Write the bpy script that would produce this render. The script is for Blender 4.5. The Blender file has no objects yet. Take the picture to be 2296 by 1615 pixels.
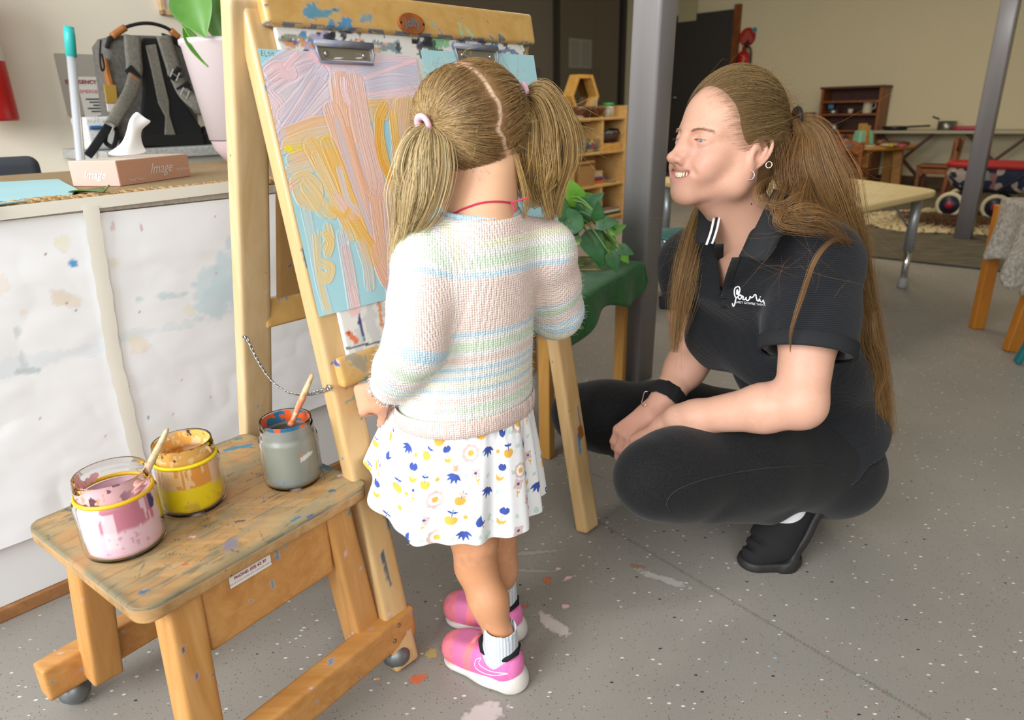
import bpy, bmesh, math, random
import numpy as np
from mathutils import Vector, Matrix
random.seed(5); rng = np.random.default_rng(5)
S = bpy.context.scene; COL = S.collection

# ---------------------------------------------------------------- camera
# image frame 2296x1615; the lens, pitch and roll come from the vanishing points
F = 1531.0; CX, CY = 1148.0, 807.5; H = 0.9
_up = np.array([-(1250-1148), 5000-807.5, F]); _up /= np.linalg.norm(_up)
_fw = np.array([0, 0, -1.0]); _Y = _fw-_up*_fw.dot(_up); _Y /= np.linalg.norm(_Y); _X = np.cross(_Y, _up)
RC = np.stack([_X, _Y, _up]); O = np.array([0, 0, H])
cam = bpy.data.cameras.new('camera'); cam.sensor_width = 36; cam.lens = F/2296*36; cam.clip_start = .05; cam.clip_end = 60
cam_ob = bpy.data.objects.new('camera', cam); COL.objects.link(cam_ob); S.camera = cam_ob
_m = Matrix.Identity(4)
for i in range(3):
    for j in range(3): _m[i][j] = RC[i, j]
_m.translation = Vector(O); cam_ob.matrix_world = _m
cam.dof.use_dof = True; cam.dof.focus_distance = 1.12; cam.dof.aperture_fstop = 5.0

def ray(px, py): return RC @ np.array([(px-CX)/F, -(py-CY)/F, -1.])
def G(px, py, z=0.): d = ray(px, py); return O+d*((z-H)/d[2])          # point of the level z seen at a pixel
def YP(px, py, y): d = ray(px, py); return O+d*(y/d[1])                 # point at distance y in front of the camera
def onplane(px, py, p0, n): d = ray(px, py); return O+d*(np.dot(np.array(p0)-O, n)/np.dot(d, n))
def vec(*a): return np.array(a, float)
def nrm(v): v = np.array(v, float); return v/np.linalg.norm(v)
AZ = math.radians(43); UU = vec(math.sin(AZ), math.cos(AZ), 0); WW = vec(-UU[1], UU[0], 0); ZZ = vec(0, 0, 1)
def R3(U, W, z=0.): return UU*U+WW*W+ZZ*z                               # the room's own axes
def onU(px, py, U): return onplane(px, py, UU*U, UU)
def onW(px, py, W): return onplane(px, py, WW*W, WW)
ROOM = np.stack([UU, WW, ZZ], 1)
def frame(az):
    a = math.radians(az); u = vec(math.sin(a), math.cos(a), 0); return np.stack([u, vec(-u[1], u[0], 0), ZZ], 1)

# ---------------------------------------------------------------- world, lights, exposure
S.view_settings.view_transform = 'Standard'; S.view_settings.look = 'None'
S.view_settings.gamma = 1.0; S.view_settings.use_curve_mapping = False; S.view_settings.exposure = 1.05
wd = bpy.data.worlds.new('world'); S.world = wd; wd.use_nodes = True
_bg = wd.node_tree.nodes['Background']; _bg.inputs[0].default_value = (.93, .97, 1, 1); _bg.inputs[1].default_value = .42
def area(name, loc, target, sx, sy, power, col):
    l = bpy.data.lights.new(name, 'AREA'); l.shape = 'RECTANGLE'; l.size = sx; l.size_y = sy; l.energy = power; l.color = col
    o = bpy.data.objects.new(name, l); COL.objects.link(o); o.location = loc
    o.rotation_euler = (Vector(target)-Vector(loc)).to_track_quat('-Z', 'Y').to_euler(); return o
area('window_daylight', (-2.6, -1.6, 2.0), (-.1, 1.1, .55), 2.6, 2.0, 100, (.95, .98, 1))
area('window_daylight_behind', (.3, -2.6, 2.2), (.1, 1.1, .6), 2.6, 1.6, 22, (1, .98, .95))
area('added_fill_light', R3(6.0, 2.2, 2.66), R3(6.0, 2.2, 0), 1.2, .3, 14, (1, .86, .62))  # unseen warm fill under the ceiling, added to tint the far room yellowish
area('added_fill_light', R3(4.0, 2.4, 2.66), R3(4.0, 2.4, 0), 1.2, .3, 14, (1, .93, .82))  # unseen fill lamp, added to brighten the shelf and the middle distance

# ---------------------------------------------------------------- materials
def lin(c):
    if isinstance(c, str): c = [int(c[i:i+2], 16) for i in (1, 3, 5)]
    c = np.array(c[:3], float)/255.; return np.where(c <= .04045, c/12.92, ((c+.055)/1.055)**2.4)
MATS = {}
class N:
    def __init__(s, name):
        s.m = bpy.data.materials.new(name); s.m.use_nodes = True; s.t = s.m.node_tree
        s.p = s.t.nodes['Principled BSDF']; s.tc = None
    def n(s, typ, **kw):
        x = s.t.nodes.new(typ)
        for k, v in kw.items(): setattr(x, k, v)
        return x
    def l(s, a, b): s.t.links.new(a, b)
    def coord(s, scale=(1, 1, 1), rot=(0, 0, 0), kind='Object'):
        if s.tc is None: s.tc = s.n('ShaderNodeTexCoord')
        mp = s.n('ShaderNodeMapping'); mp.inputs['Scale'].default_value = scale; mp.inputs['Rotation'].default_value = rot
        s.l(s.tc.outputs[kind], mp.inputs[0]); return mp.outputs[0]
    def noise(s, scale, detail=3, co=None, rough=.5, dist=0.):
        x = s.n('ShaderNodeTexNoise'); x.inputs['Scale'].default_value = scale; x.inputs['Detail'].default_value = detail
        x.inputs['Roughness'].default_value = rough; x.inputs['Distortion'].default_value = dist
        s.l(co or s.coord(), x.inputs['Vector']); return x.outputs['Fac']
    def vor(s, scale, co=None, rand=1., feat='F1'):
        x = s.n('ShaderNodeTexVoronoi'); x.feature = feat; x.inputs['Scale'].default_value = scale; x.inputs['Randomness'].default_value = rand
        s.l(co or s.coord(), x.inputs['Vector']); return x
    def ramp(s, fac, stops, interp='LINEAR'):
        r = s.n('ShaderNodeValToRGB'); r.color_ramp.interpolation = interp; e = r.color_ramp.elements
        while len(e) < len(stops): e.new(.5)
        for i, (p, c) in enumerate(stops):
            e[i].position = p; c = (c, c, c) if isinstance(c, float) else lin(c); e[i].color = (*c, 1)
        s.l(fac, r.inputs[0]); return r.outputs[0]
    def mix(s, fac, a, b, mode='MIX'):
        x = s.n('ShaderNodeMix'); x.data_type = 'RGBA'; x.blend_type = mode
        for v, i in ((fac, 0), (a, 6), (b, 7)):
            if isinstance(v, bpy.types.NodeSocket): s.l(v, x.inputs[i])
            elif i == 0: x.inputs[0].default_value = v
            else: x.inputs[i].default_value = (*lin(v), 1)
        return x.outputs[2]
    def math(s, op, a, b=0., c=None):
        x = s.n('ShaderNodeMath'); x.operation = op
        for i, v in enumerate((a, b) if c is None else (a, b, c)):
            if isinstance(v, bpy.types.NodeSocket): s.l(v, x.inputs[i])
            else: x.inputs[i].default_value = v
        return x.outputs[0]
    def attr(s, name='Col'): return s.n('ShaderNodeAttribute', attribute_name=name)
    def bump(s, h, strength=.3, dist=.002):
        b = s.n('ShaderNodeBump'); b.inputs['Strength'].default_value = strength; b.inputs['Distance'].default_value = dist
        s.l(h, b.inputs['Height'])
        if s.p.inputs['Normal'].is_linked: s.l(s.p.inputs['Normal'].links[0].from_socket, b.inputs['Normal'])
        s.l(b.outputs[0], s.p.inputs['Normal']); return s
    def col(s, c):
        if isinstance(c, bpy.types.NodeSocket): s.l(c, s.p.inputs['Base Color'])
        else: s.p.inputs['Base Color'].default_value = (*lin(c), 1)
        return s
    def set(s, **kw):
        for k, v in kw.items():
            k = {'rough': 'Roughness', 'metal': 'Metallic', 'spec': 'Specular IOR Level', 'trans': 'Transmission Weight', 'ior': 'IOR', 'sss': 'Subsurface Weight',
                 'coat': 'Coat Weight', 'sheen': 'Sheen Weight', 'aniso': 'Anisotropic', 'alpha': 'Alpha', 'sr': 'Subsurface Scale'}[k]
            if isinstance(v, bpy.types.NodeSocket): s.l(v, s.p.inputs[k])
            else: s.p.inputs[k].default_value = v
        return s
def mk(name, col, rough=.5, metal=0., var=None, bump=None, attr=None, **kw):
    """plain procedural material: a colour with noise variation and fine bump"""
    if name in MATS: return MATS[name]
    s = N(name); s.set(rough=rough, metal=metal, **kw)
    c = col
    if var: c = s.mix(s.ramp(s.noise(var[0], 4), [(.35, 0.), (.65, 1.)]), col, var[1])
    if attr == 'only': c = s.attr().outputs['Color']
    elif attr:
        a = s.attr(); c = s.mix(a.outputs['Alpha'], c, a.outputs['Color'])
    s.col(c)
    if bump: s.bump(s.noise(bump[0], 3), bump[1], bump[2] if len(bump) > 2 else .002)
    MATS[name] = s.m; return s.m
def wood(name, c1, c2, axis='x', scale=9., rough=.4, attr=False, coat=0., dirt=0.):
    if name in MATS: return MATS[name]
    s = N(name); sc = {'x': (.07, 1, 1), 'y': (1, .07, 1), 'z': (1, 1, .07)}[axis]
    n1 = s.noise(scale*4, 6, s.coord(sc), .6, 1.2); n2 = s.noise(scale*22, 3, s.coord(sc))
    c = s.mix(s.ramp(n1, [(.3, 0.), (.7, 1.)]), c1, c2)
    c = s.mix(s.math('MULTIPLY', s.ramp(n2, [(.45, 0.), (.75, 1.)]), .35), c, c2)
    if dirt:
        d = s.ramp(s.noise(14, 6, None, .7), [(.52, 0.), (.72, 1.)]); c = s.mix(s.math('MULTIPLY', d, dirt), c, '#6b5a35')
        v = s.vor(70); f = s.math('LESS_THAN', v.outputs['Distance'], .1); f2 = s.math('GREATER_THAN', s.noise(9, 2), .52)
        c = s.mix(s.math('MULTIPLY', s.math('MULTIPLY', f, f2), .8), c, '#3d4147')
    if attr:
        a = s.attr(); c = s.mix(a.outputs['Alpha'], c, a.outputs['Color'])
    s.col(c).set(rough=rough, coat=coat).bump(n2, .12, .001); MATS[name] = s.m; return s.m

# ---------------------------------------------------------------- mesh building
def fast(name, V, Fs, mat=None, parent=None, smooth=True, col=None, loc=None):
    """one mesh object from arrays; V is in world space, the object's origin goes to loc (or the parent's)"""
    V = np.asarray(V, float)
    off = np.zeros(3)
    if parent is not None:
        q = parent
        while q is not None: off = off+np.array(q.location); q = q.parent
    elif loc is not None: off = np.array(loc, float)
    V = V-off
    me = bpy.data.meshes.new(name)
    if isinstance(Fs, np.ndarray): Fs = [Fs]
    if len(Fs) and not isinstance(Fs[0], np.ndarray):
        by = {}
        for f in Fs: by.setdefault(len(f), []).append(f)
        Fs = [np.array(v) for v in by.values()]
    nl = sum(f.size for f in Fs); nf = sum(len(f) for f in Fs)
    me.vertices.add(len(V)); me.vertices.foreach_set('co', V.astype(np.float32).ravel())
    me.loops.add(nl); me.loops.foreach_set('vertex_index', np.concatenate([f.ravel() for f in Fs]).astype(np.int32))
    me.polygons.add(nf); st = []; tot = 0
    for f in Fs: st.append(tot+np.arange(len(f))*f.shape[1]); tot += f.size
    me.polygons.foreach_set('loop_start', np.concatenate(st).astype(np.int32))
    me.polygons.foreach_set('use_smooth', np.full(nf, smooth))
    me.update(calc_edges=True); me.validate()
    if col is not None:
        col = np.asarray(col, float)
        if col.shape[1] == 3: col = np.concatenate([col, np.ones((len(col), 1))], 1)
        a = me.color_attributes.new('Col', 'FLOAT_COLOR', 'POINT'); a.data.foreach_set('color', col.astype(np.float32).ravel())
    if mat is not None: me.materials.append(mat)
    o = bpy.data.objects.new(name, me); COL.objects.link(o)
    if parent is not None: o.parent = parent
    elif loc is not None: o.location = loc
    return o
class MB:
    def __init__(s): s.V = []; s.F = []; s.n = 0
    def add(s, V, Fs):
        V = np.asarray(V, float); s.V.append(V); s.F += [tuple(int(i)+s.n for i in f) for f in Fs]; s.n += len(V); return s
    def box(s, c, size, R=None, taper=1.):
        h = np.array(size)/2.; q = np.array([[x, y, z] for z in (-1, 1) for y in (-1, 1) for x in (-1, 1)], float)
        q[4:, :2] *= taper; v = q*h
        if R is not None: v = v @ np.asarray(R).T
        return s.add(v+np.array(c), [(0, 2, 3, 1), (4, 5, 7, 6), (0, 1, 5, 4), (2, 6, 7, 3), (0, 4, 6, 2), (1, 3, 7, 5)])
    def beam(s, a, b, wid, thk, side):
        """rectangular bar from a to b; side = direction of its width"""
        a = np.array(a, float); b = np.array(b, float); t = nrm(b-a); x = nrm(np.array(side)-t*np.dot(side, t)); y = np.cross(t, x)
        return s.box((a+b)/2, (wid, thk, np.linalg.norm(b-a)), np.stack([x, y, t], 1))
    def tube(s, P, r, n=10, closed=False, cap=True, flat=1.):
        P = np.asarray(P, float); m = len(P); r = np.full(m, r) if np.isscalar(r) else np.asarray(r, float)
        T = np.gradient(P, axis=0)
        if closed: T = np.roll(P, -1, 0)-np.roll(P, 1, 0)
        T /= np.linalg.norm(T, axis=1)[:, None]+1e-12
        ref = vec(0, 0, 1) if abs(T[0][2]) < .9 else vec(1, 0, 0)
        X = [nrm(np.cross(ref, T[0]))]
        for i in range(1, m): x = X[-1]-T[i]*np.dot(X[-1], T[i]); X.append(nrm(x))
        X = np.array(X); Yv = np.cross(T, X); a = np.arange(n)*2*math.pi/n
        V = P[:, None]+r[:, None, None]*(np.cos(a)[None, :, None]*X[:, None]+flat*np.sin(a)[None, :, None]*Yv[:, None])
        Fs = []
        for i in range(m if closed else m-1):
            i2 = (i+1) % m
            for j in range(n): j2 = (j+1) % n; Fs.append((i*n+j, i*n+j2, i2*n+j2, i2*n+j))
        if cap and not closed: Fs += [tuple(range(n))[::-1], tuple((m-1)*n+j for j in range(n))]
        return s.add(V.reshape(-1, 3), Fs)
    def lathe(s, prof, c, n=32, R=None, cap=(True, True)):
        """prof = [(radius, height)...] turned about the local z axis"""
        a = np.arange(n)*2*math.pi/n; V = []
        for r, z in prof: V.append(np.stack([r*np.cos(a), r*np.sin(a), np.full(n, z)], 1))
        V = np.concatenate(V); m = len(prof)
        if R is not None: V = V @ np.asarray(R).T
        Fs = [(i*n+j, i*n+(j+1) % n, (i+1)*n+(j+1) % n, (i+1)*n+j) for i in range(m-1) for j in range(n)]
        if cap[0]: Fs.append(tuple(range(n))[::-1])
        if cap[1]: Fs.append(tuple((m-1)*n+j for j in range(n)))
        return s.add(V+np.array(c), Fs)
    def prism(s, poly, c, thick, R):
        """polygon in the plane of R's first two axes, thickened along the third"""
        poly = np.array(poly, float); n = len(poly)
        V = np.concatenate([np.c_[poly, np.zeros(n)], np.c_[poly, np.full(n, thick)]]) @ np.asarray(R).T+np.array(c)
        return s.add(V, [tuple(range(n))[::-1], tuple(range(n, 2*n))]+[(i, (i+1) % n, n+(i+1) % n, n+i) for i in range(n)])
    def grid(s, P):
        """surface from an (a, b, 3) array of points"""
        a, b = P.shape[:2]; i = np.arange(a*b).reshape(a, b)
        return s.add(P.reshape(-1, 3), np.stack([i[:-1, :-1], i[1:, :-1], i[1:, 1:], i[:-1, 1:]], -1).reshape(-1, 4))
    def build(s, name, mat=None, parent=None, smooth=False, bevel=0, loc=None, col=None, solid=0, seg=2, sub=0):
        o = fast(name, np.concatenate(s.V), s.F, mat, parent, smooth, col, loc)
        if solid: m = o.modifiers.new('solid', 'SOLIDIFY'); m.thickness = solid; m.offset = 0
        if bevel:
            m = o.modifiers.new('bevel', 'BEVEL'); m.width = bevel; m.segments = seg; m.limit_method = 'ANGLE'; m.angle_limit = math.radians(38)
            o.data.polygons.foreach_set('use_smooth', np.full(len(o.data.polygons), True)); m.harden_normals = False
            w = o.modifiers.new('wn', 'WEIGHTED_NORMAL'); w.keep_sharp = False
        if sub: m = o.modifiers.new('sub', 'SUBSURF'); m.levels = sub; m.render_levels = sub
        return o
def tag(o, label, cat, group=None):
    o['label'] = label; o['category'] = cat
    if group: o['group'] = group
    return o
def thing(name, label, cat, loc, group=None):
    o = bpy.data.objects.new(name, None); COL.objects.link(o); o.location = loc; o.empty_display_size = .05; return tag(o, label, cat, group)
def struct(o): o['kind'] = 'structure'; return o
def stuff(o): o['kind'] = 'stuff'; return o
def plab(o, label): o['label'] = label; return o
def shade(o):
    o.data.polygons.foreach_set('use_smooth', np.full(len(o.data.polygons), True)); return o
def bez(pts, n=20):
    """Catmull-Rom through the points"""
    P = np.array(pts, float); P = np.concatenate([[2*P[0]-P[1]], P, [2*P[-1]-P[-2]]]); out = []; m = len(P)-3
    for t in np.linspace(0, m, n):
        i = min(int(t), m-1); f = t-i; a, b, c, d = P[i:i+4]
        out.append(.5*((2*b)+(-a+c)*f+(2*a-5*b+4*c-d)*f*f+(-a+3*b-3*c+d)*f**3))
    return np.array(out)
def text2d(s, size, bold=0., shear=0., space=1.):
    """filled letters from Blender's own font as flat polygons"""
    cu = bpy.data.curves.new('t', 'FONT'); cu.body = s; cu.size = size; cu.offset = bold; cu.shear = shear; cu.space_character = space; cu.resolution_u = 3
    cu.align_x = 'CENTER'; cu.align_y = 'CENTER'
    ob = bpy.data.objects.new('t', cu); me = ob.to_mesh()
    V = np.array([v.co[:] for v in me.vertices]).reshape(-1, 3); Fs = [tuple(p.vertices) for p in me.polygons]
    ob.to_mesh_clear(); bpy.data.objects.remove(ob); bpy.data.curves.remove(cu); return V, Fs
def text(name, s, size, c, R, mat, parent, **kw):
    V, Fs = text2d(s, size, **kw); V = V @ np.asarray(R).T+np.array(c); return MB().add(V, Fs).build(name, mat, parent)

# ---------------------------------------------------------------- numpy noise
def _hash(i, j, k, s):
    h = (i*374761393+j*668265263+k*1274126177+s*974634541) & 0x7fffffff; h = ((h ^ (h >> 13))*1274126177) & 0x7fffffff
    return ((h ^ (h >> 16)) & 0xffff)/65535.
def vnoise(P, scale=1., seed=0):
    P = np.asarray(P, float)*scale
    if P.shape[1] == 2: P = np.c_[P, np.zeros(len(P))]
    I = np.floor(P).astype(np.int64); f = P-I; f = f*f*(3-2*f); r = 0
    for a in (0, 1):
        for b in (0, 1):
            for c in (0, 1):
                w = (f[:, 0] if a else 1-f[:, 0])*(f[:, 1] if b else 1-f[:, 1])*(f[:, 2] if c else 1-f[:, 2])
                r = r+w*_hash(I[:, 0]+a, I[:, 1]+b, I[:, 2]+c, seed)
    return r
def fbm(P, scale, seed=0, o=4): return sum(vnoise(P, scale*2**i, seed+i)*.5**i for i in range(o))/sum(.5**i for i in range(o))
def sstep(a, b, x): t = np.clip((x-a)/(b-a), 0, 1); return t*t*(3-2*t)
def segdist(P, a, b):
    a = np.array(a, float); b = np.array(b, float); d = b-a; t = np.clip(((P-a) @ d)/max(d @ d, 1e-12), 0, 1); return np.linalg.norm(P-a-t[:, None]*d, axis=1), t

# ---------------------------------------------------------------- implicit modelling (for bodies and cloth)
def smin(a, b, k):
    if k <= 0: return np.minimum(a, b)
    h = np.maximum(k-np.abs(a-b), 0)/k; return np.minimum(a, b)-h*h*k*.25
class SDF:
    def __init__(s): s.ops = []
    def ell(s, c, r, k=.01, R=None, sub=False):
        c = np.array(c, np.float32); r = np.array(r, np.float32)*np.ones(3, np.float32); A = None if R is None else np.asarray(R, np.float32)
        def f(P):
            q = P-c
            if A is not None: q = q @ A
            q = q/r; k0 = np.sqrt((q*q).sum(1)); q = q/r; k1 = np.sqrt((q*q).sum(1)); return k0*(k0-1)/np.maximum(k1, 1e-6)
        s.ops.append((sub, f, k, c, float(r.max()))); return s
    def cone(s, a, b, ra, rb=None, k=.01, sub=False):
        rb = ra if rb is None else rb; a = np.array(a, np.float32); b = np.array(b, np.float32); d = b-a; L = float(d @ d)+1e-12
        def f(P):
            t = np.clip((P-a) @ d/L, 0, 1); q = P-a-t[:, None]*d; return np.sqrt((q*q).sum(1))-(ra+(rb-ra)*t)
        s.ops.append((sub, f, k, (a+b)/2, float(math.sqrt(L)/2+max(ra, rb)))); return s
    def chain(s, P, r, k=.01, sub=False):
        for i in range(len(P)-1): s.cone(P[i], P[i+1], r[i], r[i+1], k, sub)
        return s
    def box(s, c, h, R=None, rd=.004, k=.006, sub=False):
        c = np.array(c, np.float32); h = np.array(h, np.float32)-rd; A = None if R is None else np.asarray(R, np.float32)
        def f(P):
            q = P-c
            if A is not None: q = q @ A
            q = np.abs(q)-h; return np.sqrt((np.maximum(q, 0)**2).sum(1))+np.minimum(q.max(1), 0)-rd
        s.ops.append((sub, f, k, c, float(np.linalg.norm(h)+rd))); return s
    def half(s, p, n, k=.004):
        """cut away the side of the plane that n points to"""
        p = np.array(p, np.float32); n = np.array(nrm(n), np.float32)
        s.ops.append((True, lambda P: -((P-p) @ n), k, p, 1e3)); return s
    def comp(s, o, k):
        ad = [q for q in o.ops if not q[0]]; lo = np.min([q[3]-q[4] for q in ad], 0); hi = np.max([q[3]+q[4] for q in ad], 0)
        s.ops.append((False, lambda P: o.ev(P), k, ((lo+hi)/2).astype(np.float32), float(np.linalg.norm(hi-lo)/2))); return s
    def ev(s, P, ops=None):
        d = np.full(len(P), 1., np.float32)
        for sub, f, k, c, r in (s.ops if ops is None else ops):
            q = f(P).astype(np.float32); d = -smin(-d, q, k) if sub else smin(d, q, k)
        return d
    def mesh(s, res, n=10, warp=None):
        adds = [o for o in s.ops if not o[0]]
        lo = np.min([o[3]-o[4] for o in adds], 0)-.02; hi = np.max([o[3]+o[4] for o in adds], 0)+.02
        B = n*res; nb = np.ceil((hi-lo)/B).astype(int)
        I = np.stack(np.meshgrid(*[np.arange(x) for x in nb], indexing='ij'), -1).reshape(-1, 3)
        C = (lo+(I+.5)*B).astype(np.float32); d = np.concatenate([s.ev(C[i:i+60000]) for i in range(0, len(C), 60000)])
        I = I[np.abs(d) < B*1.0+.006]
        g = np.stack(np.meshgrid(*[np.arange(n+1)]*3, indexing='ij'), -1).reshape(-1, 3); D = np.empty((len(I), (n+1)**3), np.float32)
        for b in range(len(I)):
            base = lo+I[b]*B; c = base+B/2
            ops = [o for o in s.ops if np.linalg.norm(o[3]-c)-o[4] < B*.87+o[2]*1.5+.03]
            P = (base+g*res).astype(np.float32); D[b] = s.ev(P, ops) if warp is None else s.ev(P, ops)+warp(P)
        D = D.reshape(-1, n+1, n+1, n+1); neg = D < 0
        cnt = sum(neg[:, a:a+n, b:b+n, c:c+n].astype(np.int8) for a in (0, 1) for b in (0, 1) for c in (0, 1))
        act = np.argwhere((cnt > 0) & (cnt < 8)); bi, ci = act[:, 0], act[:, 1:]
        acc = np.zeros((len(act), 3)); m = np.zeros(len(act))
        cor = [(a, b, c) for a in (0, 1) for b in (0, 1) for c in (0, 1)]
        for x in range(8):
            for y in range(x+1, 8):
                p, q = np.array(cor[x]), np.array(cor[y])
                if abs(p-q).sum() != 1: continue
                da = D[bi, ci[:, 0]+p[0], ci[:, 1]+p[1], ci[:, 2]+p[2]]; db = D[bi, ci[:, 0]+q[0], ci[:, 1]+q[1], ci[:, 2]+q[2]]
                cr = (da < 0) != (db < 0); t = np.where(cr, da/np.where(cr, da-db, 1), 0)
                acc += np.where(cr[:, None], p+t[:, None]*(q-p), 0); m += cr
        gi = I[bi]*n+ci; V = lo+(gi+acc/m[:, None])*res
        dims = nb*n+4; key = lambda q: ((q[:, 0]+1)*dims[1]+(q[:, 1]+1))*dims[2]+q[:, 2]+1
        ks = key(gi.astype(np.int64)); order = np.argsort(ks); sk = ks[order]; quads = []
        for ax in range(3):
            sl0 = [slice(None)]+[slice(0, n)]*3; sl1 = list(sl0); sl1[ax+1] = slice(1, n+1)
            A, Bn = neg[tuple(sl0)], neg[tuple(sl1)]; e = np.argwhere(A != Bn); flip = A[tuple(e.T)]
            gb = (I[e[:, 0]]*n+e[:, 1:]).astype(np.int64); o1, o2 = (ax+1) % 3, (ax+2) % 3; q4 = []; ok = np.ones(len(e), bool)
            for da, db in ((0, 0), (-1, 0), (-1, -1), (0, -1)):
                c4 = gb.copy(); c4[:, o1] += da; c4[:, o2] += db; kk = key(c4); pos = np.clip(np.searchsorted(sk, kk), 0, len(sk)-1)
                ok &= sk[pos] == kk; q4.append(order[pos])
            q = np.stack(q4, 1); q[~flip] = q[~flip][:, ::-1]; quads.append(q[ok])
        return V, np.concatenate(quads)
def smooth_mesh(V, Q, it=2, lam=.5):
    V = V.copy(); e = np.concatenate([Q[:, [0, 1]], Q[:, [1, 2]], Q[:, [2, 3]], Q[:, [3, 0]]])
    for k in range(it):
        acc = np.zeros_like(V); cnt = np.zeros(len(V))
        for a, b in ((0, 1), (1, 0)):
            for j in range(3): acc[:, j] += np.bincount(e[:, a], V[e[:, b], j], len(V))
            cnt += np.bincount(e[:, a], minlength=len(V))
        V += lam*(acc/np.maximum(cnt, 1)[:, None]-V)
    return V
def strands(name, P, rad, cols, mat, parent, taper=(.6, 1, .35), flat=1.):
    """many thin tubes; P = (n, m, 3) paths"""
    P = np.asarray(P, float); n, m = P.shape[:2]; T = np.gradient(P, axis=1); T /= np.linalg.norm(T, axis=2)[..., None]+1e-9
    ref = nrm([.3, -.5, .8]); X = np.cross(T, ref); X /= np.linalg.norm(X, axis=2)[..., None]+1e-9; Yv = np.cross(T, X)
    r = np.asarray(rad, float).reshape(-1, 1)*np.interp(np.linspace(0, 1, m), [0, .5, 1], taper)[None]
    V = np.stack([P+r[..., None]*(math.cos(a)*X+flat*math.sin(a)*Yv) for a in (0, 2.0944, 4.18879)], 2)
    i = np.arange(n*m*3).reshape(n, m, 3); Q = [np.stack([i[:, :-1, j], i[:, :-1, (j+1) % 3], i[:, 1:, (j+1) % 3], i[:, 1:, j]], -1).reshape(-1, 4) for j in range(3)]
    cols = np.asarray(cols, float)
    if cols.ndim == 2: cols = np.repeat(cols[:, None], m, 1)
    cols = np.repeat(cols[:, :, None], 3, 2)
    return fast(name, V.reshape(-1, 3), np.concatenate(Q), mat, parent, True, cols.reshape(-1, 3))
# ================================================================ the room
def rbox(U0, U1, W0, W1, z0, z1, mb=None):
    return (mb or MB()).box(R3((U0+U1)/2, (W0+W1)/2, (z0+z1)/2), (abs(U1-U0), abs(W1-W0), abs(z1-z0)), ROOM)
# floor: grey safety vinyl with coloured chips, welded seams and dropped paint
def m_floor():
    s = N('speckled vinyl'); co = s.coord(kind='Object')
    c = s.mix(s.ramp(s.noise(3, 4), [(.3, 0.), (.7, 1.)]), '#8d8880', '#989289')
    c = s.mix(s.math('MULTIPLY', s.ramp(s.noise(420, 2), [(.62, 0.), (.7, 1.)]), .5), c, '#4b4a48')
    v = s.vor(150); r = s.n('ShaderNodeSeparateColor'); s.l(v.outputs['Color'], r.inputs[0])
    f = s.math('MULTIPLY', s.math('LESS_THAN', v.outputs['Distance'], .17), s.math('GREATER_THAN', r.outputs[0], .5)); c = s.mix(s.math('MULTIPLY', f, .7), c, '#3a3a3b')
    v = s.vor(58, s.coord((1, 1.7, 1), (0, 0, .5))); r = s.n('ShaderNodeSeparateColor'); s.l(v.outputs['Color'], r.inputs[0])
    f = s.math('MULTIPLY', s.math('LESS_THAN', v.outputs['Distance'], s.math('MULTIPLY', r.outputs[2], .20)), s.math('GREATER_THAN', r.outputs[0], .40))
    c = s.mix(f, c, s.ramp(r.outputs[1], [(0., '#d9d6cf'), (.45, '#cfd6d8'), (.6, '#9fb4bd'), (.7, '#33363a'), (.85, '#c7b9a4'), (.95, '#9d6a50')], 'CONSTANT'))
    a = s.attr(); c = s.mix(a.outputs['Alpha'], c, a.outputs['Color'])
    s.col(c).set(rough=.42, spec=.35).bump(s.noise(900, 1), .06, .001); return s.m
xs = np.r_[-8, -4, -2, np.arange(-.75, 1.1, .004), 1.6, 3, 5, 8]; ys = np.r_[-4.5, -2, 0, np.arange(.55, 1.75, .004), 2.5, 4, 7, 12]
gx, gy = np.meshgrid(xs, ys, indexing='ij'); FP = np.stack([gx, gy, 0*gx], -1)
fc = np.zeros((gx.size, 4)); P2 = FP.reshape(-1, 3)[:, :2]
def floor_mark(px, py, r, col, st=(1, 1), ang=0., al=.9, seed=1):
    p = G(px, py)[:2]; q = P2-p; ca, sa = math.cos(ang), math.sin(ang); q = np.c_[(ca*q[:, 0]+sa*q[:, 1])/st[0], (-sa*q[:, 0]+ca*q[:, 1])/st[1]]
    d = np.hypot(*q.T)+(fbm(P2, 160, seed)-.5)*r*1.1; m = al*sstep(r, r*.75, d); i = m > fc[:, 3]; fc[i, :3] = lin(col); fc[i, 3] = m[i]
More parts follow.
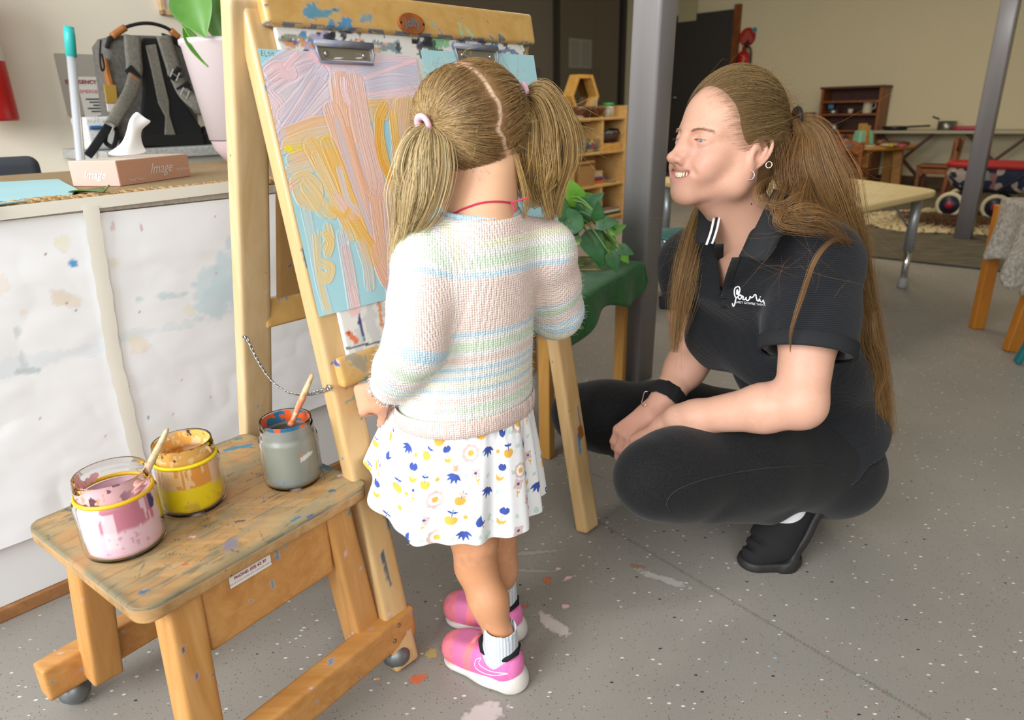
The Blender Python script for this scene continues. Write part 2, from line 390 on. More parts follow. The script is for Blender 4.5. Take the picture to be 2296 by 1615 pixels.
for a in ((1270, 1298, .008, '#efc6c6', (1.6, .7), .5), (1252, 1276, .007, '#f0c9c9', (1.4, .8), .2), (1226, 1303, .011, '#d9683a', (.8, 1.2), .3), (1268, 1360, .008, '#e9bfbf', (1, 1), 0),
          (1240, 1400, .028, '#cfc4be', (.6, 1.6), .8), (1252, 1405, .010, '#f3c9c4', (1.4, .6), .3), (1268, 1412, .008, '#eec8c4', (1.2, .5), .6), (1085, 1605, .03, '#c9bcb8', (1.3, .8), .5),
          (935, 1523, .013, '#d1653a', (1.4, .8), .6), (968, 1465, .014, '#bba35f', (.9, 1.2), .3), (995, 1452, .006, '#d0673c', (1, 1), 0), (1178, 1360, .006, '#d0673c', (1, 1), 0),
          (1190, 1240, .03, '#a6a09a', (2.4, .25), .1), (1185, 1280, .03, '#a39d98', (2.2, .2), -.1), (1490, 1300, .04, '#b5b1aa', (1.6, .3), -.55), (1425, 1270, .012, '#9a6c55', (1.6, .5), -.3),
          (712, 1545, .006, '#dc8a5e', (1, 1), 0), (848, 1523, .006, '#d9a37c', (1, 1), 0), (1013, 1500, .005, '#e8a7c0', (1, 1), 0), (115, 1508, .004, '#d6529a', (1, 1), 0), (477, 1533, .004, '#8d2340', (1, 1), 0)):
    floor_mark(*a, seed=int(a[0]))
def seam(a, b, wd=.0016):
    d, _ = segdist(P2, G(*a)[:2], G(*b)[:2]); m = .55*sstep(wd*1.6, wd*.6, d-(vnoise(P2, 60)-.5)*.001); i = m > fc[:, 3]; fc[i, :3] = lin('#5f5b56'); fc[i, 3] = m[i]
seam((1330, 1163), (2090, 1615)); seam((1240, 1030), (1400, 1090), .001)
struct(MB().grid(FP).build('floor', m_floor(), col=fc, smooth=True))
m_cream = mk('cream wall paint', '#e6ddca', .7, bump=(60, .05)); m_back = mk('yellowed wall paint', '#dccfaa', .7, bump=(60, .05)); m_grey = mk('grey wall paint', '#8f887b', .65, bump=(60, .05))
m_ceil = mk('ceiling paint', '#e9e5da', .8)
struct(rbox(-2.2, 1.75, 2.95, 3.05, 0, 2.7).build('wall_left', m_cream)); struct(rbox(1.65, 1.75, 3.05, 6.2, 0, 2.7).build('wall_return', m_cream))
struct(rbox(1.65, 9.2, 6.2, 6.3, 0, 2.7).build('wall_far', m_grey)); struct(rbox(9.1, 9.2, -4.5, 6.2, 0, 2.7).build('wall_back', m_back))
struct(rbox(-1, 9.2, -4.6, -4.5, 0, 2.7).build('wall_right', m_cream)); struct(rbox(.9, 9.2, -4.6, 6.3, 2.7, 2.75).build('ceiling', m_ceil))
struct(rbox(9.085, 9.1, -4.5, 4.36, 0, .09).build('baseboard_back', mk('brown skirting', '#5b3d24', .5)))
def m_carpet():
    s = N('brown carpet'); n = s.noise(5, 3, s.coord((1, 5, 1), (0, 0, -AZ+.9)), .6)
    s.col(s.mix(s.ramp(n, [(.42, 0.), (.6, 1.)]), '#57503f', '#6d6451')).set(rough=.95).bump(s.noise(260, 2), .5, .006); return s.m
struct(rbox(4.56, 9.09, -4.4, 2.5, .0005, .007).build('floor_carpet', m_carpet()))
struct(rbox(4.545, 4.565, -4.4, 2.5, .0003, .009).build('trim_carpet', mk('dark carpet edge strip', '#2e3330', .5)))
# dark door in the back wall with its orange timber frame and a note
m_frame = mk('orange timber', '#8a4d20', .45, var=(8, '#6d3813'))
d1 = struct(rbox(9.06, 9.1, 4.43, 5.4, .01, 2.05).build('door_1', mk('charcoal door', '#3b3733', .5))); 
MB().tube([R3(9.06, 5.28, 1.02), R3(9.0, 5.28, 1.02), R3(9.0, 5.16, 1.02)], .01).build('door_handle', mk('steel', '#a8a8a4', .3, 1.), d1, True)
for n_, a in (('trim_1', (4.35, 4.43)), ('trim_2', (5.4, 5.48))): struct(rbox(9.04, 9.1, *a, 0, 2.1).build(n_, m_frame))
nt = onU(1542, 20, 9.05); b = MB().box(nt, (.002, .27, .3), ROOM)
tag(b.build('paper_note', mk('cream paper', '#b9ad86', .8)), 'cream paper note taped on the dark door', 'note')
# grey store cupboards in the far wall
cb = thing('cupboard', 'tall grey built-in cupboard with two doors behind the wooden shelf', 'cupboard', R3(8.2, 6.15, 0)); m_cup = mk('grey-brown cupboard laminate', '#79705f', .55)
rbox(7.58, 8.97, 6.12, 6.2, 0, 2.5).build('carcass', mk('dark cupboard edge', '#4a453c', .5), cb)
for k, (a, b_, h) in enumerate(((7.62, 8.375, 8.30), (8.385, 8.93, 8.46))):
    dr = rbox(a, b_, 6.095, 6.12, .05, 2.45).build('door', m_cup, cb, bevel=.003)
    MB().box(R3(h, 6.08, 1.36), (.03, .02, .1), ROOM).build('handle', mk('aged brass', '#8d8160', .35, .9), dr, bevel=.004)
sh = rbox(7.78, 8.28, 6.092, 6.095, 1.42, 1.78); q = sh.build('paper_notice', mk('pale paper', '#a9a49a', .8), loc=R3(8.03, 6.09, 1.42)); tag(q, 'printed sheet in two columns stuck on the grey cupboard door', 'notice')
tl = MB()
for c in range(2):
    for r_ in range(13): tl.box(R3(7.91+c*.24, 6.0915, 1.74-r_*.023), (.19-.03*((r_*7+c) % 4 == 0), .0004, .009), ROOM)
tl.build('print', mk('grey print', '#8c877f', .8), q)
rbox(8.975, 9.06, 6.06, 6.2, 0, 2.6).build('trim_3', mk('dark jamb', '#3a3734', .5)).__setitem__('kind', 'structure')

# ---------------------------------------------------------------- open wooden shelf in the middle distance
m_birch = wood('birch shelf wood', '#d9b071', '#c39455', 'x', 6); m_pine = wood('honey pine', '#d9a95c', '#c08a3c', 'z', 7)
se = thing('shelf_unit', 'open pale wooden shelf with three tiers behind the easel', 'shelf', R3(4.6, 3.5, 0))
U0, U1, W0, W1 = 3.72, 5.08, 3.36, 3.68
for a in ((U0, U0+.025), (U1-.025, U1)): rbox(*a, W0, W1, 0, .92).build('side_panel', m_birch, se, bevel=.004)
for z, wf in ((.835, W0), (.575, W0), (.315, W0), (.05, W0)): rbox(U0+.025, U1-.025, wf+.004, W1, z-.022, z).build('shelf_board', m_birch, se, bevel=.003)
rbox(U0+.025, U1-.025, W1-.014, W1, .05, .915).build('back_panel', wood('shelf back', '#d6b583', '#c39c63', 'x', 5), se)
rbox(U0+.025, U1-.025, W0+.02, W0+.04, 0, .028).build('plinth', m_birch, se)
for U, z0, z1 in ((4.74, .575, .813), (4.36, .315, .553), (4.74, .05, .293), (4.1, .05, .293)): rbox(U, U+.022, W0+.01, W1-.015, z0, z1).build('divider', m_birch, se, bevel=.002)
# on top: hexagonal mirror, two bowls, jar, book
hx = thing('hexagon_mirror', 'hexagonal wooden framed mirror standing on top of the shelf', 'mirror', R3(4.72, 3.55, .835))
def ngon(r, n=6, a0=0.): return [(r*math.cos(a0+i*2*math.pi/n), r*math.sin(a0+i*2*math.pi/n)) for i in range(n)]
HX = np.stack([UU, ZZ, -WW], 1); hc = R3(4.70, 3.60, .835+.16)
b = MB(); o_, i_ = ngon(.185, 6, 0), ngon(.152, 6, 0)
for k in range(6):
    k2 = (k+1) % 6; b.prism([o_[k], o_[k2], i_[k2], i_[k]], hc, .09, HX)
b.build('frame', m_pine, hx, bevel=.002)
MB().prism(ngon(.155), hc+WW*.001, .006, HX).build('mirror_glass', mk('mirror', '#6b655c', .06, 1.), hx)
b = MB()
for k in range(3): b.box(hc+UU*(.06+.035*k)-ZZ*(.075-.012*k)-WW*.1, (.012, .012, .09), ROOM)
b.build('peg', mk('pale wood', '#c9b382', .5), hx, bevel=.003)
def bowl(lab, U, W, z, r, h, col, sq=1.):
    b = MB().lathe([(r*.35, 0), (r*.6, h*.12), (r*.9, h*.6), (r, h), (r*.94, h), (r*.82, h*.62), (r*.5, h*.2), (0.001, h*.16)], R3(U, W, z), 28)
    return tag(b.build('bowl', mk('bowl '+col, col, .5, var=(14, '#4e2c14')), loc=R3(U, W, z), smooth=True), lab, 'bowl')
bowl('wide rough brown wooden bowl in front of the hexagonal mirror', 4.55, 3.44, .835, .115, .085, '#7d4a22'); bowl('smooth orange-brown wooden bowl beside the green lidded jar', 4.76, 3.46, .835, .085, .085, '#96602c')
m_glass = N('clear glass').set(trans=1., rough=.03, ior=1.3).col('#ffffff').m
def jar_green():
    t = thing('lidded_jar', 'small glass jar with green lid at the end of the shelf top', 'jar', R3(4.93, 3.45, .835)); c = R3(4.93, 3.45, .835)
    MB().lathe([(.04, 0), (.047, .01), (.047, .07), (.04, .085)], c, 24).build('glass', mk('cloudy glass', '#c9c4b2', .2, var=(60, '#8f8a76')), t, True)
    MB().lathe([(.044, .083), (.044, .105), (.04, .108)], c, 24).build('lid', mk('green plastic', '#2f9a4b', .4), t, True)
jar_green()
bk = rbox(4.12, 4.52, 3.385, 3.50, .8355, .852); tag(bk.build('book', mk('pale book cover', '#b3aa97', .6), loc=R3(4.3, 3.44, .8355), bevel=.002), 'thin pale book lying flat on the shelf top edge', 'book')
bk = rbox(4.0, 4.36, 3.40, 3.54, .8525, .862); tag(bk.build('book', mk('navy book cover', '#2c3a55', .6), loc=R3(4.2, 3.47, .8525), bevel=.002), 'dark blue folder lying on the pale book on the shelf', 'book')
# compartments
def basket_weave(name, c1, c2):
    if name in MATS: return MATS[name]
    s = N(name); w1 = s.n('ShaderNodeTexWave'); w1.bands_direction = 'Z'; w1.inputs['Scale'].default_value = 22; w1.inputs['Distortion'].default_value = 1.5; s.l(s.coord(), w1.inputs['Vector'])
    s.col(s.mix(w1.outputs['Fac'], c1, c2)).set(rough=.7).bump(w1.outputs['Fac'], .8, .01); MATS[name] = s.m; return s.m
m_wick = basket_weave('wicker', '#8a5f2c', '#c99a58')
t = thing('wicker_basket', 'square wicker basket on the middle tier of the shelf', 'basket', R3(4.56, 3.45, .315)); c = R3(4.55, 3.46, .315)
b = MB()
for sx in (-1, 1): b.box(c+UU*sx*.1+ZZ*.09, (.014, .17, .18), ROOM)
for sy in (-1, 1): b.box(c+WW*sy*.08+ZZ*.09, (.2, .014, .18), ROOM)
b.box(c+ZZ*.01, (.2, .17, .02), ROOM); b.build('body', m_wick, t, bevel=.004)
rim = [c+UU*sx*.105+WW*sy*.085+ZZ*.182 for sx, sy in ((-1, -1), (1, -1), (1, 1), (-1, 1))]
MB().tube(np.array(rim)[[0, 0, 1, 1, 2, 2, 3, 3]]+np.array([[0, 0, 0], UU*.01, -UU*.01, WW*.01, -WW*.01, -UU*.01, UU*.01, -WW*.01])*1., .012, 8, True).build('rim', m_wick, t, True)
t = thing('tray_basket', 'dark brown tray basket of coloured toys in the upper right shelf', 'basket', R3(4.91, 3.47, .63)); c = R3(4.91, 3.46, .64)
b = MB().lathe([(.001, 0), (.1, 0), (.13, .07), (.122, .07), (.095, .012), (.001, .012)], c, 20, np.stack([UU*1.05, WW*.85, ZZ], 1)); b.build('body', basket_weave('dark wicker', '#2c150d', '#54281a'), t, True)
MB().tube([c+UU*.12+WW*.02*k+ZZ*z for k, z in ((-3, .06), (-2, .095), (2, .095), (3, .06))], .008, 8).build('handle', MATS['dark wicker'], t, True)
cols = ['#c2452b', '#2f8a50', '#d9772f', '#3b54a0', '#7a2f34', '#d6cdb8', '#287f86']
tcol = [mk('toy '+x, x, .5) for x in cols]
for k in range(22):
    a = k*2.4; r = .088*math.sqrt((k+.5)/22); p = c+UU*r*math.cos(a)*1.05+WW*r*math.sin(a)*.8+ZZ*(.045+.03*random.random())
    o = MB().lathe([(.001, -.016), (.014, -.01), (.018, 0), (.014, .01), (.001, .016)], p, 8).build('toy_piece', tcol[k % 7], loc=p, smooth=True)
    tag(o, ['red', 'green', 'orange', 'blue', 'maroon', 'white', 'teal'][k % 7]+' plastic toy piece in the dark tray basket', 'toy', 'small toys in the dark tray basket')
t = rbox(4.78, 5.03, 3.38, 3.66, .5755, .632); tag(t.build('box', m_pine, loc=R3(4.9, 3.5, .5755), bevel=.004), 'flat pale wooden box under the dark tray basket', 'box')
MB().tube([R3(4.78, 3.37, .635), R3(5.03, 3.375, .645)], .008, 8)
t = rbox(4.39, 4.725, 3.55, 3.66, .576, .78); tag(t.build('box', mk('plywood board', '#c79a54', .6), loc=R3(4.5, 3.6, .576)), 'tall plain wooden panel box behind the coloured tiles', 'box')
# clear tub of coloured connecting tiles
t = thing('plastic_tub', 'clear plastic tub of bright coloured tiles on the shelf', 'tub', R3(4.5, 3.42, .5755)); c = R3(4.53, 3.43, .576)
b = MB()
for sx in (-1, 1): b.box(c+UU*sx*.17+ZZ*.055, (.004, .11, .1), ROOM)
for sy in (-1, 1): b.box(c+WW*sy*.055+ZZ*.055, (.34, .004, .1), ROOM)
b.box(c+ZZ*.003, (.34, .11, .004), ROOM); b.build('tub', m_glass, t)
tc = [mk('tile '+x, x, .45) for x in ('#d3392f', '#e6c32c', '#2f55a8', '#2f8f4c', '#4aa5c8')]
for k in range(60):
    i, j, l = k % 12, (k//12) % 5, k//30; p = c+UU*(-.15+.0272*i)+WW*(-.04)+ZZ*(.014+.017*j)+WW*.02*(l)
    if random.random() < .12: continue
    o = MB().box(p, (.024, .014, .015), ROOM).build('toy_tile', tc[random.randrange(5)], loc=p-ZZ*.008)
    tag(o, ['red', 'yellow', 'blue', 'green', 'light blue'][tc.index(o.data.materials[0])]+' toy tile inside the clear tub', 'toy tile', 'coloured tiles in the clear tub')
for z, lab, col, dx in ((.315, 'orange book lowest in the small pile right of the wicker basket', '#b5622a', 0), (.345, 'purple book in the middle of the small pile by the wicker basket', '#5b3f68', .01), (.37, 'thick pale book on top of the pile by the wicker basket', '#c0a487', -.03)):
    h = .028 if z < .36 else .05; t = rbox(4.68+dx, 4.86+dx, 3.42, 3.6, z+.001, z+h-.003); tag(t.build('book', mk('book '+col, col, .6), loc=R3(4.77, 3.5, z), bevel=.002), lab, 'book')
t = MB().lathe([(.001, .003), (.06, .003), (.066, .012)], R3(4.95, 3.44, .3155), 24, cap=(False, False)); tag(t.build('plate', mk('pale glazed plate', '#9c9a86', .3), loc=R3(4.95, 3.44, .3155), smooth=True), 'small round pale dish on the middle tier near the shelf end', 'dish')
t = rbox(4.80, 4.9, 3.5, 3.64, .051, .28); tag(t.build('box_file', mk('black card', '#1c1b1c', .6), loc=R3(4.85, 3.57, .051), bevel=.003), 'black upright box file in the lowest right compartment', 'box file')
for k, (lab, col) in enumerate((('black flat tray at the bottom of the lowest compartment', '#25231f'), ('white flat tray lying on the black one in the lowest compartment', '#c9c3b3'), ('brown flat tray topmost in the lowest compartment', '#7d6a51'))):
    t = rbox(4.80, 5.03, 3.365+.01*k, 3.49, .051+.018*k, .067+.018*k); tag(t.build('tray', mk('tray '+col, col, .5), loc=R3(4.9, 3.43, .051+.018*k), bevel=.002), lab, 'tray')
t = rbox(4.45, 4.7, 3.42, 3.6, .051, .2); tag(t.build('box', mk('pinkish card box', '#b58f72', .7), loc=R3(4.57, 3.5, .051), bevel=.003), 'pinkish cardboard box on the lowest tier behind the leaves', 'box')
# picture book standing far left of the shelf, on a low grey cabinet
lc = thing('low_cabinet', 'low grey cabinet by the far wall behind the child', 'cabinet', R3(6.9, 5.9, 0)); rbox(5.4, 7.5, 5.75, 6.19, 0, .93).build('body', m_cup, lc, bevel=.004)
rbox(5.38, 7.52, 5.72, 6.19, .93, .96).build('top', mk('grey laminate top', '#8b8477', .5), lc, bevel=.004)
for a in (5.9, 6.42, 6.94): rbox(a-.25, a+.25, 5.735, 5.75, .06, .9).build('door', mk('cabinet door', '#7e7667', .55), lc, bevel=.004)
pb = thing('picture_book', 'picture book with red and blue cover standing on the grey cabinet', 'book', R3(6.75, 5.9, .96)); c = R3(6.72, 5.86, .96)
rbox(6.55, 6.9, 5.84, 5.86, .961, 1.38).build('cover', mk('book board', '#6f6a66', .5), pb)
MB().box(R3(6.70, 5.838, 1.15), (.2, .003, .34), ROOM).build('dark_panel', mk('dark print', '#2a2630', .5), pb); MB().box(R3(6.70, 5.836, 1.3), (.07, .003, .1), ROOM).build('red_panel', mk('red print', '#8f2f33', .5), pb)
MB().box(R3(6.8, 5.836, 1.26), (.07, .003, .14), ROOM).build('blue_panel', mk('blue print', '#3a4a80', .5), pb)

# ---------------------------------------------------------------- two steel posts
m_post = N('grey enamel post'); m_post.col(m_post.mix(m_post.ramp(m_post.noise(3, 5, m_post.coord((6, 6, .5))), [(.35, 0.), (.7, 1.)]), '#8a8585', '#959090')).set(rough=.32, spec=.5).bump(m_post.noise(12, 3, m_post.coord((6, 6, .3))), .15, .002); m_post = m_post.m
def post(base, top, lab, s=.1, Rm=ROOM):
    b = MB(); r = .012; prof = []
    for cx_, cy_, a0 in ((1, 1, 0), (-1, 1, 1), (-1, -1, 2), (1, -1, 3)):
        for k in range(5): a = (a0+k/4)*math.pi/2; prof.append((cx_*(s/2-r)+r*math.cos(a), cy_*(s/2-r)+r*math.sin(a)))
    prof = np.array(prof); n = len(prof); V = np.concatenate([np.c_[prof, np.zeros(n)] @ Rm.T+base, np.c_[prof, np.zeros(n)] @ Rm.T+top])
    b.add(V, [tuple(range(n))[::-1], tuple(range(n, 2*n))]+[(i, (i+1) % n, n+(i+1) % n, n+i) for i in range(n)])
    return tag(shade(b.build('steel_post', m_post, loc=base)), lab, 'post')
e0 = G(1430, 862); k0 = onplane(1483, 0, e0, nrm(vec(e0[0], e0[1], 0))); off = UU*.05+WW*.05
post(e0+off, e0+off+(k0-e0)*(2.7/k0[2]), 'grey square steel post rising beside the kneeling woman')
e1 = G(2155, 538)+UU*.05; post(e1, e1+ZZ*2.69, 'grey square steel post standing on the carpet by the pram')

# ---------------------------------------------------------------- green felt table with plant and resin block
A_ = R3(1.29, 1.08); B_ = G(1388, 868); d1_ = nrm(B_-A_); d2_ = np.cross(ZZ, d1_); Lg = np.linalg.norm(B_-A_); zt = .425; GT = np.stack([d1_, d2_, ZZ], 1)
gt = thing('small_table', 'low wooden table under the green felt cloth behind the easel', 'table', A_+d1_*Lg/2+d2_*.17)
MB().box(A_+d1_*Lg/2+d2_*.17+ZZ*(zt-.012), (Lg+.06, .40, .024), GT).build('tabletop', m_pine, gt, bevel=.004)
for i, j in ((0, 0), (Lg, 0), (0, .34), (Lg, .34)): MB().box(A_+d1_*i+d2_*j+ZZ*(zt-.026)/2, (.034, .034, zt-.026), GT).build('leg', wood('table leg pine', '#cf9a4e', '#b47f35', 'z', 7), gt, bevel=.004)
nu, nv = 70, 56; a = np.linspace(-.10, Lg+.12, nu); bb = np.linspace(-.13, .46, nv); aa, b2 = np.meshgrid(a, bb, indexing='ij')
ov = np.maximum(np.maximum(-.035-aa, aa-Lg-.035), 0); ov2 = np.maximum(np.maximum(-.035-b2, b2-.375), 0)
dist = np.hypot(ov, ov2)*(1+.25*np.sin(aa*14+1)*(ov2 > 0)+.2*np.sin(b2*15)*(ov > 0)); drop = np.where(dist > 0, np.maximum(dist-.006, 0)*.98, 0)
wv = .012*np.sin(aa*26+.6)*np.clip(drop/.1, 0, 1); wv2 = .012*np.sin(b2*22)*np.clip(drop/.1, 0, 1)
ca = np.clip(aa, -.04, Lg+.04)+np.sign(aa-Lg/2)*(ov > 0)*(.012+.12*drop)*1.; cbv = np.clip(b2, -.04, .38)+np.sign(b2-.17)*(ov2 > 0)*(.012+.12*drop)+wv*(ov2 > 0); ca = ca+wv2*(ov > 0)
Pf = A_+d1_*ca[..., None]+d2_*cbv[..., None]+ZZ*(zt+.004-drop)[..., None]
fl = MB().grid(Pf).build('felt_cloth', mk('green felt', '#2c7034', .95, var=(40, '#245f2c'), bump=(160, .4, .004), sheen=.15), smooth=True, solid=.003, loc=A_+ZZ*zt); tag(fl, 'green felt cloth draped over the small table', 'cloth')
zf = zt+.006
def leaf_mesh(mb, base, d, up, L, Wd, droop=.3, fold=.25, n=9, ex=1.):
    """a heart-shaped leaf blade from base along d"""
    d = nrm(d); up = nrm(np.array(up)-d*np.dot(up, d)); sd = np.cross(d, up); rows = []
    for t in np.linspace(0, 1, n):
        w = Wd*(math.sin(math.pi*min(1, t**.62*.97+.03))**.8)*(1-.25*t) if ex == 1 else Wd*math.sin(math.pi*t**.8)
        c = base+d*L*t-up*(droop*L*t*t); rows.append([c+sd*w*x+up*(fold*abs(x)*w) for x in (-1, -.55, 0, .55, 1)])
    mb.grid(np.array(rows))
def m_leaf(name, c1, c2, vein):
    if name in MATS: return MATS[name]
    s = N(name); s.col(s.mix(s.ramp(s.noise(30, 3), [(.35, 0.), (.65, 1.)]), c1, c2)).set(rough=.38, spec=.5); MATS[name] = s.m; return s.m
m_lf = m_leaf('dark green leaf', '#2f5d35', '#3f7440', '#8fae5a'); m_lf2 = m_leaf('bright green leaf', '#5f9a2f', '#76ad3c', '#b5cf6a'); m_vein = mk('pale leaf vein', '#8fb05a', .5)
pp = G(1268, 618, zf)+WW*.05
pl = thing('potted_plant', 'heart-leaved plant in a dark green pot on the green felt', 'plant', pp)
MB().lathe([(.035, 0), (.045, .004), (.075, .09), (.082, .15), (.078, .19), (.07, .19), (.07, .165), (.001, .165)], pp, 30).build('pot', mk('dark green glaze', '#3d4844', .3), pl, True)
tops = pp+ZZ*.18
for k, (px, py, sz, br, dx, dy) in enumerate(((1278, 500, .085, 0, -.6, -.6), (1310, 470, .085, 0, .7, .8), (1300, 452, .07, 1, .5, .2), (1250, 470, .075, 0, -.8, .3), (1330, 545, .085, 0, .35, -.9), (1365, 540, .05, 1, .3, -.7),
        (1340, 480, .045, 0, .0, 1.), (1380, 515, .04, 1, .9, .5), (1345, 580, .055, 0, .1, -1.), (1375, 580, .05, 0, .2, -.9), (1290, 440, .07, 1, -.3, .9), (1265, 445, .05, 1, -.6, .8), (1398, 560, .04, 0, .6, -.3), (1290, 540, .04, 1, -.4, -.9), (1395, 595, .04, 1, .5, -.8), (1355, 500, .05, 0, .9, .1))):
    q = YP(px, py, pp[1]-.09+.05*(k % 3)); q = q if q[2] > zf+.05 else q+ZZ*(zf+.05-q[2])
    mid = (tops+q)/2+ZZ*.05; path = bez([tops, mid, q], 8)
    st = MB().tube(path, .0025, 6).build('stem', mk('green stem', '#6d9440', .5), pl, True)
    dr = (RC.T[0]*0+vec(1, 0, 0)*dx+ZZ*dy*.8+vec(0, -.5, 0)*.5)
    b = MB(); leaf_mesh(b, q-nrm(dr)*sz*.5, dr, vec(0, -1, .25), sz*1.35, sz*.5, .15, .12); lf = shade(b.build('leaf', m_lf2 if br else m_lf, pl, sub=1, solid=.0008))
# resin block with a spider in it
c = G(1318, 606, zf); rb = thing('resin_block', 'clear resin block holding a brown spider on the felt', 'resin block', c)
MB().box(c+ZZ*.021, (.095, .03, .04), frame(97)).build('block', N('amber resin').set(trans=.85, rough=.08, ior=1.35).col('#d8d0a0').m, rb, bevel=.002)
b = MB(); Rf = frame(97); sc = c+ZZ*.021-Rf[:, 1]*.006*0; b.lathe([(.001, -.009), (.006, -.006), (.008, 0), (.005, .007), (.001, .009)], sc-Rf[:, 0]*.006, 12, np.stack([Rf[:, 1], ZZ, Rf[:, 0]], 1))
b.lathe([(.001, -.006), (.005, 0), (.001, .006)], sc+Rf[:, 0]*.006, 10)
for sx in (-1, 1):
    for k in range(4): b.tube([sc+Rf[:, 0]*.003*k, sc+Rf[:, 0]*(-.008+.009*k)+ZZ*sx*.010, sc+Rf[:, 0]*(-.016+.016*k)+ZZ*sx*.013, sc+Rf[:, 0]*(-.02+.02*k)+ZZ*sx*.008], .0011, 6)
b.build('spider', mk('brown spider', '#4a2012', .5), rb, True)
# ================================================================ right background: tables, play kitchen, pram
m_maple = mk('pale maple laminate', '#e3cd98', .4, var=(4, '#d8bf86')); m_edge = mk('table edge band', '#cdb177', .5)
m_tub = mk('grey metal tube', '#a4a8ab', .35, .6); m_chrome = mk('chrome', '#d5d7d8', .15, 1.); m_capm = mk('grey rubber', '#8d8c89', .6)
def rounded_poly(P, r, n=6):
    P = [np.array(p[:2], float) for p in P]; out = []
    for i, p in enumerate(P):
        a = nrm(P[i-1]-p); b = nrm(P[(i+1) % len(P)]-p); out += [(1-t)**2*(p+a*r)+2*t*(1-t)*p+t*t*(p+b*r) for t in np.linspace(0, 1, n)]
    return np.array(out)
def slab(poly, z0, z1, name, mat, parent, bevel=.004):
    n = len(poly); V = np.concatenate([np.c_[poly, np.full(n, z0)], np.c_[poly, np.full(n, z1)]])
    return MB().add(V, [tuple(range(n))[::-1], tuple(range(n, 2*n))]+[(i, (i+1) % n, n+(i+1) % n, n+i) for i in range(n)]).build(name, mat, parent, bevel=bevel)
f_, r_, rb_, lb_ = G(1880, 474, .5), G(2112, 426, .5), R3(4.62, 1.85, .5), R3(3.66, 2.28, .5)
yt = thing('activity_table', 'pale maple activity table with grey metal legs behind the woman', 'table', (f_+r_+rb_+lb_)/4*vec(1, 1, 0))
slab(rounded_poly([f_, r_, rb_, lb_], .1), .47, .5, 'tabletop', m_maple, yt, .008)
def tube_leg(p, par, foot=None):
    foot = p if foot is None else foot; d = lambda z: vec(*(foot[:2]+(p[:2]-foot[:2])*z/.47), z)
    lg = MB().lathe([(.024, .19), (.024, .47)], vec(*p[:2], 0), 20).build('leg', m_tub, par, True)
    MB().lathe([(.017, .03), (.017, .2)], vec(*p[:2], 0), 16).build('leg_extension', m_chrome, lg, True); MB().lathe([(.023, .001), (.026, .008), (.024, .05), (.019, .054)], vec(*p[:2], 0), 18).build('foot_cap', m_capm, lg, True)
lp = G(2022, 645)
for p in (lp, R3(3.12, 1.02), R3(4.35, 1.75), R3(3.62, 2.1)): tube_leg(p, yt)
MB().tube([vec(*lp[:2], .28), vec(lp[0]-.12, lp[1]+.03, .45), vec(lp[0]-.14, lp[1]+.03, .47)], .005, 8).build('brace', m_tub, yt, True)
# teal plastic chairs
m_teal = mk('teal plastic', '#1f6f72', .35, spec=.5)
def plastic_chair(lab, loc, az, h=.31):
    Rf = frame(az); f, l = Rf[:, 0], Rf[:, 1]; loc = np.array(loc, float); t = thing('plastic_chair', lab, 'chair', loc)
    prof = bez([(.16, h-.015), (.12, h), (0, h-.012), (-.12, h-.01), (-.16, h+.03), (-.175, h+.12), (-.20, h+.26)], 18)
    rows = [[loc+f*x+l*y*(.165 if z < h+.05 else .165-.12*(z-h-.05)**1.0*.3)+ZZ*(z+.02*abs(y)**3*(1 if z < h+.03 else 0))+f*(.035*y*y if z > h+.03 else 0) for y in np.linspace(-1, 1, 9)] for x, z in prof]
    shade(MB().grid(np.array(rows)).build('seat_shell', m_teal, t, solid=.008, bevel=.003))
    for sx in (1, -1):
        for sy in (1, -1):
            MB().beam(loc+f*sx*.11+l*sy*.13+ZZ*(h-.012), loc+f*sx*.17+l*sy*.17+ZZ*.004, .03, .022, l).build('leg', m_teal, t, bevel=.006)
    return t
plastic_chair('teal plastic chair at the maple table, half hidden by the steel post', vec(.875, 3.40, 0), 97, .30)
plastic_chair('teal plastic chair at the right edge beside the lace-covered table', vec(1.96, 2.10, 0), 100, .31)

# play kitchen things along the back wall
m_or = wood('orange pine', '#9c5a22', '#7a3f14', 'x', 5, .45); m_dk = wood('dark red-brown wood', '#5b2b16', '#43200f', 'x', 5, .5); m_lt = wood('golden pine', '#bb8238', '#a06a28', 'x', 5, .45)
hc_ = R3(8.9, 2.78, 0); hu = thing('play_dresser', 'dark wooden play dresser with open shelves against the back wall', 'dresser', hc_)
w0, w1, u0, u1 = 2.46, 3.12, 8.75, 9.06
for a in ((w0, w0+.03), (w1-.03, w1)): rbox(u0, u1, *a, 0, 1.06).build('side_panel', m_or, hu, bevel=.003)
rbox(u1-.02, u1, w0, w1, .0, 1.05).build('back_panel', m_dk, hu); rbox(u0-.01, u1, w0-.015, w1+.015, 1.05, 1.075).build('top', m_dk, hu, bevel=.003)
for z in (.92, .78, .6): rbox(u0+.005, u1-.02, w0+.03, w1-.03, z-.02, z).build('shelf_board', m_or, hu, bevel=.002)
for a in (2.63, 2.95): d = rbox(u0-.012, u0+.004, a-.16, a+.15, .05, .56).build('door', m_or, hu, bevel=.004); MB().lathe([(.012, 0), (.012, .02)], R3(u0-.034, a, .4), 10, np.stack([WW, ZZ, UU], 1)).build('knob', m_dk, d, True)
m_wh = mk('white enamel', '#cfc6ae', .35); m_ss = mk('brushed steel', '#8f8d88', .35, .9); m_blk = mk('black plastic', '#1f1e1e', .4)
def on(px, py, U): return onU(px, py, U)
